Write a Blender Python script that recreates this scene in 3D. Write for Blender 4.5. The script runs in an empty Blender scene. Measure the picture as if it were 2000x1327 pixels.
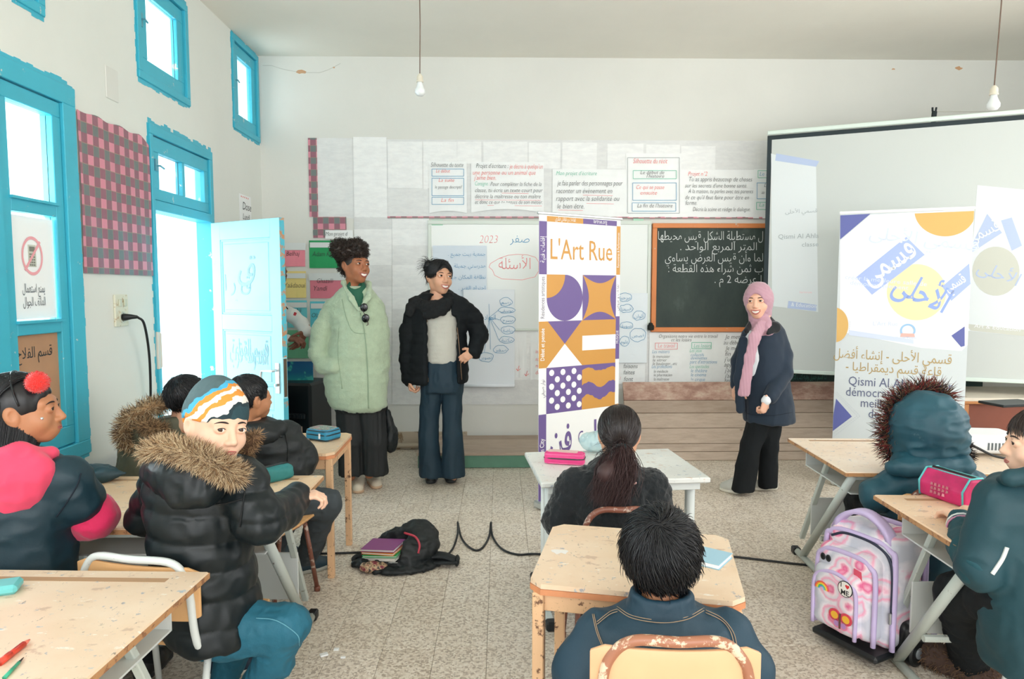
import bpy, bmesh, math, random
import numpy as np
from mathutils import Vector, Matrix, Euler
from mathutils.bvhtree import BVHTree
SC = bpy.context.scene
COL = SC.collection
random.seed(7); RNG = np.random.default_rng(7)
PI = math.pi

# ---------------------------------------------------------------- camera
CAMH = 1.45; FPX = 1333.333
PITCH = math.atan(98.5 / FPX); YAW = math.radians(1.0)
cam = bpy.data.cameras.new('camera'); cam.sensor_width = 36.0; cam.lens = 24.0
cam.clip_start = 0.05; cam.clip_end = 200
camo = bpy.data.objects.new('camera', cam); COL.objects.link(camo)
camo.location = (0, 0, CAMH); camo.rotation_euler = (PI/2 - PITCH, 0, -YAW)
SC.camera = camo
# ---------------------------------------------------------------- light
w = bpy.data.worlds.new('overcast_sky'); SC.world = w; w.use_nodes = True
bg = w.node_tree.nodes['Background']
bg.inputs[0].default_value = (0.955, 0.975, 1.0, 1); bg.inputs[1].default_value = 2.0
sun = bpy.data.lights.new('sun', 'SUN'); sun.energy = 0.35; sun.angle = math.radians(12); sun.color = (1, .96, .9)
suno = bpy.data.objects.new('sun', sun); COL.objects.link(suno); suno.rotation_euler = (math.radians(50), 0, math.radians(35))
def area(name, loc, target, sx, sy, e, col=(1, 1, 1)):
    l = bpy.data.lights.new(name, 'AREA'); l.shape = 'RECTANGLE'; l.size = sx; l.size_y = sy; l.energy = e; l.color = col
    o = bpy.data.objects.new(name, l); COL.objects.link(o); o.location = loc
    o.rotation_euler = (Vector(target) - Vector(loc)).to_track_quat('-Z', 'Y').to_euler(); return o
area('window_light_right', (4.75, 2.2, 2.0), (0, 3.6, 1.0), 3.4, 1.8, 32, (1, .985, .95))  # added fill light, out of view in front of the right wall opening
area('window_light_rear', (0.5, -2.9, 2.6), (0, 3, 0.2), 4.5, 2.0, 72, (1, .99, .97))  # added fill light behind the camera, no window stands there
area('window_light_left', (-2.55, 2.6, 1.5), (0.2, 3.6, 2.3), 1.6, 1.6, 75, (.9, .97, 1))
area('doorway_light', (-2.6, 4.6, 1.1), (-.6, 4.9, 1.8), .8, 1.9, 9, (.9, .97, 1))
area('upper_window_light', (-2.65, 5.0, 2.7), (-.4, 5.5, 3.6), 2.4, .7, 22, (.93, .98, 1))
SC.view_settings.view_transform = 'Standard'; SC.view_settings.look = 'None'
SC.view_settings.gamma = 1; SC.view_settings.use_curve_mapping = False
SC.view_settings.exposure = 0.50
SC.cycles.max_bounces = 8; SC.cycles.diffuse_bounces = 5; SC.cycles.use_denoising = True
SC.cycles.sample_clamp_indirect = 6

# ---------------------------------------------------------------- projection helpers (a pixel of the photo to a point at depth y)
_fw = Vector((math.sin(YAW)*math.cos(PITCH), math.cos(YAW)*math.cos(PITCH), -math.sin(PITCH)))
_rt = Vector((math.cos(YAW), -math.sin(YAW), 0)); _up = _rt.cross(_fw)
CAMP = Vector((0, 0, CAMH))
def ray(x, y): return _fw + _rt*((x-1000)/FPX) - _up*((y-663.5)/FPX)
def at(x, y, Y): d = ray(x, y); return CAMP + d*(Y/d.y)
def atz(x, y, z): d = ray(x, y); return CAMP + d*((z-CAMH)/d.z)
def atx(x, y, X): d = ray(x, y); return CAMP + d*(X/d.x)

# ---------------------------------------------------------------- materials
def lin(c):
    if isinstance(c, str):
        c = tuple(int(c[i:i+2], 16)/255 for i in (0, 2, 4))
    return tuple((v/12.92 if v <= .04045 else ((v+.055)/1.055)**2.4) for v in c) + (1.0,)
class NT:
    def __init__(s, name):
        s.m = bpy.data.materials.new(name); s.m.use_nodes = True
        s.t = s.m.node_tree; s.b = s.t.nodes['Principled BSDF']
    def n(s, typ, **kw):
        nd = s.t.nodes.new(typ)
        for k, v in kw.items():
            if k.startswith('_'): setattr(nd, k[1:], v)
            else: nd.inputs[k.replace('__', ' ')].default_value = v
        return nd
    def l(s, a, b): s.t.links.new(a, b)
    def coord(s, kind='Object', scale=(1, 1, 1)):
        if kind == 'World': o = s.n('ShaderNodeNewGeometry').outputs['Position']
        else: o = s.n('ShaderNodeTexCoord').outputs[kind]
        mp = s.n('ShaderNodeMapping'); mp.inputs['Scale'].default_value = scale; s.l(o, mp.inputs[0]); return mp.outputs[0]
    def noise(s, co, scale, detail=3, rough=.55):
        nd = s.n('ShaderNodeTexNoise', Scale=scale, Detail=detail, Roughness=rough); s.l(co, nd.inputs['Vector']); return nd.outputs['Fac']
    def ramp(s, fac, stops):
        r = s.n('ShaderNodeValToRGB'); e = r.color_ramp.elements
        while len(e) < len(stops): e.new(.5)
        for i, (p, c) in enumerate(stops):
            e[i].position = p; e[i].color = c if len(c) == 4 else (*c, 1)
        s.l(fac, r.inputs[0]); return r.outputs['Color']
    def mix(s, fac, a, b, mode='MIX'):
        m = s.n('ShaderNodeMix'); m.data_type = 'RGBA'; m.blend_type = mode
        for sock, v in ((m.inputs[0], fac), (m.inputs[6], a), (m.inputs[7], b)):
            if hasattr(v, 'is_linked') or hasattr(v, 'links'): s.l(v, sock)
            else: sock.default_value = v
        return m.outputs[2]
    def base(s, c):
        if isinstance(c, tuple): s.b.inputs['Base Color'].default_value = c
        else: s.l(c, s.b.inputs['Base Color'])
    def bump(s, h, strength=.3, dist=.01):
        b = s.n('ShaderNodeBump', Strength=strength, Distance=dist); s.l(h, b.inputs['Height']); s.l(b.outputs[0], s.b.inputs['Normal'])
_MC = {}
def M(name, col, rough=.6, metal=0, var=0, vs=6, bump=0, bs=60, sheen=0, spec=None, coord='Object', sss=0, stretch=(1, 1, 1)):
    if name in _MC: return _MC[name]
    t = NT(name); b = t.b; b.inputs['Roughness'].default_value = rough; b.inputs['Metallic'].default_value = metal
    c = lin(col)
    if var or bump: co = t.coord(coord, stretch)
    if var:
        f = t.noise(co, vs, 4)
        t.base(t.ramp(f, [(.3, tuple(v*(1-var) for v in c[:3])), (.7, tuple(min(1, v*(1+var)) for v in c[:3]))]))
    else: t.base(c)
    if bump: t.bump(t.noise(co, bs, 3), bump, .004)
    if sheen: b.inputs['Sheen Weight'].default_value = sheen
    if spec is not None: b.inputs['Specular IOR Level'].default_value = spec
    if sss:
        b.inputs['Subsurface Weight'].default_value = sss; b.inputs['Subsurface Scale'].default_value = .01
        b.inputs['Subsurface Radius'].default_value = (1, .35, .2)
    _MC[name] = t.m; return t.m
def worn(name, col, dirt, amount=.42, scale=14, rough=.5, dirt2=None, bump=.1):
    """painted surface with chipped patches showing another colour"""
    if name in _MC: return _MC[name]
    t = NT(name); co = t.coord('World'); t.b.inputs['Roughness'].default_value = rough
    a = t.noise(co, scale, 8, .7); m = t.ramp(a, [(amount-.02, (1, 1, 1)), (amount+.02, (0, 0, 0))])
    c = lin(col); base = t.ramp(t.noise(co, 3, 3), [(.3, tuple(v*.93 for v in c[:3])), (.7, tuple(min(1, v*1.04) for v in c[:3]))])
    o = t.mix(m, base, lin(dirt))
    if dirt2:
        a2 = t.noise(co, scale*2.3, 6, .7); m2 = t.ramp(a2, [(amount-.07, (1, 1, 1)), (amount-.04, (0, 0, 0))]); o = t.mix(m2, o, lin(dirt2))
    t.base(o); t.bump(m, bump, .002); _MC[name] = t.m; return t.m
def desk_top(name, col, col2):
    """pale worn board with pen, paint and glue smudges"""
    if name in _MC: return _MC[name]
    t = NT(name); co = t.coord('World'); t.b.inputs['Roughness'].default_value = .38
    o = t.ramp(t.noise(co, 4, 5, .6), [(.3, lin(col2)), (.65, lin(col))])
    for sc, th, c, st in ((17, .635, 'F6F2EA', (1, 2.2, 1)), (31, .635, '8794A6', (1, 1, 1)), (43, .645, '5E5C5A', (2, 1, 1)), (23, .65, '86AFC8', (1, 2, 1)), (13, .62, 'C4A78E', (1, 1.7, 1))):
        c2 = t.coord('World', st); m = t.ramp(t.noise(c2, sc, 5, .65), [(th, (0, 0, 0)), (th+.05, (.75, .75, .75))]); o = t.mix(m, o, lin(c))
    t.base(o); t.bump(t.noise(co, 60, 4), .06, .002); _MC[name] = t.m; return t.m

# ---------------------------------------------------------------- mesh builder
class MB:
    def __init__(s): s.v = []; s.f = []; s.mi = []
    def add(s, v, f, m=0):
        o = len(s.v); s.v += [tuple(p) for p in v]; s.f += [tuple(i+o for i in q) for q in f]; s.mi += [m]*len(f); return s
    def box(s, c, d, R=None, ch=0, m=0):
        """centre, full size, rotation matrix; ch: chamfered edge"""
        hx, hy, hz = d[0]/2, d[1]/2, d[2]/2
        if ch:
            ch = min(ch, hx*.9, hy*.9, hz*.9); V = []; F = []
            idx = {}
            for sx in (-1, 1):
                for sy in (-1, 1):
                    for sz in (-1, 1):
                        for ax in range(3):
                            p = [sx*hx, sy*hy, sz*hz]
                            for a in range(3):
                                if a != ax: p[a] -= (sx, sy, sz)[a]*ch
                            idx[sx, sy, sz, ax] = len(V); V.append(Vector(p))
            for ax in range(3):
                a, b = [i for i in range(3) if i != ax]
                for sg in (-1, 1):
                    q = []
                    for (u, v_) in ((-1, -1), (1, -1), (1, 1), (-1, 1)):
                        k = [0, 0, 0]; k[ax] = sg; k[a] = u; k[b] = v_; q.append(idx[(*k, ax)])
                    flip = (sg == 1) == (ax == 1)
                    F.append(tuple(reversed(q)) if flip else tuple(q))
            for ax in range(3):   # edges running along ax
                a, b = [i for i in range(3) if i != ax]
                for u in (-1, 1):
                    for v_ in (-1, 1):
                        k0 = [0, 0, 0]; k0[ax] = -1; k0[a] = u; k0[b] = v_; k1 = list(k0); k1[ax] = 1
                        F.append((idx[(*k0, a)], idx[(*k1, a)], idx[(*k1, b)], idx[(*k0, b)]))
            for sx in (-1, 1):
                for sy in (-1, 1):
                    for sz in (-1, 1): F.append(tuple(idx[sx, sy, sz, i] for i in range(3)))
        else:
            V = [Vector((x, y, z)) for x in (-hx, hx) for y in (-hy, hy) for z in (-hz, hz)]
            F = [(0, 1, 3, 2), (4, 6, 7, 5), (0, 4, 5, 1), (2, 3, 7, 6), (0, 2, 6, 4), (1, 5, 7, 3)]
        c = Vector(c)
        V = [(R @ p if R is not None else p) + c for p in V]
        return s.add(V, F, m)
    def bx(s, x0, x1, y0, y1, z0, z1, ch=0, m=0):
        return s.box(((x0+x1)/2, (y0+y1)/2, (z0+z1)/2), (x1-x0, y1-y0, z1-z0), None, ch, m)
    def beam(s, a, b, wx, wy, ch=0, m=0, upv=(0, 0, 1)):
        """rectangular bar from a to b"""
        a = Vector(a); b = Vector(b); d = b-a; L = d.length; z = d.normalized(); u = Vector(upv)
        if abs(z.dot(u)) > .95: u = Vector((0, 1, 0))
        x = u.cross(z).normalized(); y = z.cross(x)
        R = Matrix((x, y, z)).transposed(); return s.box((a+b)/2, (wx, wy, L), R, ch, m)
    def tube(s, pts, r, n=10, cap=True, m=0, closed=False):
        pts = [Vector(p) for p in pts]; N = len(pts); rs = r if isinstance(r, (list, tuple)) else [r]*N
        V = []; F = []; prev = None
        for i, p in enumerate(pts):
            if closed: t = (pts[(i+1) % N]-pts[i-1])
            else: t = (pts[min(i+1, N-1)]-pts[max(i-1, 0)])
            t.normalize()
            if prev is None:
                a = Vector((0, 0, 1)) if abs(t.z) < .9 else Vector((1, 0, 0)); x = a.cross(t).normalized()
            else:
                x = prev - t*prev.dot(t)
                if x.length < 1e-5: x = Vector((1, 0, 0)).cross(t)
                x.normalize()
            prev = x; y = t.cross(x)
            for k in range(n):
                a = 2*PI*k/n; V.append(p + (x*math.cos(a)+y*math.sin(a))*rs[i])
        R = N if closed else N-1
        for i in range(R):
            j = (i+1) % N
            for k in range(n): F.append((i*n+k, i*n+(k+1) % n, j*n+(k+1) % n, j*n+k))
        if cap and not closed: F.append(tuple(range(n))[::-1]); F.append(tuple((N-1)*n+k for k in range(n)))
        return s.add(V, F, m)
    def lathe(s, c, prof, n=20, axis=None, m=0):
        """prof: (radius, height) list"""
        c = Vector(c); V = []; F = []; Q = axis if axis is not None else Matrix.Identity(3)
        for r, h in prof:
            for k in range(n): a = 2*PI*k/n; V.append(Q @ Vector((r*math.cos(a), r*math.sin(a), h)) + c)
        for i in range(len(prof)-1):
            for k in range(n): F.append((i*n+k, i*n+(k+1) % n, (i+1)*n+(k+1) % n, (i+1)*n+k))
        if prof[0][0] > 1e-5: F.append(tuple(range(n))[::-1])
        if prof[-1][0] > 1e-5: F.append(tuple((len(prof)-1)*n+k for k in range(n)))
        return s.add(V, F, m)
    def ball(s, c, r, n=14, R=None, m=0):
        c = Vector(c); r = r if isinstance(r, (tuple, list)) else (r, r, r); V = []; F = []; k = n//2
        for i in range(k+1):
            th = PI*i/k
            for j in range(n):
                a = 2*PI*j/n; p = Vector((r[0]*math.sin(th)*math.cos(a), r[1]*math.sin(th)*math.sin(a), r[2]*math.cos(th)))
                V.append((R @ p if R is not None else p)+c)
        for i in range(k):
            for j in range(n): F.append((i*n+j, (i+1)*n+j, (i+1)*n+(j+1) % n, i*n+(j+1) % n))
        return s.add(V, F, m)
    def prism(s, poly, t, O, X, Y, m=0, z0=0):
        """2D polygon in the plane O + x*X + y*Y, extruded t along X x Y, starting z0 above"""
        O = Vector(O); X = Vector(X); Y = Vector(Y); N = X.cross(Y).normalized(); n = len(poly)
        V = [O+X*p[0]+Y*p[1]+N*z0 for p in poly]+[O+X*p[0]+Y*p[1]+N*(z0+t) for p in poly]
        F = [tuple(range(n))[::-1], tuple(range(n, 2*n))]+[(i, (i+1) % n, (i+1) % n+n, i+n) for i in range(n)]
        return s.add(V, F, m)
    def grid(s, fn, nu, nv, m=0, th=0):
        """surface fn(u,v)->Vector"""
        V = [fn(i/nu, j/nv) for i in range(nu+1) for j in range(nv+1)]; q = lambda i, j: i*(nv+1)+j
        F = [(q(i, j), q(i+1, j), q(i+1, j+1), q(i, j+1)) for i in range(nu) for j in range(nv)]
        return s.add(V, F, m)

def setp(o, label=None, cat=None, group=None, kind=None):
    for k, v in (('label', label), ('category', cat), ('group', group), ('kind', kind)):
        if v: o[k] = v
    return o
def mesh_of(name, V, F, mats, smooth=False, mi=None):
    me = bpy.data.meshes.new(name)
    me.from_pydata([tuple(p) for p in V], [], F)
    for m in (mats if isinstance(mats, (list, tuple)) else [mats]): me.materials.append(m)
    if mi and max(mi) > 0: me.polygons.foreach_set('material_index', mi)
    if smooth: me.polygons.foreach_set('use_smooth', [True]*len(me.polygons))
    return me
def fast_mesh(name, V, Q, mat, smooth=True):
    """V (n,3) array, Q (m,k) index array"""
    me = bpy.data.meshes.new(name); V = np.asarray(V, np.float32); Q = np.asarray(Q, np.int32); k = Q.shape[1]
    me.vertices.add(len(V)); me.vertices.foreach_set('co', V.ravel())
    me.loops.add(Q.size); me.loops.foreach_set('vertex_index', Q.ravel())
    me.polygons.add(len(Q)); me.polygons.foreach_set('loop_start', np.arange(0, Q.size, k, dtype=np.int32))
    if smooth: me.polygons.foreach_set('use_smooth', np.ones(len(Q), bool))
    for m in (mat if isinstance(mat, (list, tuple)) else [mat]): me.materials.append(m)
    me.update(calc_edges=True); return me
def worldmat(o):
    m = Matrix.Translation(o.location) @ o.rotation_euler.to_matrix().to_4x4()
    return worldmat(o.parent) @ m if o.parent else m
def link(name, me, parent=None, loc=None):
    o = bpy.data.objects.new(name, me); COL.objects.link(o)
    if parent: o.parent = parent
    if loc is not None: o.location = loc
    return o
def empty(name, loc, label, cat, group=None, rz=0, rot=None):
    o = bpy.data.objects.new(name, None); COL.objects.link(o); o.location = loc
    o.rotation_euler = rot if rot else (0, 0, rz); o.empty_display_size = .1
    return setp(o, label, cat, group)
def part(name, mb, mats, parent=None, world=False, smooth=False, label=None, kind=None):
    """one mesh object from an MB; world=True: the MB is in world coordinates"""
    V = mb.v
    if world and parent is not None:
        inv = worldmat(parent).inverted(); V = [inv @ Vector(p) for p in V]
    o = link(name, mesh_of(name, V, mb.f, mats, smooth, mb.mi), parent); setp(o, label, kind=kind); return o
def solo(name, mb, mats, label=None, cat=None, group=None, smooth=False, kind=None):
    """top-level thing that is one mesh, origin at the middle of its base"""
    a = np.array([tuple(p) for p in mb.v]); lo = a.min(0); hi = a.max(0); c = np.array([(lo[0]+hi[0])/2, (lo[1]+hi[1])/2, lo[2]])
    o = link(name, mesh_of(name, a-c, mb.f, mats, smooth, mb.mi), None, tuple(c)); return setp(o, label, cat, group, kind)
def copy_tree(o, parent=None):
    c = o.copy(); COL.objects.link(c)
    if parent is not None: c.parent = parent
    for ch in list(o.children): copy_tree(ch, c)
    return c
def pieces(name, mb, mats, parent, world=True, label=None, smooth=False):
    """each connected island of the builder becomes a part of its own"""
    n = len(mb.v); pr = list(range(n))
    def find(a):
        while pr[a] != a: pr[a] = pr[pr[a]]; a = pr[a]
        return a
    for f in mb.f:
        for i in f[1:]: pr[find(i)] = find(f[0])
    gr = {}
    for f, m in zip(mb.f, mb.mi): gr.setdefault(find(f[0]), []).append((f, m))
    for fs in gr.values():
        ids = sorted({i for f, _ in fs for i in f}); mp = {i: k for k, i in enumerate(ids)}; b = MB(); b.v = [mb.v[i] for i in ids]; b.f = [tuple(mp[i] for i in f) for f, _ in fs]; b.mi = [m for _, m in fs]
        part(name, b, mats, parent, world, smooth, label)
def bevel(o, wdt=.004, seg=2):
    m = o.modifiers.new('edge', 'BEVEL'); m.width = wdt; m.segments = seg; m.limit_method = 'ANGLE'; return o

# ---------------------------------------------------------------- lettering
_AR = {}
def _ar():
    c = 0xFE80
    for ch, n in (('ء', 1), ('آ', 2), ('أ', 2), ('ؤ', 2), ('إ', 2), ('ئ', 4), ('ا', 2), ('ب', 4), ('ة', 2), ('ت', 4), ('ث', 4), ('ج', 4), ('ح', 4), ('خ', 4),
                  ('د', 2), ('ذ', 2), ('ر', 2), ('ز', 2), ('س', 4), ('ش', 4), ('ص', 4), ('ض', 4), ('ط', 4), ('ظ', 4), ('ع', 4), ('غ', 4), ('ف', 4), ('ق', 4),
                  ('ك', 4), ('ل', 4), ('م', 4), ('ن', 4), ('ه', 4), ('و', 2), ('ى', 2), ('ي', 4)):
        _AR[ch] = (c, n); c += n
_ar()
def arabic(s):
    """contextual shapes, in visual left-to-right order"""
    s = s.replace('لا', '\u0001').replace('لأ', '\u0002').replace('لإ', '\u0003')
    LA = {'\u0001': 0xFEFB, '\u0002': 0xFEF7, '\u0003': 0xFEF9}
    out = []; n = len(s)
    joins_next = lambda ch: (ch in _AR and _AR[ch][1] == 4)
    joins_prev = lambda ch: (ch in _AR and _AR[ch][1] >= 2) or ch in LA
    for i, ch in enumerate(s):
        p = i > 0 and joins_next(s[i-1]); nx = i < n-1 and joins_prev(s[i+1])
        if ch in LA: out.append(chr(LA[ch]+(1 if p else 0)))
        elif ch in _AR:
            c, k = _AR[ch]
            if k == 1: out.append(chr(c))
            elif k == 2: out.append(chr(c+(1 if p else 0)))
            elif not p and not nx: out.append(ch)
            else: out.append(chr(c+(3 if p and nx else 1 if p else 2)))
        else: out.append(ch)
    return ''.join(reversed(out))
_TO = None
def text_geo(s, size=1, shear=0, bold=0, align='LEFT'):
    cu = bpy.data.curves.new('t', 'FONT'); cu.body = s; cu.size = size; cu.shear = shear; cu.offset = bold*size
    cu.align_x = align; cu.resolution_u = 2; o = bpy.data.objects.new('t', cu); me = o.to_mesh()
    V = [v.co.copy() for v in me.vertices]; F = [tuple(p.vertices) for p in me.polygons]
    o.to_mesh_clear(); bpy.data.objects.remove(o); bpy.data.curves.remove(cu); return V, F
def text(mb, s, size, O, X, Y, m=0, lift=.001, shear=0, bold=0, align='LEFT', fit=None, ar=False, rot=0):
    """flat lettering on the plane through O spanned by X (reading direction) and Y (up)"""
    if ar: s = arabic(s)
    V, F = text_geo(s, size, shear, bold, align)
    if not V: return mb
    if fit:
        xs = [v.x for v in V]; k = fit/(max(xs)-min(xs)); x0 = min(xs)
        x00 = {'LEFT': 0, 'CENTER': -fit/2, 'RIGHT': -fit}[align]
        for v in V: v.x = x00+(v.x-x0)*k
    O = Vector(O); X = Vector(X).normalized(); Y = Vector(Y).normalized(); N = X.cross(Y)
    if rot:
        c, s_ = math.cos(rot), math.sin(rot); X, Y = X*c+Y*s_, Y*c-X*s_
    return mb.add([O+X*v.x+Y*v.y+N*lift for v in V], F, m)
# ---------------------------------------------------------------- implicit bodies: fields, surface extraction
def smin(a, b, k):
    if k <= 0: return np.minimum(a, b)
    h = np.maximum(k-np.abs(a-b), 0)/k; return np.minimum(a, b)-h*h*k*.25
def smax(a, b, k): return -smin(-a, -b, k)
def A3(p): return np.array(tuple(p), float)
def rc(a, b, ra, rb, sq=None):
    """tapered limb; sq=(axis vector, factor) flattens it along an axis"""
    a = A3(a); b = A3(b)
    def f(x, y, z):
        px, py, pz = x-a[0], y-a[1], z-a[2]; d = b-a
        L = max(d@d, 1e-12); t = np.clip((px*d[0]+py*d[1]+pz*d[2])/L, 0, 1)
        qx, qy, qz = px-t*d[0], py-t*d[1], pz-t*d[2]
        if sq is not None:
            n = A3(sq[0]); n = n/np.linalg.norm(n); k = (1/sq[1]-1); dn = qx*n[0]+qy*n[1]+qz*n[2]
            qx, qy, qz = qx+dn*k*n[0], qy+dn*k*n[1], qz+dn*k*n[2]
            return (np.sqrt(qx*qx+qy*qy+qz*qz)-(ra+t*(rb-ra)))*(.5+.5*sq[1])
        return np.sqrt(qx*qx+qy*qy+qz*qz)-(ra+t*(rb-ra))
    r = max(ra, rb); return f, np.minimum(a, b)-r, np.maximum(a, b)+r
def el(c, r, R=None):
    c = A3(c); r = A3(r); Rm = np.array(R) if R is not None else None
    def f(x, y, z):
        px, py, pz = x-c[0], y-c[1], z-c[2]
        if Rm is not None: px, py, pz = (px*Rm[0, 0]+py*Rm[1, 0]+pz*Rm[2, 0], px*Rm[0, 1]+py*Rm[1, 1]+pz*Rm[2, 1], px*Rm[0, 2]+py*Rm[1, 2]+pz*Rm[2, 2])
        k0 = np.sqrt((px/r[0])**2+(py/r[1])**2+(pz/r[2])**2); k1 = np.sqrt((px/r[0]**2)**2+(py/r[1]**2)**2+(pz/r[2]**2)**2)
        return k0*(k0-1)/np.maximum(k1, 1e-9)
    m = r.max() if Rm is not None else r; return f, c-m, c+m
def vl(secs, yaw=0, cap=.01):
    """upright loft: rows (z, cx, cy, rx, ry), turned by yaw"""
    S = np.array(sorted(secs), float); cs, sn = math.cos(yaw), math.sin(yaw)
    def f(x, y, z):
        zz = z[0, 0, :] if z.ndim == 3 else z
        g = [np.interp(zz, S[:, 0], S[:, i]) for i in range(1, 5)]
        px, py = x-g[0], y-g[1]; u = px*cs+py*sn; v = -px*sn+py*cs
        q = np.sqrt((u/g[2])**2+(v/g[3])**2); q2 = np.sqrt((u/g[2]**2)**2+(v/g[3]**2)**2)
        d = q*(q-1)/np.maximum(q2, 1e-6)
        return smax(d, np.maximum(S[0, 0]-z, z-S[-1, 0]), cap)
    m = max(S[:, 3].max(), S[:, 4].max())
    return f, np.array([S[:, 1].min()-m, S[:, 2].min()-m, S[0, 0]]), np.array([S[:, 1].max()+m, S[:, 2].max()+m, S[-1, 0]])
def rbx(c, h, R=None, rad=.01):
    c = A3(c); h = A3(h); Rm = np.array(R) if R is not None else None
    def f(x, y, z):
        px, py, pz = x-c[0], y-c[1], z-c[2]
        if Rm is not None: px, py, pz = (px*Rm[0, 0]+py*Rm[1, 0]+pz*Rm[2, 0], px*Rm[0, 1]+py*Rm[1, 1]+pz*Rm[2, 1], px*Rm[0, 2]+py*Rm[1, 2]+pz*Rm[2, 2])
        qx, qy, qz = np.abs(px)-h[0]+rad, np.abs(py)-h[1]+rad, np.abs(pz)-h[2]+rad
        return np.sqrt(np.maximum(qx, 0)**2+np.maximum(qy, 0)**2+np.maximum(qz, 0)**2)+np.minimum(np.maximum(qx, np.maximum(qy, qz)), 0)-rad
    m = np.linalg.norm(h) if Rm is not None else h; return f, c-m, c+m
def half(n, d):
    """everything with n.p > d"""
    n = A3(n); n = n/np.linalg.norm(n)
    return (lambda x, y, z: d-(x*n[0]+y*n[1]+z*n[2])), None, None
def chain(pts, rad, k=None):
    return [('u', rc(pts[i], pts[i+1], rad[i], rad[i+1]), (.02 if k is None else k)) for i in range(len(pts)-1)]
def field(ops, h):
    lo = np.min([p[1][1] for p in ops if p[0] == 'u'], 0)-3*h-.02; hi = np.max([p[1][2] for p in ops if p[0] == 'u'], 0)+3*h+.02
    n = np.ceil((hi-lo)/h).astype(int)+1; ax = [lo[i]+h*np.arange(n[i]) for i in range(3)]
    f = np.full(n, 1.0, np.float32)
    for op, (fn, l, u), k in ops:
        if l is None: sl = [slice(0, n[i]) for i in range(3)]
        else:
            pad = k+2.5*h
            sl = [slice(max(0, int((l[i]-pad-lo[i])/h)), min(n[i], int((u[i]+pad-lo[i])/h)+2)) for i in range(3)]
        if any(s.stop <= s.start for s in sl): continue
        x = ax[0][sl[0]][:, None, None]; y = ax[1][sl[1]][None, :, None]; z = ax[2][sl[2]][None, None, :]
        d = fn(x, y, z); t = tuple(sl); c = f[t]
        if op == 'u': f[t] = smin(c, d, k)
        elif op == 's': f[t] = smax(c, -d, k)
        elif op == 'i': f[t] = smax(c, d, k)
    return f, lo
def nets(f, lo, h):
    ins = f < 0; nx, ny, nz = f.shape
    c = ins[:-1, :-1, :-1].astype(np.int8)
    cnt = sum(ins[i:nx-1+i, j:ny-1+j, k:nz-1+k].astype(np.int8) for i in (0, 1) for j in (0, 1) for k in (0, 1))
    act = (cnt > 0) & (cnt < 8); I, J, K = np.nonzero(act)
    idm = np.full(act.shape, -1, np.int64); idm[I, J, K] = np.arange(len(I))
    acc = np.zeros((len(I), 3)); num = np.zeros(len(I))
    for a in range(3):
        o = [b for b in range(3) if b != a]
        for u in (0, 1):
            for v in (0, 1):
                d0 = [0, 0, 0]; d0[o[0]] = u; d0[o[1]] = v; d1 = list(d0); d1[a] = 1
                f0 = f[I+d0[0], J+d0[1], K+d0[2]]; f1 = f[I+d1[0], J+d1[1], K+d1[2]]
                m = (f0 < 0) != (f1 < 0); t = np.where(m, f0/np.where(m, f0-f1, 1), 0)
                for b in range(3): acc[:, b] += m*(d0[b]+(t if b == a else 0))
                num += m
    V = (np.stack([I, J, K], 1)+acc/num[:, None])*h+lo
    Q = []
    for a in range(3):
        o = [b for b in range(3) if b != a]; s0 = [slice(None)]*3; s1 = [slice(None)]*3
        s0[a] = slice(0, -1); s1[a] = slice(1, None); A = ins[tuple(s0)]; B = ins[tuple(s1)]
        for sg, mk in ((0, A & ~B), (1, ~A & B)):
            P = np.stack(np.nonzero(mk), 1); P = P[(P[:, o[0]] > 0) & (P[:, o[1]] > 0)]
            q = []
            for u, v in ((1, 1), (0, 1), (0, 0), (1, 0)):
                R = P.copy(); R[:, o[0]] -= u; R[:, o[1]] -= v
                R = np.minimum(R, np.array(act.shape)-1); q.append(idm[R[:, 0], R[:, 1], R[:, 2]])
            q = np.stack(q, 1); q = q[(q >= 0).all(1)]
            if (sg == 1) != (a == 1): q = q[:, ::-1]
            Q.append(q)
    return V, np.concatenate(Q)
def vnormals(V, Q):
    n = np.cross(V[Q[:, 2]]-V[Q[:, 0]], V[Q[:, 3]]-V[Q[:, 1]]); N = np.zeros_like(V)
    for i in range(4): np.add.at(N, Q[:, i], n)
    return N/np.maximum(np.linalg.norm(N, axis=1, keepdims=True), 1e-12)
def _h(i, j, k, s):
    v = (i*374761393+j*668265263+k*2147483647+s*1274126177) & 0xffffffff
    v = ((v ^ (v >> 13))*1274126177) & 0xffffffff; return ((v ^ (v >> 16)) & 0xffff)/65535.0
def vnoise(P, scale, seed=0):
    P = P*np.asarray(scale)+91.7; i = np.floor(P).astype(np.int64); f = P-i; f = f*f*(3-2*f); r = 0
    for a in (0, 1):
        for b in (0, 1):
            for c in (0, 1):
                w_ = (f[:, 0] if a else 1-f[:, 0])*(f[:, 1] if b else 1-f[:, 1])*(f[:, 2] if c else 1-f[:, 2])
                r = r+w_*_h(i[:, 0]+a, i[:, 1]+b, i[:, 2]+c, seed)
    return r*2-1
def smooth_mesh(V, Q, it=1, lam=.5):
    for _ in range(it):
        S = np.zeros_like(V); n = np.zeros(len(V))
        for i in range(4):
            np.add.at(S, Q[:, i], V[Q[:, (i+1) % 4]]+V[Q[:, (i+3) % 4]]); np.add.at(n, Q[:, i], 2)
        V = V+(S/np.maximum(n, 1)[:, None]-V)*lam
    return V
def sdf(ops, h, disp=None, sm=1):
    f, lo = field(ops, h); V, Q = nets(f, lo, h)
    if sm: V = smooth_mesh(V, Q, sm)
    if disp is not None:
        N = vnormals(V, Q); V = V+N*disp(V, N)[:, None]
    return V, Q
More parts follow.
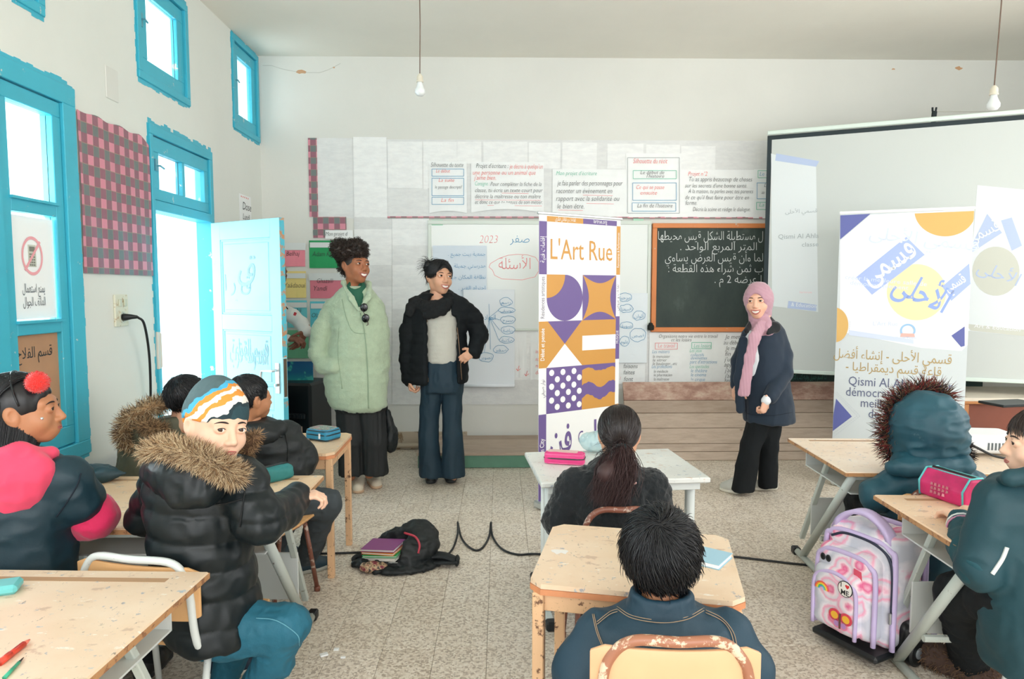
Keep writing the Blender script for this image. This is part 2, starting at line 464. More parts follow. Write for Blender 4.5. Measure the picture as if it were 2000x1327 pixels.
def folds(amp=.006, sc=(7, 7, 13), seed=0, fine=.3):
    sc = np.array(sc)
    def d(V, N):
        n = 1-2*np.abs(vnoise(V, sc, seed)); n2 = 1-2*np.abs(vnoise(V, sc*2.3, seed+3)); return amp*(n*.75+n2*.45+vnoise(V, sc*4.6, seed+1)*fine*.5)
    return d
def xform(V, mat):
    m = np.array(mat); return V @ m[:3, :3].T+m[:3, 3]
def garment(name, ops, h, mat, parent, disp=None, label=None, sm=1):
    V, Q = sdf(ops, h, disp, sm); return setp(link(name, fast_mesh(name, V, Q, mat), parent), label)

# ---------------------------------------------------------------- strands
def strands(P0, dirf, length, nseg, r, taper=True, proj=None, sides=3, seed=1, lenvar=.3):
    """P0 (n,3) roots; dirf(P, s, D)->directions; returns V, Q of thin tapering tubes"""
    rg = np.random.default_rng(seed); n = len(P0); P = P0.copy(); path = [P.copy()]
    L = (length*(1+lenvar*(rg.random(n)*2-1)))[:, None]/nseg; D = None
    for s in range(nseg):
        D = dirf(P, s/nseg, D); D = D/np.maximum(np.linalg.norm(D, axis=1, keepdims=True), 1e-9)
        P = P+D*L
        if proj is not None: P = proj(P, s/nseg)
        path.append(P.copy())
    path = np.stack(path, 1)   # n, nseg+1, 3
    T = np.gradient(path, axis=1); T /= np.maximum(np.linalg.norm(T, axis=2, keepdims=True), 1e-9)
    a = rg.normal(size=(n, 1, 3)); X = np.cross(T, a); X /= np.maximum(np.linalg.norm(X, axis=2, keepdims=True), 1e-9); Y = np.cross(T, X)
    s = np.linspace(0, 1, nseg+1); rad = r*(np.sqrt(np.maximum(1-s**2, .0))*.9+.08 if taper else np.ones_like(s))
    V = []
    for k in range(sides):
        an = 2*PI*k/sides; V.append(path+(X*math.cos(an)+Y*math.sin(an))*rad[None, :, None])
    V = np.stack(V, 2).reshape(-1, 3)   # n, seg+1, sides
    i = np.arange(n)[:, None, None]*(nseg+1)*sides; j = np.arange(nseg)[None, :, None]*sides; k = np.arange(sides)[None, None, :]
    k2 = (k+1) % sides
    Q = np.stack([i+j+k, i+j+k2, i+j+sides+k2, i+j+sides+k], -1).reshape(-1, 4)
    return V, Q
def join(parts):
    V = []; Q = []; o = 0
    for v, q in parts: V.append(v); Q.append(q+o); o += len(v)
    return np.concatenate(V), np.concatenate(Q)
# ================================================================ ROOM
XL, YB, ZC, XR = -2.10, 6.13, 3.47, 4.85
# wall plaster: whitewash with faint stains, greyer below
def wall_mat(name, top, low, h=None, seam=.02):
    t = NT(name); co = t.coord('World'); t.b.inputs['Roughness'].default_value = .75
    c = lin(top); a = t.ramp(t.noise(co, 1.3, 5, .6), [(.3, tuple(v*.95 for v in c[:3])), (.65, c)])
    if h is not None:
        sep = t.n('ShaderNodeSeparateXYZ'); t.l(co, sep.inputs[0])
        m = t.n('ShaderNodeMath', _operation='ADD'); t.l(sep.outputs[2], m.inputs[0])
        nm = t.n('ShaderNodeMath', _operation='MULTIPLY'); t.l(t.noise(co, 3, 5), nm.inputs[0]); nm.inputs[1].default_value = .12; t.l(nm.outputs[0], m.inputs[1])
        r = t.ramp(m.outputs[0], [(h-.02, (1, 1, 1)), (h+seam, (0, 0, 0))]); a = t.mix(r, a, lin(low))
    st = t.ramp(t.noise(co, 9, 8, .75), [(.70, (0, 0, 0)), (.75, (.5, .5, .5))]); a = t.mix(st, a, lin('B9AE9C'))
    t.base(a); t.bump(t.noise(co, 12, 6), .15, .01); return t.m
m_wall = wall_mat('whitewashed_plaster', 'DDDED8', 'D2D3CD')
m_ceil = wall_mat('ceiling_plaster', 'ECEAE0', 'D0D0C8')
m_blue = worn('turquoise_paint', '3FB4CC', 'D9D6CC', .34, 11, .4, 'B98A66')
m_blue2 = worn('pale_turquoise_paint', 'A6E3F0', '7FCBDD', .33, 6, .4)
m_glass = NT('frosted_window_glass'); m_glass.b.inputs['Roughness'].default_value = .3
m_glass.base(lin('F4FAFA')); m_glass.b.inputs['Transmission Weight'].default_value = .92; m_glass.b.inputs['IOR'].default_value = 1.02; m_glass = m_glass.m
m_dark = M('dark_iron', '20282C', .5, .6)
m_steel = M('worn_steel', 'A9ADAD', .35, .9)
m_paper = M('white_paper', 'F0F3F3', .7, var=.03, vs=8, bump=.1, bs=20)
m_black = M('black_ink', '34383B', .6); m_red = M('red_ink', 'E65A50', .6); m_bl = M('blue_ink', '4A92BC', .6); m_gr = M('green_ink', '5BBE9E', .6)
m_pink_ink = M('pink_ink', 'E8888A', .6)

# floor: terrazzo tiles, the nearest 300 in view as pieces, the rest joined
t = NT('terrazzo'); co = t.coord('World'); t.b.inputs['Roughness'].default_value = .42
ri = t.n('ShaderNodeNewGeometry').outputs['Random Per Island']; oi = t.n('ShaderNodeObjectInfo').outputs['Random']
ad = t.n('ShaderNodeMath', _operation='ADD'); t.l(ri, ad.inputs[0]); t.l(oi, ad.inputs[1]); fr = t.n('ShaderNodeMath', _operation='FRACT'); t.l(ad.outputs[0], fr.inputs[0])
vo = t.n('ShaderNodeTexVoronoi', Scale=115.0); t.l(co, vo.inputs['Vector'])
sp = t.n('ShaderNodeSeparateColor'); t.l(vo.outputs['Color'], sp.inputs[0])
chips = t.ramp(sp.outputs[0], [(0, lin('7F6C5C')), (.2, lin('A39280')), (.4, lin('D2C5B3')), (.7, lin('E6DCCD')), (1, lin('F3EDE2'))])
tint = t.ramp(fr.outputs[0], [(0, lin('D8CCBB')), (.5, lin('E5DACA')), (1, lin('EEE5D8'))])
o = t.mix(.36, chips, tint); o = t.mix(t.ramp(t.noise(co, .9, 4), [(.35, (0, 0, 0)), (.75, (.25, .25, .25))]), o, lin('BBAE9B'))
t.base(o); t.bump(vo.outputs['Distance'], .05, .001); m_floor = t.m
fl = MB(); fl.bx(-2.4, 5.0, -3.4, 6.4, -.12, -.010)
floor = link('floor', mesh_of('floor', fl.v, fl.f, M('tile_joint', 'A89C8A', .8))); setp(floor, kind='structure')
TS = .21; tile = MB(); tile.box((0, 0, -.005), (TS-.0012, TS-.0012, .010), None, .0008)
tme = mesh_of('tile', tile.v, tile.f, m_floor)
cells = []
for i in range(-11, 24):
    for j in range(-14, 30):
        x, y = i*TS+.05, j*TS+.04
        if not (XL-.1 < x < XR+.1 and y < YB+.05): continue
        vis = False; px = py = 0
        if y > .9:
            d = Vector((x, y, 0))-CAMP; z = d.dot(_fw); px = 1000+FPX*d.dot(_rt)/z; py = 663.5-FPX*d.dot(_up)/z
            vis = 0 < px < 2000 and py < 1400
        blocked = (px < 560 and py > 900) or (1080 < px < 1400 and py > 990) or (px > 1830) or py < 905
        cells.append((0 if vis and not blocked else 1 if vis else 2, y, x))
cells.sort(); rest = MB()
for n, (v, y, x) in enumerate(cells):
    if n < 300 and v < 2:
        o = link('tile', tme, floor, (x, y, random.uniform(-.0006, .0006)))
    else: rest.box((x, y, -.005), (TS-.0016, TS-.0016, .010))
part('tiles', rest, m_floor, floor, kind='stuff')

# ceiling, back wall, right wall
mb = MB(); mb.bx(-2.4, 5.0, -3.4, 6.4, ZC, ZC+.15); setp(link('ceiling', mesh_of('ceiling', mb.v, mb.f, m_ceil)), kind='structure')
mb = MB(); mb.bx(-2.4, 5.0, YB, YB+.25, -.1, ZC); wall_back = link('wall_back', mesh_of('wall_back', mb.v, mb.f, m_wall)); setp(wall_back, kind='structure')
mb = MB()
for y0, y1, z0, z1 in ((-3.4, .3, 0, ZC), (4.1, YB, 0, ZC), (.3, 4.1, 0, 1.05), (.3, 4.1, 2.95, ZC)): mb.bx(XR, XR+.2, y0, y1, z0, z1)
setp(link('wall_right', mesh_of('wall_right', mb.v, mb.f, m_wall)), kind='structure')
# left wall with its openings (y0,y1,z0,z1)
OPEN = [(1.62, 3.47, .62, 2.43), (2.62, 3.28, 2.70, 3.32), (4.10, 4.76, 2.68, 3.34), (5.53, 6.11, 2.72, 3.455), (4.19, 5.08, 0, 2.44), (-2.2, .9, 1.0, 2.43)]
ys = sorted({-3.4, YB} | {o[0] for o in OPEN} | {o[1] for o in OPEN}); zs = sorted({0., ZC} | {o[2] for o in OPEN} | {o[3] for o in OPEN})
mb = MB()
def solid(y0, y1, z0, z1): ym, zm = (y0+y1)/2, (z0+z1)/2; return not any(o[0] < ym < o[1] and o[2] < zm < o[3] for o in OPEN)
for i in range(len(ys)-1):
    run = None
    for k in range(len(zs)-1):
        if solid(ys[i], ys[i+1], zs[k], zs[k+1]):
            run = (run[0], zs[k+1]) if run else (zs[k], zs[k+1])
        elif run: mb.bx(XL-.26, XL, ys[i], ys[i+1], *run); run = None
    if run: mb.bx(XL-.26, XL, ys[i], ys[i+1], *run)
wall_left = link('wall_left', mesh_of('wall_left', mb.v, mb.f, wall_mat('left_wall_plaster', 'E2E5DF', 'C9CFCF', .62, .02))); setp(wall_left, kind='structure')
# outside: yard ground and the pale building across it
mb = MB(); mb.bx(-9, -2.36, -6, 14, -.15, -.02); setp(link('trim_yard', mesh_of('trim_yard', mb.v, mb.f, M('yard_concrete', 'D9D9D4', .8, var=.05))), kind='structure')
mb = MB(); mb.bx(-4.25, -4.0, -2, 13, -.1, .93, m=1); mb.bx(-4.25, -4.0, -2, 13, .93, 2.3, m=0)
o = link('wall_outside', mesh_of('wall_outside', mb.v, mb.f, [M('outside_white', 'F4F6F6', .8), M('outside_blue', 'BFE9F2', .8)], mi=mb.mi)); setp(o, kind='structure')

def ybar(mb, y0, y1, z0, z1, x=XL, t0=-.06, t1=.012, ch=.003, m=0): mb.bx(x+t0, x+t1, y0, y1, z0, z1, ch, m)
# ragged paint edge around a frame (thin plates that stick out unevenly)
def ragged(mb, y0, y1, z0, z1, wd=.035, step=.04, top=True, bot=True):
    rg = random.Random(int((y0+z0)*1000))
    def run(a, b, fn):
        n = max(2, int(abs(b-a)/step)); 
        for i in range(n):
            u0 = a+(b-a)*i/n; u1 = a+(b-a)*(i+1)/n; fn(u0, u1, wd*rg.uniform(.25, 1))
    if top: run(y0, y1, lambda a, b, w_: mb.bx(XL-.002, XL+.0025, a, b, z1-.01, z1+w_))
    if bot: run(y0, y1, lambda a, b, w_: mb.bx(XL-.002, XL+.0025, a, b, z0-w_, z0+.01))
    run(z0, z1, lambda a, b, w_: mb.bx(XL-.002, XL+.0025, y0-w_*.6, y0+.01, a, b)); run(z0, z1, lambda a, b, w_: mb.bx(XL-.002, XL+.0025, y1-.01, y1+w_*.6, a, b))
def pane(parent, y0, y1, z0, z1, x=XL-.03, name='pane'):
    mb = MB(); mb.bx(x-.002, x+.002, y0, y1, z0, z1); return part(name, mb, m_glass, parent)
def small_window(idx, y0, y1, z0, z1, rag=True):
    mb = MB(); w_ = .045
    ybar(mb, y0, y1, z0, z0+w_); ybar(mb, y0, y1, z1-w_, z1); ybar(mb, y0, y0+w_, z0+w_, z1-w_); ybar(mb, y1-w_, y1, z0+w_, z1-w_)
    ragged(mb, y0, y1, z0, z1, .03)
    root = link('window_%d' % idx, mesh_of('frame', mb.v, mb.f, m_blue)); setp(root, kind='structure')
    s = MB(); a0, a1, b0, b1 = y0+w_+.004, y1-w_-.004, z0+w_+.006, z1-w_-.006; q = .085
    for r in ((a0, a1, b0, b0+q), (a0, a1, b1-q, b1), (a0, a0+q, b0+q, b1-q), (a1-q, a1, b0+q, b1-q)): ybar(s, *r, t0=-.05, t1=-.006)
    sash = part('sash', s, m_blue, root); pane(sash, a0+q, a1-q, b0+q, b1-q)
    h = MB(); h.tube([(XL-.006, a0+.02, (b0+b1)/2+.02), (XL+.02, a0+.02, (b0+b1)/2+.02), (XL+.02, a0+.05, (b0+b1)/2+.01)], .006, 6); h.bx(XL-.008, XL, a0+.005, a0+.035, (b0+b1)/2-.02, (b0+b1)/2+.06)
    part('latch', h, M('painted_latch', '6FAFC0', .4, .4), root); return root
small_window(2, *OPEN[1]); small_window(3, *OPEN[2]); small_window(4, *OPEN[3])

# tall window with three tiers: two glazed, one boarded
mb = MB(); y0, y1, z0, z1 = OPEN[0]
for r in ((y0, y1, z1-.09, z1), (y0, y1, z0, z0+.07), (y1-.10, y1, z0+.07, z1-.09), (y0, y0+.1, z0+.07, z1-.09), (2.78, 2.94, z0+.07, z1-.09)): ybar(mb, *r, t0=-.08, t1=.014)
ragged(mb, y0, y1, z0, z1, .035)
win1 = link('window_1', mesh_of('frame', mb.v, mb.f, m_blue)); setp(win1, kind='structure')
for a0, a1 in ((1.73, 2.775), (2.945, 3.365)):
    s = MB(); zt, zb = z1-.095, z0+.075
    for r in ((a0, a1, zt-.07, zt), (a0, a1, zb, zb+.09), (a0, a0+.06, zb+.09, zt-.07), (a1-.06, a1, zb+.09, zt-.07), (a0+.06, a1-.06, 1.79, 1.845), (a0+.06, a1-.06, 1.245, 1.30)): ybar(s, *r, t0=-.06, t1=.0)
    for zz in (1.842, 1.297): s.bx(XL-.06, XL+.016, a0+.05, a1-.05, zz, zz+.012)
    sash = part('sash', s, m_blue, win1)
    pane(sash, a0+.06, a1-.06, 1.845, zt-.07); pane(sash, a0+.06, a1-.06, 1.30, 1.79)
    b = MB(); b.bx(XL-.032, XL-.024, a0+.06, a1-.06, zb+.09, 1.245, m=0)
    if a0 > 2.9:
        X_, Y_ = Vector((0, 1, 0)), Vector((0, 0, 1)); text(b, 'قسم الفلاح', .07, (XL-.024, 3.02, 1.14), X_, Y_, 1, .0015, ar=True, fit=.24)
    part('board', b, [M('brown_cardboard', 'B98E6C', .7, var=.05, vs=9), m_black], sash)
# paper pasted in the middle pane of the tall window
X_, Y_ = Vector((0, 1, 0)), Vector((0, 0, 1))
sg = empty('no_phone_sign', (XL-.02, 3.14, 1.32), 'white paper sign on the tall window pane with a struck-out phone in a pink ring', 'sign')
p = MB(); p.bx(XL-.022, XL-.020, 3.015, 3.300, 1.315, 1.775); part('sheet', p, M('window_paper', 'F6F9F9', .7), sg, True)
ring = MB(); O = Vector((XL-.020, 3.15, 1.60)); R = .088; n = 40
def ringpoly(mb, O, X, Y, r0, r1, n=40, lift=.001, m=0, sx=1):
    V = []; F = []; N = X.cross(Y)
    for i in range(n):
        a = 2*PI*i/n; c = X*math.cos(a)*sx+Y*math.sin(a); V += [O+c*r0+N*lift, O+c*r1+N*lift]
    for i in range(n): j = (i+1) % n; F.append((2*i, 2*i+1, 2*j+1, 2*j))
    mb.add(V, F, m)
ringpoly(ring, O, X_, Y_, R*.84, R, 40, .002, sx=.8)
d = (X_*.8+Y_).normalized(); q = d.cross(X_.cross(Y_)).normalized(); N = X_.cross(Y_)
ring.prism([(-.085, -.006), (.085, -.006), (.085, .006), (-.085, .006)], .001, O+N*.002, d, -q)
part('ring', ring, M('faded_red_print', 'F0A9B0', .6), sg, True)
ph = MB(); ph.prism([(-.026, -.05), (.026, -.05), (.026, .05), (-.026, .05)], .0008, O, X_, Y_)
part('phone', ph, M('faded_phone_print', 'C9CBBE', .6), sg, True)
ph = MB()
for r in range(5):
    for c in range(3): ph.prism([(-.018+c*.013, -.045+r*.012), (-.008+c*.013, -.045+r*.012), (-.008+c*.013, -.037+r*.012), (-.018+c*.013, -.037+r*.012)], .0005, O+N*.0008, X_, Y_)
ph.prism([(-.018, .02), (.018, .02), (.018, .042), (-.018, .042)], .0005, O+N*.0008, X_, Y_)
part('keys', ph, M('phone_key_print', '7F7F74', .6), sg, True)
tx = MB(); text(tx, 'يمنع استعمال', .055, (XL-.020, 3.15, 1.435), X_, Y_, 0, .001, ar=True, align='CENTER', fit=.15, bold=.01); text(tx, 'الهاتف الجوال', .055, (XL-.020, 3.15, 1.375), X_, Y_, 0, .001, ar=True, align='CENTER', fit=.15, bold=.01)
part('lettering', tx, M('grey_print', '7C8084', .6), sg, True)

# door: frame, transom light, open panelled leaf
y0, y1, z0, z1 = OPEN[4]; mb = MB()
for r in ((y0, y1, z1-.06, z1), (y0, y0+.035, 0, z1-.06), (y1-.05, y1, 0, z1-.06), (y0+.035, y1-.05, 1.93, 1.99)): ybar(mb, *r, t0=-.10, t1=.014)
ragged(mb, y0, y1, 0, z1, .04, bot=False)
door = link('door_1', mesh_of('frame', mb.v, mb.f, m_blue)); setp(door, kind='structure')
s = MB(); a0, a1, b0, b1 = y0+.045, y1-.06, 1.995, z1-.065; q = .075
for r in ((a0, a1, b0, b0+.07), (a0, a1, b1-.09, b1), (a0, a0+q, b0+.07, b1-.09), (a1-.06, a1, b0+.07, b1-.09), ((a0+a1)/2-.005, (a0+a1)/2+.03, b0+.07, b1-.09)): ybar(s, *r, t0=-.05, t1=.0)
sash = part('transom', s, m_blue, door); pane(sash, a0+q, (a0+a1)/2-.005, b0+.07, b1-.09); pane(sash, (a0+a1)/2+.03, a1-.06, b0+.07, b1-.09)
h = MB(); h.tube([(XL, a0+.03, 2.2), (XL+.03, a0+.03, 2.2), (XL+.03, a0+.08, 2.19)], .007, 6); h.bx(XL-.002, XL+.01, a0+.015, a0+.045, 2.17, 2.24); part('latch', h, M('painted_latch', '6FAFC0'), door)
h = MB(); h.bx(XL-.03, XL+.016, y0-.005, y0+.03, .96, 1.19, .004); h.tube([(XL+.012, y0+.03, .97), (XL+.012, y0+.03, 1.18)], .008, 8)
part('hinge', h, M('paper_wrapped_hinge', 'D5CFC4', .5, .2), door)
leaf = empty('leaf', (XL+.02, 5.035, 0), None, None); leaf.parent = door
lx, ly = (-1.455-(-2.08)), (4.62-5.035); ang = math.atan2(ly, lx); LW = math.hypot(lx, ly); leaf.rotation_euler = (0, 0, ang)
# leaf local: x along width, -y faces the camera
mb = MB(); ZT = 1.925; st = .10; T = .038
rails = [(.02, .20), (.62, .78), (1.16, 1.27), (1.80, ZT)]
mb.bx(0, st, -T/2, T/2, .02, ZT, .002); mb.bx(LW-st, LW, -T/2, T/2, .02, ZT, .002)
for a, b in rails: mb.bx(st, LW-st, -T/2, T/2, a, b, .002)
lf = part('leaf_frame', mb, m_blue2, leaf)
# leaf is an Empty below door_1: its frame is the sub-part; panels below are kept in one mesh each
bpy.data.objects.remove(lf); V0 = mb
leafo = link('leaf', mesh_of('leaf', V0.v, V0.f, m_blue2), door, leaf.location); leafo.rotation_euler = leaf.rotation_euler; bpy.data.objects.remove(leaf); leaf = leafo
for i in range(3):
    a, b = rails[i][1], rails[i+1][0]; p = MB(); p.bx(st-.005, LW-st+.005, -.006, .006, a-.005, b+.005)
    for (u0, u1, v0, v1) in ((st, LW-st, a, a+.012), (st, LW-st, b-.012, b), (st, st+.012, a, b), (LW-st-.012, LW-st, a, b)): p.bx(u0, u1, -.014, .012, v0, v1, .003)
    p.bx(st+.03, LW-st-.03, -.010, .006, a+.03, b-.03, .004)
    part('panel', p, m_blue2, leaf)
sc = MB(); X_, Y_ = Vector((1, 0, 0)), Vector((0, 0, 1)); O = Vector((LW/2, -.0112, 0))
text(sc, 'ق', .26, O+Vector((-.0, 0, 1.52)), X_, Y_, 0, .001, ar=True, align='CENTER', shear=.2)
text(sc, 'ق ر ا', .16, O+Vector((-.1, 0, 1.44)), X_, Y_, 0, .0012, ar=True, align='CENTER')
text(sc, 'المدرسة قرب', .2, O+Vector((0, 0, .93)), X_, Y_, 0, .001, ar=True, align='CENTER', fit=.42); text(sc, 'قسم القراءة', .17, O+Vector((.02, 0, .98)), X_, Y_, 0, .0012, ar=True, align='CENTER', fit=.4)
text(sc, 'قسم', .16, O+Vector((.0, 0, .36)), X_, Y_, 0, .001, ar=True, align='CENTER')
part('scribbles', sc, M('pencil_scrawl', '9DBFC8', .8), leaf)
h = MB(); HZ = .86
h.bx(LW-.072, LW-.030, -T/2-.008, -T/2, HZ-.12, HZ+.09, .003); h.tube([(LW-.05, -T/2, HZ+.04), (LW-.05, -T/2-.05, HZ+.04), (LW-.15, -T/2-.055, HZ+.035), (LW-.165, -T/2-.05, HZ-.02), (LW-.17, -T/2-.05, HZ-.08)], .009, 8); h.bx(LW-.055, LW-.045, -T/2-.03, -T/2, HZ-.07, HZ-.05)
part('handle', h, M('chrome', 'D5DADB', .2, .9), leaf, label='chrome lever handle with keyhole')
h = MB(); h.bx(LW, LW+.003, -.012, .012, HZ-.14, HZ+.12); h.bx(LW, LW+.006, -.006, .006, HZ-.02, HZ+.03); part('lock_plate', h, M('rusty_plate', '6B5A4A', .5, .6), leaf)
eg = MB(); eg.bx(LW-.001, LW+.0015, -T/2, T/2, .02, HZ-.15); eg.bx(LW-.001, LW+.0015, -T/2, T/2, HZ+.13, ZT)
part('edge', eg, worn('chipped_leaf_edge', '4FB9CE', 'B98A66', .46, 16), leaf)
# baseboard pipe along the back wall
mb = MB(); mb.tube([(-2.05, YB-.03, .04), (-.2, YB-.03, .04)], .022, 10); mb.tube([(-.62, YB-.03, 0), (-.62, YB-.03, .12), (-.4, YB-.03, .12)], .016, 8); mb.bx(-2.1, -.3, YB-.012, YB, 0, .16)
o = link('baseboard_back', mesh_of('baseboard_back', mb.v, mb.f, worn('stained_skirting', 'B9AB97', '8A7358', .45, 8))); setp(o, kind='structure')

# ---------------------------------------------------------------- grey paper sheets pasted over the back wall
def sheet_mat(name, c1, c2):
    t = NT(name); co = t.coord('World'); t.b.inputs['Roughness'].default_value = .6
    oi = t.n('ShaderNodeObjectInfo').outputs['Random']
    a = t.ramp(oi, [(0, lin(c1)), (1, lin(c2))]); c2_ = t.coord('World', (1, 1, 3)); b = t.ramp(t.noise(c2_, 9, 5, .7), [(.4, (.93, .93, .94)), (.6, (1, 1, 1))])
    t.base(t.mix(1.0, a, b, 'MULTIPLY')); t.bump(t.noise(co, 9, 4, .7), .4, .01); return t.m
m_sheet = sheet_mat('translucent_paper', 'E0E2E1', 'E7E9E8'); m_sheet_w = sheet_mat('light_translucent_paper', 'EEF0EF', 'F2F4F3')
def sheet(x0, x1, z0, z1, m, lift):
    mb = MB(); nx, nz = 4, 4; rg = random.Random(int(x0*997+z0*131)); 
    def fn(u, v): return Vector((x0+(x1-x0)*u, YB-lift-.003-rg.uniform(0, .003), z0+(z1-z0)*v))
    mb.grid(fn, nx, nz); mb.bx(x0, x1, YB-lift-.002, YB-.001 if lift < .003 else YB-lift+.0005, z0, z1)
    return part('paper_sheet', mb, m, wall_back)
def bw(px, py): p = at(px, py, YB); return p.x, p.z
def sheet_px(xa, ya, xb, yb, m, lift=.002):
    x0, z1 = bw(xa, ya); x1, z0 = bw(xb, yb); return sheet(x0, x1, z0, z1, m, lift)
sheet_px(606, 272, 1500, 428, m_sheet, .001)
for i, (xa, ya, xb, yb, w_) in enumerate([(623, 270, 690, 420, 0), (690, 268, 757, 425, 1), (757, 277, 826, 368, 1), (757, 368, 840, 423, 0), (826, 277, 893, 370, 1), (893, 277, 940, 320, 1), (944, 277, 1030, 320, 1), (1033, 279, 1094, 330, 1), (1098, 279, 1165, 345, 1), (1186, 281, 1256, 330, 1), (1262, 283, 1327, 320, 1), (1330, 286, 1396, 335, 1), (1478, 288, 1500, 360, 0)]):
    sheet_px(xa, ya, xb, yb, m_sheet_w if w_ else m_sheet, .003+.0007*(i % 3))
for j, yy in enumerate((424, 448, 480, 518, 560, 604, 640, 690, 740)):
    y2 = (448, 480, 518, 560, 604, 640, 690, 740, 790)[j]
    for i, xx in enumerate((692, 766)):
        sheet_px(xx, yy, (766, 838)[i], y2, m_sheet_w if j < 6 and (i+j) % 3 else m_sheet, .003+.0006*((i+j) % 2))
sheet_px(618, 700, 692, 790, m_sheet); sheet_px(838, 640, 920, 790, m_sheet); sheet_px(920, 742, 1060, 790, m_sheet); sheet_px(1206, 640, 1230, 760, m_sheet)
sheet_px(1000, 640, 1060, 742, m_sheet_w); sheet_px(1225, 645, 1280, 752, m_sheet, .0025)
sheet_px(560, 790, 700, 850, m_sheet_w); 
# plaster scars near the ceiling
for k, (px, py, s) in enumerate(((588, 140, .05), (652, 132, .016), (1872, 133, .04), (1745, 135, .02))):
    x, z = bw(px, py); rg = random.Random(k); mb = MB(); n = 9
    mb.prism([(s*rg.uniform(.5, 1)*math.cos(2*PI*i/n), s*.5*rg.uniform(.4, 1)*math.sin(2*PI*i/n)) for i in range(n)], .002, (x, YB, z), (1, 0, 0), (0, 0, 1))
    part('plaster_scar', mb, M('bare_brick_scar', 'C79C76', .9), wall_back)
mb = MB(); cr = [bw(*p) for p in ((513, 128), (530, 128), (545, 133), (560, 137), (578, 140), (600, 142), (625, 142), (640, 137), (652, 131), (665, 124))]
for a, b in zip(cr[:-1], cr[1:]): mb.beam((a[0], YB-.0005, a[1]), (b[0], YB-.0005, b[1]), .004, .002)
part('crack', mb, M('plaster_crack', 'B5B6AE', .9), wall_back)
# ================================================================ THINGS ON THE WALLS
XD, ZD = Vector((1, 0, 0)), Vector((0, 0, 1))
K = FPX/YB     # about 217 px per metre on the back wall
def wall_poster(label, box, lines=(), rects=(), lift=.010, mat=None, cat='poster', group=None, curl=0, name='poster', und=()):
    xa, ya, xb, yb = box; x0, z1 = bw(xa, ya); x1, z0 = bw(xb, yb); rg = random.Random(xa)
    root = empty(name, ((x0+x1)/2, YB-lift, z0), label, cat, group)
    mb = MB(); n = 6
    def fn(u, v):
        e = math.sin(u*PI)*curl*(1-v)**3
        return Vector((x0+(x1-x0)*u, YB-lift-.004*math.sin(u*5+xa)**2*(1-v)-e*.3, z0+(z1-z0)*v+e))
    mb.grid(fn, n, 5)
    o = part('sheet', mb, mat or m_paper, root, True); s = o.modifiers.new('thick', 'SOLIDIFY'); s.thickness = .0012; s.offset = 1
    tp = MB(); ms = [m_black, m_red, m_bl, m_gr, m_pink_ink, M('grey_pencil', '9AA0A2', .7)]
    for ln in lines:
        s_, px, py, h, m = ln[:5]; fit = ln[5] if len(ln) > 5 else None; al = ln[6] if len(ln) > 6 else 'LEFT'; arb = any('\u0600' < c < '\u0700' for c in s_)
        x, z = bw(px, py); text(tp, s_, h/K*1.25, (x, YB-lift-.0095-.0*curl, z), XD, ZD, m, .0, shear=0 if arb else .25, fit=fit/K if fit else None, ar=arb, align=al, bold=-.012)
    def seg(a, b, m, w_=.004): 
        a = bw(*a); b = bw(*b); tp.beam((a[0], YB-lift-.0092, a[1]), (b[0], YB-lift-.0092, b[1]), w_, .0004, m=m, upv=(0, 1, 0))
    for (a, b, c, d, m) in rects:
        seg((a, b), (c, b), m); seg((c, b), (c, d), m); seg((c, d), (a, d), m); seg((a, d), (a, b), m)
    for (a, b, c, m) in und: seg((a, b), (c, b+1), m, .003)
    if tp.v: part('handwriting', tp, ms, root, True)
    return root
wall_poster('white poster headed Silhouette du texte with three blue-framed boxes', (838, 316, 912, 417),
    [('Silhouette du texte', 842, 327, 10, 0, 62), ('Le début', 852, 338, 8, 1, 27), ('La suite', 857, 356, 8, 1, 30), ('le passage descriptif', 850, 369, 7, 0, 52), ('La fin', 862, 395, 8, 1, 24)],
    [(844, 331, 906, 345, 2), (844, 349, 906, 383, 2), (844, 386, 906, 400, 2)], curl=.02)
wall_poster("wide white poster beginning Projet d'écriture in red and black handwriting", (920, 317, 1062, 416),
    [("Projet d'écriture :", 930, 329, 10, 0, 62), ('je décris à quelqu’un', 995, 330, 10, 1, 64), ("une personne ou un animal que", 924, 342, 10, 1, 120), ("j'aime bien.", 926, 352, 10, 1, 42), ("Consigne : ", 928, 363, 9, 3, 28), ('Pour compléter la fiche de la', 958, 364, 9, 0, 98),
     ("classe, tu écris un texte court pour", 928, 376, 9, 0, 130), ("décrire la maîtresse ou ton maître", 928, 388, 9, 0, 126), ("et donc ce que tu penses de son métier.", 928, 399, 9, 0, 130)], und=[(980, 378, 1032, 4), (928, 391, 1056, 4), (952, 402, 1058, 4)], curl=.03)
wall_poster('white poster beginning je fais parler des personnages, above the purple and ochre banner', (1079, 331, 1221, 424),
    [('Mon projet d’écriture', 1086, 343, 9, 3, 78), ('je fais parler des personnages pour', 1088, 363, 11, 0, 126), ('raconter un évènement en', 1086, 378, 11, 0, 108), ('rapport avec la solidarité ou', 1086, 393, 11, 0, 122), ('le bien être.', 1088, 408, 11, 0, 52)],
    und=[(1138, 382, 1196, 4), (1145, 398, 1198, 4), (1090, 411, 1138, 4)], curl=0)
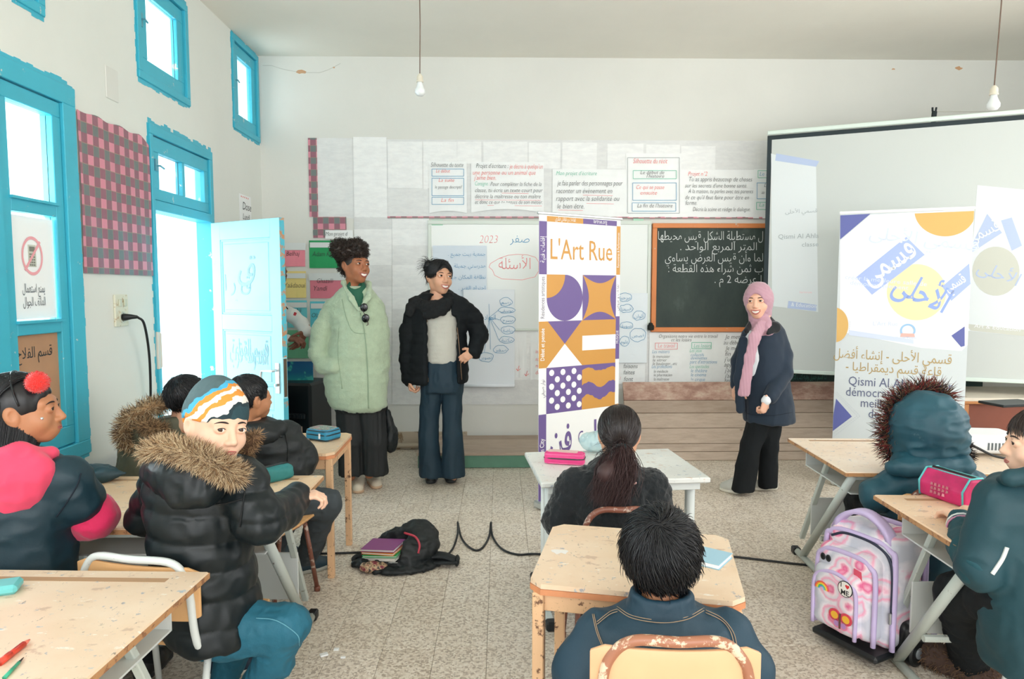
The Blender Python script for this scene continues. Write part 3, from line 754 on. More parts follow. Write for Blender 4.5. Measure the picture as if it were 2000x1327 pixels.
wall_poster('white poster headed Silhouette du récit with three green-framed boxes', (1222, 300, 1328, 425),
    [('Silhouette du récit', 1236, 320, 11, 1, 66), ("Le début de", 1250, 341, 8, 0, 46), ("l'histoire", 1262, 348, 8, 0, 34), ("Ce qui se passe", 1242, 370, 9, 1, 54), ("ensuite", 1250, 381, 9, 1, 32), ("La fin de l'histoire", 1244, 406, 9, 0, 68)],
    [(1236, 334, 1320, 350, 3), (1235, 358, 1320, 392, 2), (1234, 397, 1319, 413, 2), (1225, 309, 1326, 417, 5)])
wall_poster('white poster headed Projet n°2 with six handwritten lines, nearest the projection screen', (1328, 332, 1472, 425),
    [('Projet n°2', 1343, 344, 9, 1, 37), ('Tu as appris beaucoup de choses', 1345, 355, 10, 0, 122), ("sur les secrets d'une bonne santé.", 1337, 367, 9, 0, 120), ('À la maison, tu parles avec tes parents', 1343, 378, 9, 0, 126), ("de ce qu'il faut faire pour être en", 1337, 390, 9, 0, 124), ('forme.', 1338, 401, 10, 0, 22), ('Décris la scène et rédige le dialogue.', 1352, 413, 9, 0, 112)])
wall_poster('narrow white sheet with green-framed boxes, half hidden by the projection screen', (1472, 331, 1520, 427),
    [('Le d', 1482, 344, 8, 2, 18), ('L', 1490, 366, 9, 0), ('= {', 1484, 382, 10, 0), ('La f', 1481, 404, 8, 3, 18)], [(1479, 334, 1516, 348, 3), (1477, 358, 1516, 389, 2), (1476, 396, 1516, 410, 3)])
wall_poster('small white sheet with a red dotted top line on the wall above the turquoise door leaf', (0, 0, 1, 1), lift=.001) if False else None
wall_poster('white sheet reading Organisons notre vie entre le travail et les loisirs, under the chalkboard', (1268, 650, 1411, 750),
    [('Organisons notre vie entre le travail', 1286, 660, 8, 0, 116), ('et les loisirs', 1310, 667, 8, 0, 40), ('Le travail', 1284, 679, 10, 4, 34), ('Les loisirs', 1354, 679, 9, 3, 34), ('Les métiers', 1273, 690, 8, 2, 34), ('le menuisier', 1274, 699, 7, 0, 34), ('le vitrier', 1274, 706, 7, 0, 28), ('le boulanger...etc', 1274, 713, 7, 0, 48), ('Les professions', 1272, 719, 8, 2, 40),
     ('le médecin', 1276, 728, 7, 0, 28), ('le pharmacien', 1276, 735, 7, 0, 36), ('la maîtresse', 1276, 743, 7, 0, 30), ('Les jeux', 1346, 688, 8, 3, 24), ('collectifs', 1348, 696, 7, 2, 26), ('devinettes', 1348, 702, 7, 2, 32), ('parc d’attractions', 1346, 710, 8, 2, 54), ('Les spectacles', 1346, 719, 8, 3, 38), ('le théâtre', 1348, 727, 8, 2, 32), ('le cinéma', 1348, 735, 8, 2, 30), ('le cirque', 1348, 744, 8, 2, 28)], curl=.02, rects=[(1279, 670, 1322, 682, 4), (1350, 669, 1388, 681, 3)])
wall_poster('white sheet of black lines beginning Je mets au début, right under the chalkboard', (1411, 650, 1505, 750),
    [('Je mets', 1414, 662, 10, 0, 34), ('au début de', 1412, 673, 10, 0, 46), ('Je mets à la', 1415, 684, 10, 0, 46), ('fin de la', 1415, 695, 10, 0, 38), ("j'utilise", 1413, 706, 10, 0, 34), ('appris', 1413, 716, 10, 0, 30), ("j'accorde", 1414, 727, 10, 0, 38), ("j'accorde", 1414, 738, 10, 0, 38), ('termine', 1414, 747, 10, 0, 34)])
wall_poster('small white sheet reading faisons faites font, low beside the tall banner', (1206, 710, 1259, 750), [('faisons', 1217, 719, 10, 0, 28), ('faites', 1217, 731, 10, 0, 22), ('font', 1218, 744, 10, 0, 18), ('|', 1210, 740, 6, 1)])
wall_poster('narrow white sheet reading Mon projet d’écriture above the name cards', (636, 450, 690, 467), [('Mon projet d', 637, 461, 9, 0, 42)])
wall_poster('blank white sheet with two red arrows under the whiteboard', (1004, 648, 1028, 737), [('↓', 1005, 725, 12, 1), ('↓', 1021, 735, 12, 1)], lift=.007)
wall_poster('narrow white sheet with red vertical writing at the left edge of the tall banner', (1036, 650, 1062, 742), [('bonne', 1046, 690, 9, 1, 12), ('note', 1046, 705, 9, 1, 12), ('mots', 1046, 718, 9, 1, 12), ('de', 1046, 731, 9, 1, 8)], lift=.007)

# name cards in the corner
def name_card(label, box, col, txt, strip=True, tcol=0, flap=False):
    xa, ya, xb, yb = box
    r = wall_poster(label, box, [(t_, x, y, h, tcol, f) for t_, x, y, h, f in txt], mat=M('card_'+col, col, .65, var=.04), cat='name card', group='coloured name cards', name='name_card', lift=.008)
    if strip:
        x0, z1 = bw(xa+2, ya+4); x1, z0 = bw(xb-1, ya+14); mb = MB()
        if flap: x0, z1 = bw(xa-2, ya-12); x1, z0 = bw(xb+1, ya+2)
        mb.bx(x0, x1, YB-.017, YB-.0148, z0, z1); part('label_strip', mb, M('grey_label_strip', 'D8DDDD', .6), r, True)
name_card('pink card reading Belhaj in the corner column, topmost behind the door edge', (540, 487, 597, 521), 'EE8E9E', [('ne Belhaj', 546, 500, 10, 40)], flap=True)
name_card('yellow card reading Yaâdaoui in the corner column beside the door edge', (540, 530, 599, 582), 'EBD78A', [('ef Yaâdaoui', 545, 562, 11, 52)])
name_card('turquoise card in the corner column behind the man’s white sleeve', (540, 587, 601, 640), '6CC9D2', [('Ali', 578, 611, 10, 12)])
name_card('sea-green card in the corner column below the man’s hands', (540, 645, 604, 700), '6CB48E', [('Sara', 576, 668, 10, 18)], strip=False)
name_card('deep green card reading Adam beside the curly-haired woman', (604, 470, 680, 524), '1F9A5C', [('Adam Kon', 611, 501, 11, 44)])
name_card('rose card reading Ghazalli Yandi behind the curly-haired woman’s shoulder', (606, 546, 676, 583), 'DB7D8E', [('Ghazalli', 620, 553, 10, 32), ('Yandi', 614, 568, 11, 26)], flap=True)
name_card('turquoise card mostly behind the pale green coat', (606, 589, 676, 640), '5FC7D6', [('Ola', 610, 620, 10, 14)])
name_card('blue card with a black foot, lowest behind the pale green coat', (606, 645, 676, 703), '2F7FA8', [], strip=False)
# plain blue picture standing on the heater (character left out)
p0, p1 = at(552, 706, 5.62), at(613, 753, 5.62)
pc = empty('picture', ((p0.x+p1.x)/2, 5.62, .702), 'blue glossy picture card leaning on top of the black gas heater', 'picture'); mb = MB(); mb.bx(p0.x, p1.x, 5.60, 5.612, .702, p0.z, .001)
t = NT('blue_picture_print'); co = t.coord('Object'); s3 = t.n('ShaderNodeSeparateXYZ'); t.l(co, s3.inputs[0]); t.base(t.mix(t.ramp(t.noise(co, 14, 3), [(.58, (0, 0, 0)), (.64, (1, 1, 1))]), t.ramp(s3.outputs[2], [(0, lin('2E9AA0')), (.06, lin('1F6F98')), (.19, lin('16508A'))]), lin('46B8B0'))); t.b.inputs['Roughness'].default_value = .25
part('card', mb, t.m, pc, True)

# checked plastic covering
t = NT('checked_oilcloth'); co = t.coord('World'); sep = t.n('ShaderNodeSeparateXYZ'); t.l(co, sep.inputs[0]); t.b.inputs['Roughness'].default_value = .45
def stripe(out, size, duty=.5, off=0):
    a = t.n('ShaderNodeMath', _operation='MULTIPLY_ADD'); t.l(out, a.inputs[0]); a.inputs[1].default_value = 1/size; a.inputs[2].default_value = 50+off
    f = t.n('ShaderNodeMath', _operation='FRACT'); t.l(a.outputs[0], f.inputs[0]); g = t.n('ShaderNodeMath', _operation='LESS_THAN'); t.l(f.outputs[0], g.inputs[0]); g.inputs[1].default_value = duty; return g.outputs[0]
hv = t.n('ShaderNodeMath', _operation='ADD'); t.l(sep.outputs[0], hv.inputs[0]); t.l(sep.outputs[1], hv.inputs[1])
a, b = stripe(hv.outputs[0], .098), stripe(sep.outputs[2], .104); sm_ = t.n('ShaderNodeMath', _operation='ADD'); t.l(a, sm_.inputs[0]); t.l(b, sm_.inputs[1]); dv = t.n('ShaderNodeMath', _operation='MULTIPLY'); t.l(sm_.outputs[0], dv.inputs[0]); dv.inputs[1].default_value = .5
c = t.ramp(dv.outputs[0], [(0, lin('6F7877')), (.3, lin('93606F')), (.7, lin('93606F')), (.9, lin('D78A9C'))]); 
e = t.n('ShaderNodeValToRGB'); 
ln1, ln2 = stripe(hv.outputs[0], .049, .05), stripe(sep.outputs[2], .104, .03); mx = t.n('ShaderNodeMath', _operation='MAXIMUM'); t.l(ln1, mx.inputs[0]); t.l(ln2, mx.inputs[1])
t.b.inputs['Roughness'].default_value = .4; t.base(t.mix(mx.outputs[0], c, lin('A08A78'))); t.bump(t.noise(co, 5, 4), .35, .02); m_check = t.m
def cloth_left():
    mb = MB(); rg = random.Random(3)
    def fn(u, v):
        y = 3.49+.685*u; z = 1.53+.81*v; 
        if v == 1: z -= .03*max(0, u-.85)/.15+.006*math.sin(u*20)
        return Vector((XL+.006+.006*abs(math.sin(u*9+v*3)), y, z))
    mb.grid(fn, 24, 20); o = solo('wall_covering', mb, m_check, 'pink and grey checked plastic sheet pinned between tall window and door', 'wall covering', smooth=True); return o
cloth_left()
mb = MB()
for (xa, ya, xb, yb) in ((602, 270, 622, 424), (612, 424, 677, 450), (612, 450, 635, 465)):
    x0, z1 = bw(xa, ya); x1, z0 = bw(xb, yb); mb.bx(x0, x1, YB-.009, YB-.005, z0, z1)
solo('wall_covering', mb, m_check, 'narrow strip of pink and grey checked plastic left of the grey paper', 'wall covering')
mb = MB(); x0, z1 = bw(757, 423); x1, z0 = bw(1496, 431); mb.bx(x0, x1, YB-.012, YB-.008, z0+.012, z1)
solo('wall_covering', mb, m_check, 'thin edge strip of checked plastic above the whiteboard and chalkboard', 'wall covering')

# note on the left wall above the door leaf
n0 = empty('note', (XL, 5.72, 1.9), 'small white sheet with handwriting on the left wall above the open door leaf', 'note'); mb = MB(); mb.bx(XL+.001, XL+.003, 5.60, 5.86, 1.98, 2.22); part('sheet', mb, m_paper, n0, True)
mb = MB(); text(mb, 'Dose', .09, (XL+.003, 5.66, 2.10), (0, 1, 0), ZD, 0, .001, shear=.2); text(mb, '• • • • •', .06, (XL+.003, 5.63, 2.18), (0, 1, 0), ZD, 1, .001); text(mb, 'Lundi', .07, (XL+.003, 5.66, 2.02), (0, 1, 0), ZD, 0, .001, shear=.2); part('handwriting', mb, [m_black, m_red], n0, True)
mb = MB(); mb.bx(XL-.001, XL+.006, 3.76, 3.88, 2.47, 2.64, .003); solo('cover_plate', mb, m_wall, 'square plate painted over on the left wall above the checked sheet', 'wall plate')

# socket panel, plug and cable
sk = empty('socket_panel', (XL, 3.8, 1.27), 'cream socket and switch panel on the left wall', 'socket')
mb = MB(); mb.bx(XL, XL+.012, 3.745, 3.875, 1.245, 1.42, .003); part('plate', mb, worn('cream_plastic', 'D9D8C4', 'B7A07C', .40, 30), sk, True)
mb = MB()
for yy in (3.775, 3.825): mb.bx(XL+.012, XL+.020, yy, yy+.028, 1.355, 1.395, .003)
pieces('switch', mb, M('switch_cream', 'C9CDB8', .4), sk)
mb = MB(); mb.lathe((XL+.012, 3.81, 1.295), [(.032, 0), (.032, .006), (.024, .006), (.022, .001), (.0, .001)], 16, Matrix(((0, 0, 1), (0, 1, 0), (-1, 0, 0)))); part('socket', mb, M('socket_cream', 'C8CBBB', .4), sk, True)
pl = empty('power_cable', (XL+.03, 3.81, 0), 'black plug and cable hanging from the wall socket', 'cable')
mb = MB(); mb.tube([(XL+.013, 3.81, 1.295), (XL+.03, 3.81, 1.295), (XL+.06, 3.815, 1.297), (XL+.085, 3.83, 1.295)], [.018, .02, .014, .009], 10); part('plug', mb, M('black_rubber', '15191C', .45), pl, True, smooth=True)
def spline(pts, n=8):
    P = [Vector(p) for p in pts]; P = [P[0]*2-P[1]]+P+[P[-1]*2-P[-2]]; out = []
    for i in range(1, len(P)-2):
        for k in range(n):
            t_ = k/n; a, b, c, d = P[i-1:i+3]; out.append(.5*((2*b)+(c-a)*t_+(2*a-5*b+4*c-d)*t_*t_+(3*b-a-3*c+d)*t_**3))
    return out+[P[-2]]
mb = MB(); mb.tube(spline([(XL+.085, 3.83, 1.295), (XL+.10, 3.87, 1.25), (XL+.07, 3.97, 1.05), (XL+.04, 4.02, .75), (XL+.03, 4.0, .4), (XL+.03, 3.99, .12), (XL+.04, 4.02, .012), (XL+.06, 4.35, .008), (-1.45, 4.40, .008), (-1.05, 3.95, .008), (-.98, 3.60, .008)]), .007, 8); part('cord', mb, M('black_rubber', '15191C'), pl, True, smooth=True)

# pendant bulbs
def bulb(px, py_top, py_bot, xtop, Y, label):
    a = at(px, py_top, Y); b = at(px, py_bot, Y); top = at(xtop, 0, Y); d = (a-top); tz = a-d*((ZC-a.z)/(top.z-a.z))*-1; topp = a+(top-a)*((ZC-a.z)/(top.z-a.z))
    r = empty('pendant_bulb', (a.x, Y, b.z), label, 'lamp'); H_ = a.z-b.z
    mb = MB(); mb.tube([topp, (topp+a)/2+Vector((.004, 0, 0)), a], .0035, 6); part('cord', mb, M('twisted_cord', '6E5A4E', .7), r, True)
    mb = MB(); c = Vector((a.x, Y, a.z)); mb.lathe(c, [(.0, .004), (.008, .002), (.018, -.012), (.021, -.02), (.021, -.30*H_), (.023, -.31*H_), (.023, -.36*H_), (.019, -.37*H_)], 16); part('socket', mb, M('ivory_bakelite', 'DDD6C4', .4), r, True, smooth=True)
    mb = MB(); mb.lathe(c, [(.017, -.36*H_), (.017, -.45*H_), (.026, -.62*H_), (.034, -.74*H_), (.033, -.86*H_), (.022, -.97*H_), (.0, -H_)], 18); part('glass', mb, M('opal_glass', 'E4E9EA', .25), r, True, smooth=True)
bulb(820, 145, 188, 819, 4.5, 'bare bulb hanging on a cord in the upper left, in front of the back wall')
bulb(1942, 168, 216, 1955, 3.9, 'bare bulb hanging on a cord at the upper right, above the projection screen')

# ---------------------------------------------------------------- whiteboard with papers
def arb(mb, s, px, py, h, m, Yp, fit=None, al='CENTER', rot=0, kk=None):
    p = at(px, py, Yp); k = FPX/Yp; text(mb, s, h/k*1.2, p, XD, ZD, m, .0, ar=True, bold=-.010, fit=fit/k if fit else None, align=al, rot=rot)
wx0, wz1 = bw(836, 431); wx1, wz0 = bw(1268, 646)
wbd = empty('whiteboard', ((wx0+wx1)/2, YB-.02, wz0), 'large whiteboard with taped papers behind the purple and ochre banner', 'whiteboard')
mb = MB(); mb.bx(wx0+.03, wx1-.03, YB-.022, YB-.006, wz0+.02, wz1-.03); part('panel', mb, M('whiteboard_enamel', 'E3E8E5', .22), wbd, True)
mb = MB()
for r in ((wx0, wx1, wz1-.035, wz1), (wx0, wx1, wz0, wz0+.02), (wx0, wx0+.03, wz0+.02, wz1-.035), (wx1-.03, wx1, wz0+.02, wz1-.035)): mb.bx(r[0], r[1], YB-.03, YB-.004, r[2], r[3], .003)
part('frame', mb, M('pale_green_frame', 'D3DCD4', .4), wbd, True)
mb = MB(); YW = YB-.0225
text(mb, '2023', .10, at(936, 475, YW), XD, ZD, 1, .0, shear=.2, fit=36/K, bold=-.02); arb(mb, 'صفر', 1015, 474, 18, 2, YW, 38); arb(mb, 'الأسئلة', 1005, 526, 26, 4, YW, 62)
cl = [(958, 515), (975, 505), (992, 499), (1010, 497), (1030, 498), (1046, 503), (1052, 512), (1052, 530), (1045, 541), (1020, 547), (1000, 546), (980, 545), (966, 538), (962, 528), (955, 522), (958, 515)]
for a, b in zip(cl[:-1], cl[1:]): mb.beam(at(*a, YW), at(*b, YW), .004, .0006, m=4, upv=(0, 1, 0))
mb.box(at(854, 435, YW), (.10, .001, .05), m=3); mb.box(at(1247, 432, YW), (.09, .001, .04), m=3)
part('writing', mb, [m_black, m_pink_ink, m_bl, M('pale_green_tape', 'A9D9BE', .6), m_pink_ink], wbd, True)
def hung(label, box, Yp, name='paper_sheet', roll=False, wr=None, blue='E6EDF2'):
    a = at(box[0], box[1], Yp); b = at(box[2], box[3], Yp); r = empty(name, ((a.x+b.x)/2, Yp, b.z), label, 'paper'); mb = MB()
    mb.grid(lambda u, v: Vector((a.x+(b.x-a.x)*u, Yp-.003*math.sin(v*7+u*2)**2, b.z+(a.z-b.z)*v)), 5, 8)
    o = part('sheet', mb, M('paper_'+blue, blue, .6), r, True); s = o.modifiers.new('t', 'SOLIDIFY'); s.thickness = .001
    if roll: mb = MB(); mb.tube([(a.x, Yp, b.z), (b.x, Yp, b.z)], .014, 12); part('rolled_edge', mb, M('paper_'+blue, blue), r, True, smooth=True)
    if wr: mb = MB(); wr(mb, Yp-.0055); part('handwriting', mb, [m_black, m_red, m_bl, m_gr], r, True)
    return r
def w1_(mb, Yp):
    for i, (s, y) in enumerate((('جمعية بيت جميع .', 500), ('مدرستي جميلة .', 523), ('نظافة المكان جيدة .', 545), ('احترام الغير .', 566), ('تعاون .', 588))): arb(mb, s, 948, y, 9, 2, Yp, (72, 66, 80, 52, 24)[i], 'RIGHT')
hung('pale blue paper with lines of blue writing, behind the woman in the black jacket', (845, 480, 951, 600), YB-.033, wr=w1_, blue='D9E4EF')
def bubbles(mb, Yp, L):
    for (x, y, rx, ry, s) in L:
        O = at(x, y, Yp); k = FPX/Yp; n = 16; rg = random.Random(x)
        pts = [O+XD*math.cos(2*PI*i/n)*rx/k*rg.uniform(.9, 1.1)+ZD*math.sin(2*PI*i/n)*ry/k*rg.uniform(.85, 1.15) for i in range(n)]
        for i in range(n): mb.beam(pts[i], pts[(i+1) % n], .0035, .0006, m=2, upv=(0, 1, 0))
        arb(mb, s, x, y+4, 8, 2, Yp, rx*1.5)
def w2_(mb, Yp):
    bubbles(mb, Yp, [(988, 590, 12, 8, 'رسم'), (990, 606, 16, 6, 'موسيقى'), (992, 625, 14, 8, 'مسرح'), (992, 645, 13, 8, 'رياضة'), (990, 664, 14, 7, 'مكتبة'), (978, 683, 14, 8, 'سفر'), (950, 698, 14, 10, 'تصوير')])
    arb(mb, 'المواد', 957, 625, 12, 2, Yp, 22)
    for b in ((955, 594), (974, 606), (976, 625), (976, 645), (974, 664), (958, 683), (946, 688)): mb.beam(at(956, 620, Yp), at(*b, Yp), .003, .0006, m=2, upv=(0, 1, 0))
hung('long flip-chart paper with a blue mind map and a rolled lower edge', (905, 566, 1005, 754), YB-.05, roll=True, wr=w2_, blue='E9EFF5')
def w3_(mb, Yp): bubbles(mb, Yp, [(1221, 581, 14, 8, 'مرحبا'), (1223, 603, 13, 8, 'قسمنا'), (1248, 617, 12, 9, 'ألوان'), (1224, 636, 13, 7, 'صورة'), (1246, 655, 16, 13, 'قصص'), (1220, 667, 10, 10, 'علوم')])
hung('paper with blue cloud bubbles in a column between banner and chalkboard', (1205, 573, 1263, 709), YB-.033, wr=w3_, blue='E6EEF3')
# chalkboard
cx0, cz1 = bw(1273, 437); cx1, cz0 = bw(1520, 648)
cb = empty('chalkboard', ((cx0+cx1)/2, YB-.03, cz0), 'black chalkboard with an orange wooden frame and white Arabic chalk writing', 'chalkboard')
t = NT('chalk_slate'); co = t.coord('World', (1, 1, .5)); t.b.inputs['Roughness'].default_value = .7; t.base(t.ramp(t.noise(co, 4, 5, .7), [(.35, lin('2B3836')), (.6, lin('37443F')), (.8, lin('55625D'))])); 
mb = MB(); mb.bx(cx0+.03, cx1-.02, YB-.03, YB-.004, cz0+.03, cz1-.03); part('slate', mb, t.m, cb, True)
m_or = worn('orange_frame_paint', 'D9844A', 'C9B9A4', .36, 12, .5); fw_ = .042
for r in ((cx0, cx1, cz1-fw_, cz1), (cx0, cx1, cz0, cz0+fw_), (cx0, cx0+fw_, cz0+fw_, cz1-fw_), (cx1-fw_, cx1, cz0+fw_, cz1-fw_)):
    mb = MB(); mb.bx(r[0], r[1], YB-.042, YB-.004, r[2], r[3], .004); part('frame_rail', mb, m_or, cb, True)
mb = MB(); YC = YB-.0315
for s, px, py, h, f in (('ل مستطيلة الشكل قيس محيطها', 1490, 469, 20, 205), ('المتر المربع الواحد .', 1478, 489, 18, 150), ('لما وأن قيس العرض يساوي', 1490, 511, 19, 192), ('ب ثمن شراء هذه القطعة :', 1490, 532, 18, 186), ('ا عرضه 2 م .', 1487, 553, 18, 92)):
    arb(mb, s, px, py, h, 0, YC, f, 'RIGHT')
part('chalk_writing', mb, M('chalk', 'D9DEDC', .9), cb, True)
mb = MB(); mb.box(at(1271, 640, YB-.06), (.055, .04, .05), None, .008); mb.box(at(1271, 634, YB-.06), (.03, .045, .03), None, .006); solo('chalk_sponge', mb, M('black_foam', '1D2220', .9), 'small black sponge at the lower left corner of the chalkboard', 'sponge')
# second chalkboard, mostly behind the screen
dx0, dz1 = bw(1530, 470); 
mb = MB(); mb.bx(dx0, 4.4, YB-.03, YB-.006, .50, 1.95, .003); r = empty('chalkboard', (3.4, YB-.03, .5), 'dark board behind the projection screen, showing only below it', 'chalkboard'); part('slate', mb, M('dark_green_slate', '27423F', .6, var=.1), r, True)
mb = MB(); text(mb, 'لنا قسم جميل وفيه كتب كثيرة', .07, at(1614, 741, YB-.031), XD, ZD, 0, .001, ar=True, fit=.33, align='RIGHT'); part('chalk_writing', mb, M('green_chalk', '4F8C7C', .9), r, True)

# ---------------------------------------------------------------- wooden platforms
m_plank = NT('weathered_planks'); t = m_plank; co = t.coord('World', (1, 6, 6)); oi = t.n('ShaderNodeObjectInfo').outputs['Random']; t.b.inputs['Roughness'].default_value = .7
a = t.ramp(oi, [(0, lin('AD9A8A')), (1, lin('C2B09F'))]); g = t.ramp(t.noise(co, 5, 6, .7), [(.3, (.78, .76, .74)), (.6, (1, 1, 1))]); a = t.mix(1.0, a, g, 'MULTIPLY')
kn = t.n('ShaderNodeTexVoronoi', Scale=3.2); t.l(t.coord('World', (1, 1.4, 2.2)), kn.inputs['Vector']); a = t.mix(t.ramp(kn.outputs['Distance'], [(.035, (.7, .7, .7)), (.07, (0, 0, 0))]), a, lin('5E4A3D')); t.base(a); t.bump(t.noise(co, 8, 5), .3, .004); m_plank = t.m
m_plankr = NT('worn_reddish_plank'); t = m_plankr; co = t.coord('World', (1, 2, 2)); t.b.inputs['Roughness'].default_value = .7; t.base(t.ramp(t.noise(co, 5, 7, .75), [(.42, lin('9B776A')), (.52, lin('B59585')), (.7, lin('CDBBA9'))])); m_plankr = t.m
pf = empty('wooden_platform', (2.2, 5.7, 0), 'plank platform tipped up on edge against the back wall below the chalkboard', 'platform')
tl = math.atan2(.30, .62)      # leaning back
bs = [0, .075, .145, .28, .415, .53, .70]; xp0, xp1 = at(1222, 800, 5.8).x, 3.0
Rm = Matrix.Rotation(-tl, 3, 'X')
for i in range(6):
    c = Vector(((xp0+xp1)/2, 5.655, 0))+Rm @ Vector((0, .012, (bs[i]+bs[i+1])/2+.004))
    mb = MB(); mb.box(c, (xp1-xp0, .024, bs[i+1]-bs[i]-.003), Rm, .003); part('plank', mb, m_plankr if i == 5 else m_plank, pf, True)
mb = MB()
for x in (xp0+.05, (xp0+xp1)/2, xp1-.05): c = Vector((x, 5.655, 0))+Rm @ Vector((0, .065, .35)); mb.box(c, (.05, .08, .66), Rm, .003)
part('batten', mb, m_plank, pf, True)
pd = empty('wooden_platform', (.35, 5.8, 0), 'low plank platform with a green painted riser behind the purple and ochre banner', 'platform')
x0 = at(815, 880, 5.5).x; x1 = at(1206, 880, 5.5).x
for i in range(4):
    mb = MB(); mb.bx(x0, x1, 5.44+i*.165, 5.44+(i+1)*.165-.003, .105, .13, .002); part('plank', mb, m_plank, pd, True)
mb = MB(); mb.bx(x0+.01, x1-.01, 5.452, 5.47, .004, .105); part('riser', mb, M('green_riser_paint', '5C8A74', .5, var=.12, vs=7), pd, True)
mb = MB()
for x in (x0+.02, x1-.06): mb.bx(x, x+.04, 5.48, 6.08, 0, .104)
part('bearer', mb, m_plank, pd, True)

# ---------------------------------------------------------------- banners
m_pur = M('purple_print', '6A5691', .5); m_och = M('ochre_print', 'CB9343', .5); m_ban = M('banner_white', 'EEF0EF', .5)
L0, R0 = at(1053, 415, 4.40), at(1212, 428, 4.78); bx_ = Vector((R0.x-L0.x, R0.y-L0.y, 0)); BW = bx_.length; bx_.normalize(); BO = Vector((L0.x, L0.y, 0)); BN = bx_.cross(ZD)
ban = empty('roll_up_banner', BO+bx_*BW/2, "tall white roll-up banner reading L'Art Rue with purple and ochre shapes", 'banner')
def bp(u, v): return BO+bx_*u+ZD*v
zt = 1.93
mb = MB(); mb.prism([(0, .05), (BW, .05), (BW, zt), (0, zt)], .003, BO, bx_, ZD, z0=-.003); part('sheet', mb, m_ban, ban, True)
pu, oc, bk = MB(), MB(), MB(); SL, SR = .062, BW-.035; MD = (SL+SR)/2; rz = [1.545, 1.24, .935, .63]; E_ = .0012
def rect(mb, u0, u1, v0, v1): mb.prism([(u0, v0), (u1, v0), (u1, v1), (u0, v1)], .0006, BO, bx_, ZD, z0=.0004)
def poly(mb, P, z0=.0004): mb.prism(P, .0006, BO, bx_, ZD, z0=z0)
rect(pu, 0, SL, 1.545, 1.885); rect(oc, SL, MD, 1.885, zt-.01); rect(pu, MD, SR, 1.885, zt-.01); rect(oc, SR, BW, 1.55, 1.885); rect(oc, 0, SL, .935, 1.24); rect(pu, 0, SL, .05, .63); rect(pu, SR, BW, .96, 1.26); rect(oc, SR, BW, .05, .64)
hw = (MD-SL)/2; hh = (rz[0]-rz[1])/2; n = 24
# D shape + quarter
P = [(SL, rz[0]), (MD-hw, rz[0])]+[(SL+hw+hw*math.sin(a), rz[1]+hh+hh*math.cos(a)) for a in [PI*i/n for i in range(1, n+1)]]+[(SL+hw-hw*math.sin(a)*1, rz[1]+hh-hh*math.cos(a)) for a in [PI/2*i/12 for i in range(1, 13)]]
poly(pu, P); poly(oc, [(SL, rz[0])]+[(SL+hw*math.cos(a), rz[0]-hh*math.sin(a)) for a in [PI/2*i/12 for i in range(13)]], .0012)
# star in purple square
rect(pu, MD, SR, rz[1], rz[0]); W2 = (SR-MD); st = []
for (ax, ay, bx2, by2, nx_, ny_) in ((0, 1, 1, 1, 0, -1), (1, 1, 1, 0, -1, 0), (1, 0, 0, 0, 0, 1), (0, 0, 0, 1, 1, 0)):
    for i in range(12): u = i/12; s = math.sin(PI*u)*.18; st.append((MD+W2*(ax+(bx2-ax)*u+nx_*s), rz[1]+2*hh*(ay+(by2-ay)*u+ny_*s)))
poly(oc, st[::-1], .0012)
# triangles
rect(oc, SL, SR, rz[2], rz[1]); poly(pu, [(SL+.01, rz[1]), (SL+hw, rz[1]-hh), (MD-.005, rz[1])], .0012); wt = MB(); poly(wt, [(SL, rz[2]), (MD, rz[2]), (SL+hw, rz[1]-hh)], .0012); rect(wt, MD, SR, rz[2]+.10, rz[2]+.20); wt2 = MB(); wt2.prism([(MD, rz[2]+.10), (SR, rz[2]+.10), (SR, rz[2]+.20), (MD, rz[2]+.20)], .0006, BO, bx_, ZD, z0=.0013)
# dots
rect(pu, SL, MD, rz[3], rz[2])
for r in range(6):
    for c in range(3):
        uu = SL+.043+c*.094+(.047 if r % 2 == 0 else 0); vv = rz[3]+.04+r*.046
        if uu < MD-.02: wt.prism([(uu+.021*math.cos(a), vv+.021*math.sin(a)) for a in [2*PI*i/14 for i in range(14)]], .0005, BO, bx_, ZD, z0=.0012)
# torn bands
rect(oc, MD, SR, rz[3], rz[2]); rg = random.Random(5)
def torn(v, a): return [(MD+(SR-MD)*i/16, v+a*math.sin(i*.55)+rg.uniform(-.005, .005)) for i in range(17)]
A_ = torn(rz[2]-.035, .012); poly(pu, A_+[(SR, rz[2]), (MD, rz[2])], .0012)
A_ = torn(rz[3]+.08, .02); B_ = torn(rz[3]+.165, .02); poly(pu, A_+B_[::-1], .0012)
och_t, pur_t = MB(), MB()
text(och_t, "L'Art Rue", .19, bp(SL+.03, 1.645), bx_, ZD, 0, .002, fit=SR-SL-.07)
text(pur_t, 'شارع فن', .26, bp(SR-.03, .36), bx_, ZD, 0, .002, ar=True, fit=SR-SL-.06, align='RIGHT', bold=.02)
pieces('purple_shape', pu, m_pur, ban); pieces('ochre_shape', oc, m_och, ban); pieces('white_shape', wt, m_ban, ban); part('white_bar', wt2, m_ban, ban, True)
part('ochre_lettering', och_t, m_och, ban, True); part('purple_lettering', pur_t, m_pur, ban, True)
lw = MB(); lg = MB()
text(lw, 'إقامات فنية', .05, bp(SL-.018, 1.62), ZD, -bx_, 0, .002, ar=True, fit=.17); text(lw, 'لقاءات و نقاش فكري', .035, bp((SL+MD)/2, 1.895), bx_, ZD, 0, .002, ar=True, fit=.17, align='CENTER'); text(lw, 'lartrue.org', .04, bp((SR+MD)/2, 1.895), bx_, ZD, 0, .002, fit=.12, align='CENTER')
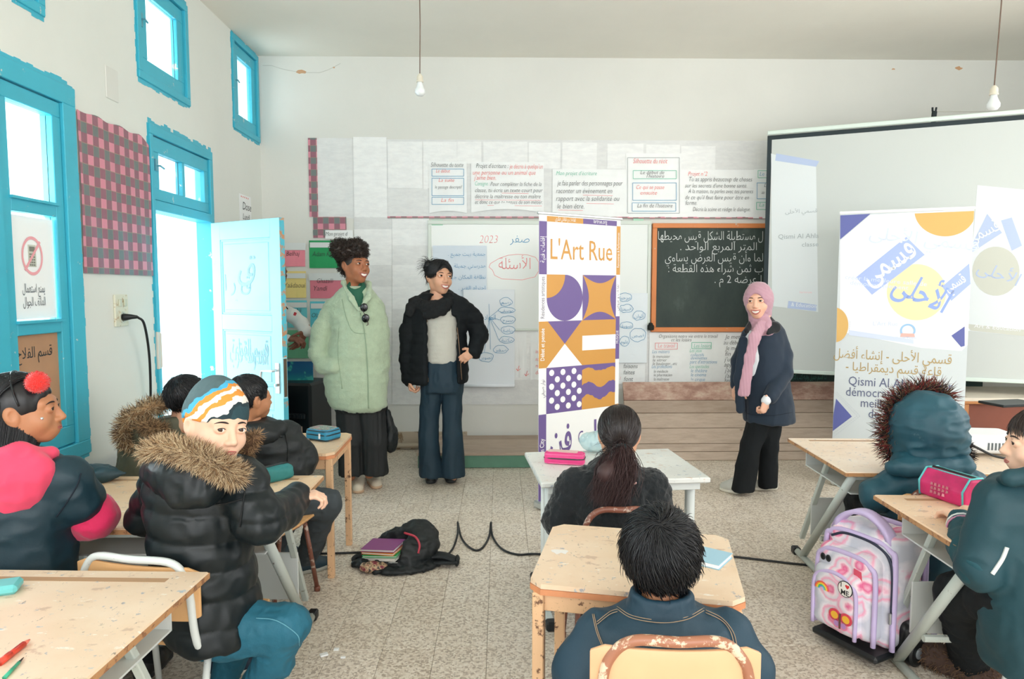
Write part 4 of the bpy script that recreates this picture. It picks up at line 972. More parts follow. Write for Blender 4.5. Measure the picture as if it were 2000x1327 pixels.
text(lw, 'Débat et pensée', .045, bp(SL-.018, .985), ZD, -bx_, 0, .002, fit=.21, bold=.01); text(lw, 'Dream City', .05, bp(SL-.018, .30), ZD, -bx_, 0, .002, fit=.17, bold=.01); text(lg, 'Résidences artistiques', .045, bp(SL-.018, 1.26), ZD, -bx_, 0, .002, fit=.27); text(lg, 'نوار صيفي', .04, bp(SL-.018, .74), ZD, -bx_, 0, .002, ar=True, fit=.12)
text(lw, 'Rencontres & Performances', .03, bp(BW-.01, 1.60), ZD, -bx_, 0, .002, fit=.24); text(lw, 'MUSIQUE', .03, bp(BW-.01, 1.07), ZD, -bx_, 0, .002, fit=.09); text(lg, 'لقاءات و عروض', .03, bp(BW-.01, 1.3), ZD, -bx_, 0, .002, ar=True, fit=.18)
part('white_lettering', lw, m_ban, ban, True); part('grey_lettering', lg, M('grey_letter', '7D7488', .6), ban, True)
mb = MB(); mb.beam(bp(-.012, zt+.006), bp(BW+.012, zt+.006), .02, .018, .004); part('top_rail', mb, M('silver_rail', 'CDD1D0', .3, .6), ban, True)
mb = MB(); mb.beam(bp(-.01, .03), bp(BW+.01, .03), .09, .05, .01, upv=(0, 0, 1)); mb.beam(bp(BW/2, .03)-BN*.03, bp(BW/2, zt)-BN*.03, .014, .014); part('base_cassette', mb, M('silver_rail', 'CDD1D0'), ban, True)

# second banner
L0, R0 = at(1641, 419, 4.95), at(1903, 408, 4.62); bx_ = Vector((R0.x-L0.x, R0.y-L0.y, 0)); BW = bx_.length; bx_.normalize(); BO = Vector((L0.x, L0.y, 0)); BN = bx_.cross(ZD)
ban2 = empty('roll_up_banner', BO+bx_*BW/2, 'white roll-up banner with a slanted blue tag and the words Qismi Al Ahla', 'banner')
zt = (L0.z+R0.z)/2
def bpx(px, py):   # photo position to (u,v) on this banner
    d = ray(px, py); nn = bx_.cross(ZD); s = (BO-CAMP).dot(nn)/d.dot(nn); p = CAMP+d*s-BO; return (p.dot(bx_), p.z)
mb = MB(); mb.prism([(0, .05), (BW, .05), (BW, zt), (0, zt)], .003, BO, bx_, ZD, z0=-.003); part('sheet', mb, M('banner_cool_white', 'CDD5D8', .5), ban2, True)
lightp, blue, gold, navy, dkb, tan = MB(), MB(), MB(), MB(), MB(), MB()
def pxpoly(mb, pts, z0=.0004): 
    P = [bpx(*p) for p in pts]; P = [(min(max(u, .001), BW-.001), v) for u, v in P]
    ar_ = sum(P[i][0]*P[(i+1) % len(P)][1]-P[(i+1) % len(P)][0]*P[i][1] for i in range(len(P)))
    poly(mb, P if ar_ > 0 else P[::-1], z0)
def pxell(mb, cx, cy, rx, ry, z0=.0004, a0=0, a1=2*PI, n=36, tilt=0):
    pxpoly(mb, [(cx+rx*math.cos(a0+(a1-a0)*i/n)*math.cos(tilt)-ry*math.sin(a0+(a1-a0)*i/n)*math.sin(tilt), cy+rx*math.cos(a0+(a1-a0)*i/n)*math.sin(tilt)+ry*math.sin(a0+(a1-a0)*i/n)*math.cos(tilt)) for i in range(n)], z0)
pxpoly(lightp, [(1641, 470), (1700, 420), (1905, 408), (1905, 675), (1878, 686), (1800, 680), (1640, 648)], .0003)  # projector light falling on the banner, painted as a paler area
pxpoly(blue, [(1672, 542), (1770, 463), (1806, 498), (1703, 576)], .0014)  # purple tag, its wash-out to blue by projector light put into the colour
pxpoly(blue, [(1840, 560), (1893, 515), (1900, 555), (1858, 588)], .0014); 
pxpoly(navy, [(1641, 421), (1700, 418), (1641, 468)], .0014); pxpoly(navy, [(1884, 638), (1858, 656), (1877, 678), (1884, 676)], .0014); pxpoly(navy, [(1633, 779), (1664, 814), (1622, 842), (1626, 812)], .0014)
pxell(gold, 1846, 412, 60, 50, .0009, 0, PI, 30); pxell(tan, 1790, 571, 58, 55, .0010); pxell(gold, 1630, 635, 27, 34, .0009, -PI/2, PI/2, 24)
def btext(mb, s, px, py, h, fit, ar=False, al='LEFT', rot=0, bold=0, lift=.0022):
    u, v = bpx(px, py); text(mb, s, h/270*1.25, BO+bx_*u+ZD*v, bx_, ZD, 0, lift, ar=ar, fit=fit/270 if fit else None, align=al, rot=rot, bold=bold)
wh = MB(); btext(wh, 'قسمي', 1745, 527, 46, 100, True, 'CENTER', math.radians(36), .015); u, v = bpx(1745, 527)
bl2 = MB(); btext(bl2, 'الأحلى', 1790, 590, 50, 95, True, 'CENTER', math.radians(-25), .012)
btext(wh, 'قسمي', 1870, 560, 20, 36, True, 'CENTER', math.radians(36), .015)
gt = MB(); btext(gt, 'قسمي الأحلى - إنشاء أفضل', 1858, 712, 21, 200, True, 'RIGHT', math.radians(-1.5)); btext(gt, 'قاعة قسم ديمقراطيا -', 1838, 735, 19, 162, True, 'RIGHT', math.radians(-1.5))
nt = MB(); btext(nt, 'Qismi Al Ahla - créer', 1657, 752, 20, 176, rot=math.radians(-.8)); btext(nt, 'démocratiquement la', 1652, 773, 20, 172); btext(nt, 'meilleure salle', 1681, 795, 20, 112); btext(nt, 'de classe', 1696, 816, 20, 70)
fnt = MB(); btext(fnt, 'قسمي الأحلى', 1800, 478, 26, 180, True, 'CENTER', math.radians(-9)); btext(fnt, 'créer la meilleure salle de', 1650, 545, 9, 140, rot=math.radians(-6)); btext(fnt, 'démocratiquement', 1660, 556, 9, 100, rot=math.radians(-6)); btext(fnt, 'lartrue.com', 1740, 662, 7, 42); btext(fnt, "L'Art Rue", 1705, 636, 9, 42)
pxpoly(fnt, [(1658, 645), (1784, 664), (1784, 672), (1658, 655)], .0008)
pieces('washed_shape', lightp, M('pale_print', 'E9EDF2', .5), ban2); pieces('blue_shape', blue, M('light_blue_print', 'A4B7E6', .5), ban2); pieces('gold_shape', gold, M('gold_print', 'D9AE62', .5), ban2); pieces('pale_gold_shape', tan, M('pale_gold_print', 'F0DFAF', .5), ban2)
pieces('navy_shape', navy, M('violet_blue_print', '5A62A4', .5), ban2); part('white_lettering', wh, M('pale_print', 'E9EDF2'), ban2, True); part('blue_lettering', bl2, M('mid_blue_print', '8FA8E2', .5), ban2, True)
part('gold_lettering', gt, M('dull_gold_print', 'B49A62', .5), ban2, True); part('slate_lettering', nt, M('slate_blue_print', '5B6382', .5), ban2, True); part('faint_lettering', fnt, M('faint_blue_print', 'CFDAF0', .5), ban2, True)
em = MB(); u, v = bpx(1773, 646); ringpoly(em, BO+bx_*u+ZD*v, bx_, ZD, .036, .048, 28, .003); part('round_emblem', em, M('emblem_blue', '9CC4E8', .5), ban2, True, label='pale blue ring emblem')
em = MB(); em.prism([(-.045, -.045), (.045, -.045), (.04, -.02), (-.04, -.02)], .0005, BO+bx_*u+ZD*v, bx_, ZD, z0=.0034); part('emblem_ribbon', em, M('emblem_red', 'EDB5AC', .5), ban2, True)
sti = MB()
def dash(pts, mb):
    for a, b in zip(pts[:-1], pts[1:]):
        n_ = max(1, int(math.hypot(b[0]-a[0], b[1]-a[1])/4))
        for i in range(n_):
            p = [bpx(a[0]+(b[0]-a[0])*(i+f)/n_, a[1]+(b[1]-a[1])*(i+f)/n_) for f in (.1, .6)]
            if all(0 < q_[0] < BW for q_ in p): mb.beam(BO+bx_*p[0][0]+ZD*p[0][1]-BN*-.001, BO+bx_*p[1][0]+ZD*p[1][1]+BN*.001, .003, .0008)
dash([(1634, 771), (1674, 813), (1624, 850)], sti); dash([(1634, 766), (1680, 813), (1626, 855)], sti); dash([(1785, 420), (1792, 440), (1805, 455), (1825, 464), (1850, 466), (1875, 460), (1896, 448)], sti); dash([(1634, 600), (1650, 608), (1660, 628), (1658, 652), (1640, 670)], sti)
part('stitch_print', sti, M('stitch_grey', 'AEB3C4', .6), ban2, True)
mb = MB(); mb.beam(BO+ZD*(zt+.008)-bx_*.005, BO+ZD*(zt+.008)+bx_*(BW+.005), .02, .02, .004); part('top_rail', mb, M('white_rail', 'F2F4F4', .4), ban2, True)
mb = MB(); mb.beam(BO+ZD*.03, BO+ZD*.03+bx_*BW, .09, .05, .01); mb.beam(BO+bx_*BW/2+ZD*.03-BN*.03, BO+bx_*BW/2+ZD*zt-BN*.03, .014, .014); part('base_cassette', mb, M('silver_rail', 'CDD1D0'), ban2, True)

# ---------------------------------------------------------------- projection screen
L0, R0 = at(1499, 268, 5.75), at(2000, 230, 5.03); sx = Vector((R0.x-L0.x, R0.y-L0.y, 0)); sx.normalize(); SW = 2.55; SO = Vector((L0.x, L0.y, 0)); SN = sx.cross(ZD)
z_t = L0.z+.01; z_b = at(1535, 728, 5.68).z
scr = empty('projection_screen', SO+sx*SW/2+ZD*z_b, 'big hanging projection screen with a black border showing faint slides', 'projection screen')
def sr(mb, u0, u1, v0, v1, th=.002, z0=0): mb.prism([(u0, v0), (u1, v0), (u1, v1), (u0, v1)], th, SO, sx, ZD, z0=z0)
mb = MB(); sr(mb, 0, SW, z_b, z_t, .003, -.003); part('fabric', mb, M('screen_fabric', 'C6CCC9', .6), scr, True)
mb = MB(); sr(mb, 0, .035, z_b, z_t, .001); sr(mb, SW-.035, SW, z_b, z_t, .001); sr(mb, .035, SW-.035, z_t-.035, z_t, .001); part('border', mb, M('black_border', '12262C', .6), scr, True)
mb = MB(); mb.beam(SO+ZD*(z_t+.022), SO+sx*SW+ZD*(z_t+.022), .03, .034, .005); part('top_bar', mb, M('pale_green_bar', 'D5E4DC', .4), scr, True)
mb = MB(); mb.beam(SO+ZD*(z_b+.012), SO+sx*SW+ZD*(z_b+.012), .024, .03, .005); part('bottom_bar', mb, M('pale_green_bar', 'D5E4DC'), scr, True)
def spx(px, py):
    d = ray(px, py); s = (SO-CAMP).dot(SN)/d.dot(SN); p = CAMP+d*s-SO; return (p.dot(sx), p.z)
def spoly(mb, pts, z0, m=0):
    P = [spx(*p) for p in pts]; a_ = sum(P[i][0]*P[(i+1) % len(P)][1]-P[(i+1) % len(P)][0]*P[i][1] for i in range(len(P)))
    mb.prism(P if a_ > 0 else P[::-1], .0004, SO, sx, ZD, m, z0)
def stext(mb, s, px, py, h, fit, m=0, ar=False, rot=0, al='LEFT'):
    u, v = spx(px, py); text(mb, s, h/240*1.2, SO+sx*u+ZD*v, sx, ZD, m, .0032, ar=ar, fit=fit/240 if fit else None, rot=rot, align=al)
mb = MB()  # projected light, laid on the fabric as thin coloured sheets
spoly(mb, [(1506, 300), (1594, 326), (1598, 610), (1508, 598)], .001, 0); spoly(mb, [(1516, 300), (1600, 315), (1594, 326), (1514, 314)], .0016, 1); spoly(mb, [(1540, 588), (1595, 596), (1594, 608), (1538, 602)], .0016, 1)
spoly(mb, [(1909, 362), (2100, 380), (2100, 668), (1885, 646)], .001, 0); spoly(mb, [(1884, 632), (1898, 634), (2100, 655), (2100, 668), (1896, 646)], .0016, 2)
spoly(mb, [(1890, 495), (1928, 418), (1957, 455), (1900, 492)], .0016, 1); spoly(mb, [(1955, 431), (1976, 425), (1996, 480), (1976, 490)], .0016, 1)
spoly(mb, [(1945+46*math.cos(2*PI*i/30), 530+48*math.sin(2*PI*i/30)) for i in range(30)], .0016, 2)
_sl = mb; mb = MB()
stext(mb, 'Qismi Al Ahla', 1520, 467, 11, 74, 3); stext(mb, 'classe', 1566, 482, 10, 30, 3); stext(mb, 'قسمي الأحلى', 1596, 415, 9, 58, 3, True, al='RIGHT'); stext(mb, '& Education', 1545, 598, 9, 46, 4, rot=-.08); stext(mb, 'قسمي', 1925, 462, 26, 52, 4, True, .5, 'CENTER'); stext(mb, 'الأحلى', 1945, 545, 26, 66, 1, True, -.4, 'CENTER'); stext(mb, 'Art & Education', 1902, 640, 8, 70, 4, rot=-.08)
stext(mb, 'lartrue', 1562, 573, 5, 22, 5)
_lt = mb; mb = _sl; SLM = [M('slide_white', 'DDE4E6', .6), M('slide_blue', 'B4C4E2', .6), M('slide_beige', 'C8CBC0', .6), M('slide_grey_text', 'A9B3B6', .6), M('slide_white_text', 'EDF1F4', .6), M('slide_pink', 'EFC9CB', .6)]; pieces('projected_slide', _sl, SLM, scr); part('projected_lettering', _lt, SLM, scr, True)
mb = MB(); p = at(1824, 228, 5.3); mb.box(p, (.035, .02, .085), Matrix.Rotation(.08, 3, 'Y'), .004); mb.beam(p+Vector((-.012, 0, .04)), p+Vector((-.014, 0, .07)), .01, .01); mb.beam(p+Vector((.012, 0, .04)), p+Vector((.016, 0, .07)), .01, .01); part('hook', mb, m_dark, scr, True)
mb = MB(); a = at(1824, 218, 5.3); mb.tube([a, at(1900, 218, 5.3), (4.7, 5.25, a.z+.02)], .0025, 5); part('wire', mb, M('thin_wire', 'B9B9AE', .6), scr, True)

# ---------------------------------------------------------------- black gas heater in the corner
hp = at(590, 870, 5.45); ht = empty('gas_heater', (-1.66, 5.6, 0), 'black gas heater with pale ceramic plates in the corner behind the door', 'heater', rz=math.radians(-12))
mb = MB(); mb.bx(-.24, .19, -.16, .22, .03, .70, .02); part('body', mb, M('black_enamel', '10161A', .35), ht)
mb = MB(); mb.bx(-.15, .15, -.19, -.165, .42, .46, .004)
for i in range(9): mb.bx(-.14+i*.031, -.12+i*.031, -.20, -.16, .425, .455, .002)
part('grille', mb, M('heater_grille', '2A3236', .4, .4), ht)
for i in range(2):
    for j in range(2): mb = MB(); mb.bx(-.09+i*.105, .01+i*.105, -.172, -.158, .12+j*.12, .235+j*.12, .003); part('ceramic_plate', mb, M('ceramic_beige', 'C6B2A0', .7), ht)
for x in (-.2, .15):
    for y in (-.12, .18): mb = MB(); mb.tube([(x-.012, y, .02), (x+.012, y, .02)], .02, 10); part('castor', mb, M('black_rubber', '15191C'), ht)
# white shelf-like plastic bag edge beside the door
# ================================================================ DESKS AND CHAIRS
DZ = .64
m_peach = desk_top('peach_worn_board', 'EFD3B4', 'E2BE9C')
m_pale = desk_top('pale_worn_board', 'E8D2B8', 'DFC2A2')
m_white_top = desk_top('white_worn_board', 'E3E6E2', 'D3D6D2')
m_tan = desk_top('tan_worn_board', 'E8CBA8', 'DBB48E')
m_edge = worn('raw_board_edge', 'B98A5E', '8A5F42', .45, 40)
m_peach_metal = worn('peach_metal_paint', 'E2B88E', '6E4B36', .40, 26, .45, '3A2A22')
m_grey_metal = worn('grey_metal_paint', 'BFC7C0', '6A5F54', .34, 30, .35)
m_white_metal = worn('white_metal_paint', 'D9DFDC', '7A6154', .33, 34, .35)
m_brown_metal = worn('brown_metal_paint', '7A4A3A', 'B9A79A', .42, 30, .35)
m_tan_metal = worn('tan_metal_paint', 'A06A50', 'D9C3A8', .45, 26, .35)
m_ply = M('beech_plywood', 'D9A974', .4, var=.08, vs=7, stretch=(1, 8, 1), bump=.05)
m_ply_pale = M('pale_plywood', 'DFAE84', .4, var=.06, vs=5, stretch=(1, 6, 1))
m_foot = M('black_rubber', '15191C')
m_whitep = M('white_sheet_metal', 'D3D8D6', .4, .1)
def desk_sq(label, loc, rz, W, D, top, group=None, h=DZ):
    """square-tube desk with apron"""
    r = empty('school_desk', loc, label, 'desk', group, rz)
    mb = MB(); c = .035; P = [(-W/2+c, -D/2), (W/2-c, -D/2), (W/2, -D/2+c), (W/2, D/2-c), (W/2-c, D/2), (-W/2+c, D/2), (-W/2, D/2-c), (-W/2, -D/2+c)]
    mb.prism(P, .014, (0, 0, h-.014), (1, 0, 0), (0, 1, 0)); part('desktop', mb, top, r)
    mb = MB(); P2 = [(x*1.006, y*1.006) for x, y in P]; mb.prism(P2, .016, (0, 0, h-.031), (1, 0, 0), (0, 1, 0)); part('board_edge', mb, M('orange_brown_edge', 'C9865C', .5, var=.15, vs=12), r)
    mb = MB()
    for s in (-1, 1): mb.bx(-W/2+.03, W/2-.03, s*(D/2-.03)-.009, s*(D/2-.03)+.009, h-.085, h-.031, .002); mb.bx(s*(W/2-.03)-.009, s*(W/2-.03)+.009, -D/2+.03, D/2-.03, h-.085, h-.031, .002)
    part('apron', mb, m_peach_metal, r)
    for sx_ in (-1, 1):
        for sy in (-1, 1):
            mb = MB(); mb.beam((sx_*(W/2-.025), sy*(D/2-.025), 0), (sx_*(W/2-.025), sy*(D/2-.025), h-.031), .033, .033, .003); part('leg', mb, m_peach_metal, r)
    return r
def desk_tube(label, loc, rz, W, D, top, groove=True, h=DZ, panel=True, metal=None, shelf=True):
    metal = metal or m_grey_metal
    r = empty('school_desk', loc, label, 'desk', None, rz)
    mb = MB(); c = .012; mb.box((0, 0, h-.011), (W, D, .022), None, .004)
    if groove:
        g = MB(); g.bx(-W/2+.09, W/2-.09, D/2-.075, D/2-.050, h-.002, h+.0006); part('pen_groove', g, M('groove_shade_wood', 'B08B68', .6), r)
    part('desktop', mb, top, r)
    mb = MB(); mb.bx(-W/2-.001, W/2+.001, -D/2-.001, D/2+.001, h-.020, h-.004); part('board_edge', mb, m_edge, r)
    for s in (-1, 1):
        x = s*(W/2-.055); mb = MB(); mb.tube([(x, -D/2+.05, h-.03), (x, D/2-.12, .03)], .019, 10); part('leg', mb, metal, r, smooth=True)
        mb = MB(); mb.beam((x-s*.03, .02, h-.03), (x-s*.03, D/2-.02, .09), .026, .022, .003); part('leg', mb, metal, r)
        mb = MB(); mb.tube([(x, -D/2+.02, .022), (x, D/2-.02, .022)], .017, 10); part('foot_bar', mb, metal, r, smooth=True)
        for y in (-D/2+.02, D/2-.02): mb = MB(); mb.box((x, y, .02), (.04, .05, .04), None, .006); part('rubber_foot', mb, m_foot, r)
    mb = MB()
    for y in (-D/2+.06, D/2-.08): mb.beam((-W/2+.05, y, h-.036), (W/2-.05, y, h-.036), .024, .026, .002)
    mb.tube([(-W/2+.055, .02, .20), (W/2-.055, .02, .20)], .014, 8); pieces('cross_bar', mb, metal, r, False)
    if shelf: mb = MB(); mb.bx(-W/2+.06, W/2-.06, -D/2+.08, D/2-.1, h-.125, h-.119); mb.bx(-W/2+.06, W/2-.06, D/2-.106, D/2-.1, h-.125, h-.04); part('shelf', mb, m_whitep, r)
    if panel: mb = MB(); mb.bx(-W/2+.07, W/2-.07, D/2-.17, D/2-.16, .16, .36, .002); part('modesty_panel', mb, m_whitep, r)
    return r
desk_sq('peach metal desk in the front centre with a blue notebook and a torn white sticker', (.412, 2.005, 0), math.radians(-12.8), .575, .49, m_pale)
desk_sq('peach metal desk with chipped legs carrying the sequinned pencil case', (-1.125, 3.575, 0), math.radians(1), .59, .49, m_tan)
desk_sq('peach desk against the left wall behind the boy with the olive fur hood', (-1.80, 4.00, 0), math.radians(2), .50, .46, m_tan)
# white desk on straight tubes
wd = empty('school_desk', (.514, 3.11, 0), 'white worn desk on grey tube legs with the pink pencil case', 'desk', rz=math.radians(5.2)); W, D = .74, .545
mb = MB(); mb.box((0, 0, DZ-.012), (W, D, .024), None, .005); part('desktop', mb, m_white_top, wd)
mb = MB(); mb.bx(-W/2+.035, W/2-.035, -D/2+.03, -D/2+.045, DZ-.06, DZ-.026, .002); mb.bx(-W/2+.035, W/2-.035, D/2-.045, D/2-.03, DZ-.06, DZ-.026, .002); pieces('apron', mb, m_white_metal, wd, False)
for sx_ in (-1, 1):
    for k, y in enumerate((-.17, -.10)):
        mb = MB(); mb.tube([(sx_*(W/2-.05+.012*k), y, DZ-.03), (sx_*(W/2-.05+.012*k), y, .03)], (.019, .012)[k], 10); part('leg', mb, m_white_metal, wd, smooth=True)
    mb = MB(); mb.beam((sx_*(W/2-.045), -D/2+.0, .024), (sx_*(W/2-.045), D/2-.06, .024), .034, .028, .004); part('foot_bar', mb, m_white_metal, wd)
    for y in (-D/2+.0, D/2-.06): mb = MB(); mb.box((sx_*(W/2-.045), y, .021), (.044, .05, .042), None, .008); part('rubber_foot', mb, m_foot, wd)
mb = MB(); mb.tube([(-W/2+.05, -.14, .25), (W/2-.05, -.14, .25)], .012, 8); part('cross_bar', mb, m_white_metal, wd)
desk_tube('near pale desk at the lower left with red and green pens', (-1.235, 1.63, 0), math.radians(-2.5), .77, .62, m_pale)
desk_tube('tan desk under the elbows of the girl in pink and the beanie boy', (-1.27, 2.61, 0), 0, 1.0, .66, m_tan, metal=m_grey_metal)
desk_tube('tan double desk with the white projector at the right', (2.10, 3.27, 0), math.radians(-3), 1.10, .70, desk_top('cream_worn_board', 'F1E0CC', 'E8CFB4'))
desk_tube('pale desk at the lower right under the magenta pencil case', (1.86, 2.30, 0), math.radians(-3), .80, .60, m_peach)

def chair(label, loc, rz, frame, wood, W=.35, top=.71, seat=.385, D=.33, drop=0):
    """local: sitter faces +y, the back is at -y"""
    r = empty('school_chair', loc, label, 'chair', None, rz)
    mb = MB(); n = 10
    def fn(u, v):
        x = (u-.5)*W; y = (v-.45)*D; return Vector((x, y, seat-.012*math.sin(v*PI)*(1-abs(u-.5))+.014*max(0, v-.85)*-4*.15))
    mb.grid(fn, 8, 8); s = part('seat', mb, wood, r, smooth=True); m = s.modifiers.new('t', 'SOLIDIFY'); m.thickness = .012; m.offset = -1; bevel(s, .003)
    bz0, bz1 = top-.18-drop*.3, top-.018-drop
    mb = MB()
    def fn(u, v): x = (u-.5)*(W-.01); return Vector((x, -D/2-.005-.025*(1-(2*u-1)**2)+.0, bz0+(bz1-bz0)*(v if abs(u-.5) < .44 else .5+(v-.5)*.82)))
    mb.grid(fn, 12, 5); s = part('backrest', mb, wood, r, smooth=True); m = s.modifiers.new('t', 'SOLIDIFY'); m.thickness = .011; m.offset = 0; bevel(s, .003)
    # back loop: one bent tube from the seat sides up and over
    w2 = W/2-.05; y0 = -D/2-.02; pts = [(-W/2+.02, D/2-.06, seat-.02), (-W/2+.02, 0, seat-.02), (-W/2+.02, -D/2+.02, seat-.005), (-w2-.025, -D/2-.01, seat+.05), (-w2-.02, y0, top-.10), (-w2, y0, top-.035), (-w2+.045, y0-.004, top-.002), (0, y0-.012, top), (w2-.045, y0-.004, top-.002), (w2, y0, top-.035), (w2+.02, y0, top-.10), (w2+.025, -D/2-.01, seat+.05), (W/2-.02, -D/2+.02, seat-.005), (W/2-.02, 0, seat-.02), (W/2-.02, D/2-.06, seat-.02)]
    mb = MB(); mb.tube(spline(pts, 5), .0115, 10); part('back_frame', mb, frame, r, smooth=True)
    for sx_ in (-1, 1):
        for a, b in (((sx_*(W/2-.025), D/2-.07, seat-.02), (sx_*(W/2+.0), D/2-.01, .012)), ((sx_*(W/2-.025), -D/2+.05, seat-.02), (sx_*(W/2+.0), -D/2-.06, .012))):
            mb = MB(); mb.tube([a, b], .011, 10); mb.lathe((b[0], b[1], 0), [(.014, 0), (.015, .02), (.011, .024)], 10); part('leg', mb, frame, r, smooth=True)
    mb = MB(); mb.tube([(-W/2+.03, D/2-.08, seat-.022), (W/2-.03, D/2-.08, seat-.022)], .009, 8); mb.tube([(-W/2+.03, -D/2+.06, seat-.022), (W/2-.03, -D/2+.06, seat-.022)], .009, 8); pieces('cross_bar', mb, frame, r, False, smooth=True)
    mb = MB()
    for x in (-.09, .09): mb.lathe((x, .02, seat-.004), [(.006, 0), (.005, .003), (0, .004)], 8)
    part('rivets', mb, m_steel, r); return r
chair('school chair with white tube frame and beech back under the beanie boy', (-1.045, 2.17, 0), math.radians(-13), m_white_metal, m_ply, top=.655, W=.43)
chair('white tube chair showing its bent top rail behind the girl with red pompoms', (-1.90, 3.19, 0), math.radians(-3), m_white_metal, m_ply, top=.66, W=.34)
chair('brown tube chair under the boy in the black jacket at the peach desk', (-1.09, 3.10, 0), math.radians(-14), m_brown_metal, m_ply, top=.655)
chair('brown tube chair under the girl with the ponytail', (.43, 2.60, 0), math.radians(2), m_brown_metal, m_ply, top=.655, W=.33, drop=.10)
chair('pale plywood chair with chipped tan tube in the bottom centre', (.375, 1.545, 0), math.radians(-3), m_tan_metal, m_ply_pale, top=.725, W=.365, seat=.39)
chair('chair under the girl with red pompoms, hidden behind the near pale desk', (-1.52, 2.20, 0), math.radians(-8), m_white_metal, m_ply, top=.60)
chair('chair under the child in the teal fur hood', (1.83, 2.93, 0), math.radians(0), m_brown_metal, m_ply, top=.62)
chair('white tube chair under the girl at the right edge', (1.80, 2.0, 0), math.radians(20), m_white_metal, m_ply, top=.60)
chair('chair under the boy with the olive fur hood by the wall', (-1.60, 3.47, 0), math.radians(-5), m_brown_metal, m_ply, top=.60, W=.30)
# teacher's desk at the right
a = at(1885, 782, 4.80); td = empty('teacher_desk', (a.x+.64, a.y+.36, 0), "red-brown teacher's desk at the right edge behind the projector", 'desk', rz=math.radians(-4)); W, D, h = 1.25, .62, a.z
mb = MB(); mb.box((0, 0, h-.012), (W, D, .026), None, .004); part('desktop', mb, M('cream_laminate', 'D8CFBF', .4, var=.05), td)
mb = MB(); mb.box((0, 0, h-.034), (W, D, .020), None, .003); part('top_edge', mb, M('oak_edge', 'B97F4E', .5, var=.1), td)
mb = MB(); mb.bx(-W/2+.11, W/2-.05, -D/2+.03, -D/2+.05, .18, h-.046); part('front_panel', mb, M('red_brown_panel', '7E4636', .5, var=.08), td)
for x in (-W/2+.08, W/2-.05):
    for y in (-D/2+.035, D/2-.035): mb = MB(); mb.beam((x, y, 0), (x, y, h-.046), .05, .05, .003); part('leg', mb, M('oak_leg', 'BD8150', .5, var=.1), td)
mb = MB(); mb.bx(-W/2+.005, -W/2+.02, -D/2+.04, D/2-.04, .1, h-.046); part('side_panel', mb, M('grey_side', 'B9B7AC', .6), td)
p = at(1975, 777, 4.6)
mb = MB(); mb.box((p.x, p.y, h+.011), (.34, .20, .018), Matrix.Rotation(.2, 3, 'Z'), .004); solo('laptop', mb, M('dark_plastic', '24292C', .4), "dark closed laptop on the teacher's desk", 'laptop')
# ---------------------------------------------------------------- projector on the tan double desk
p = atz(1935, 893, DZ); pj = empty('projector', (p.x, p.y+.09, DZ), 'white rounded projector with a red-tipped plug on the tan double desk', 'projector', rz=math.radians(-8))
V, Q = sdf([('u', rbx((0, 0, .062), (.165, .12, .045), None, .03), 0)], .008); setp(link('body', fast_mesh('body', V, Q, M('white_plastic', 'E9EDEE', .35)), pj))
mb = MB(); 
for i in range(6): mb.bx(-.02+i*.016, -.012+i*.016, -.1215, -.1190, .04, .075)
mb.box((-.1, -.12, .065), (.03, .004, .012)); mb.box((-.06, -.12, .045), (.012, .004, .008)); part('vents', mb, M('port_grey', '5A6265', .6), pj)
mb = MB(); mb.lathe((.06, .115, .06), [(.034, 0), (.034, .014), (.026, .02), (.0, .016)], 20, Matrix(((1, 0, 0), (0, 0, 1), (0, -1, 0)))); part('lens', mb, M('lens_glass', '20282C', .1), pj)
for x in (-.12, .12): 
    for y in (-.08, .08): mb = MB(); mb.lathe((x, y, 0), [(.012, 0), (.012, .02)], 10); part('foot', mb, m_foot, pj)
mb = MB(); mb.tube([(-.125, -.118, .07), (-.125, -.135, .07)], .014, 12); part('red_plug', mb, M('red_plastic', 'D2392F', .4), pj, label='red video plug')
cb_ = empty('video_cable', (p.x, p.y-.05, DZ), 'black video cable curving in front of the projector', 'cable'); w0 = worldmat(pj) @ Vector((-.125, -.135, .07))
mb = MB(); mb.tube(spline([w0, w0+Vector((.03, -.03, -.01)), w0+Vector((.10, -.055, -.045)), w0+Vector((.20, -.06, -.062)), w0+Vector((.30, -.02, -.062))], 8), [.010]*6+[.006]*27, 8); part('cord', mb, M('black_rubber', '15191C'), cb_, True, smooth=True)

# ================================================================ SMALL THINGS
def zipper(mb, pts, r=.004): mb.tube(pts, r, 6)
def pouch(name, label, loc, rz, W, D, H, mat, pipe=None, zipm=None, top=None, nlab=None):
    r = empty(name, loc, label, 'pencil case', None, rz)
    V, Q = sdf([('u', rbx((0, 0, H/2), (W/2, D/2, H/2), None, min(W, D, H)*.32), 0)], min(W, D, H)/11, folds(.0022, (30, 30, 30), int(W*1000)))
    V[:, 2] = np.maximum(V[:, 2], 0); setp(link('body', fast_mesh('body', V, Q, mat), r))
    if pipe:
        for z in (H*.12, H*.88):
            mb = MB(); n = 36; k = min(W, D)*.30; pts = []
            for i in range(n):
                a = 2*PI*i/n; c, s = math.cos(a), math.sin(a); pts.append(((W/2-.001)*math.copysign(abs(c)**.35, c), (D/2-.001)*math.copysign(abs(s)**.35, s), z))
            mb.tube(pts, .0028, 6, closed=True); part('piping', mb, pipe, r, smooth=True)
    if zipm:
        mb = MB(); n = 36; pts = []
        for i in range(n):
            a = 2*PI*i/n; c, s = math.cos(a), math.sin(a); pts.append(((W/2+.001)*math.copysign(abs(c)**.35, c), (D/2+.001)*math.copysign(abs(s)**.35, s), H*.55))
        mb.tube(pts, .0035, 6, closed=True); part('zip', mb, zipm, r, smooth=True)
    return r
def hexa(p, w_, d, h): pass
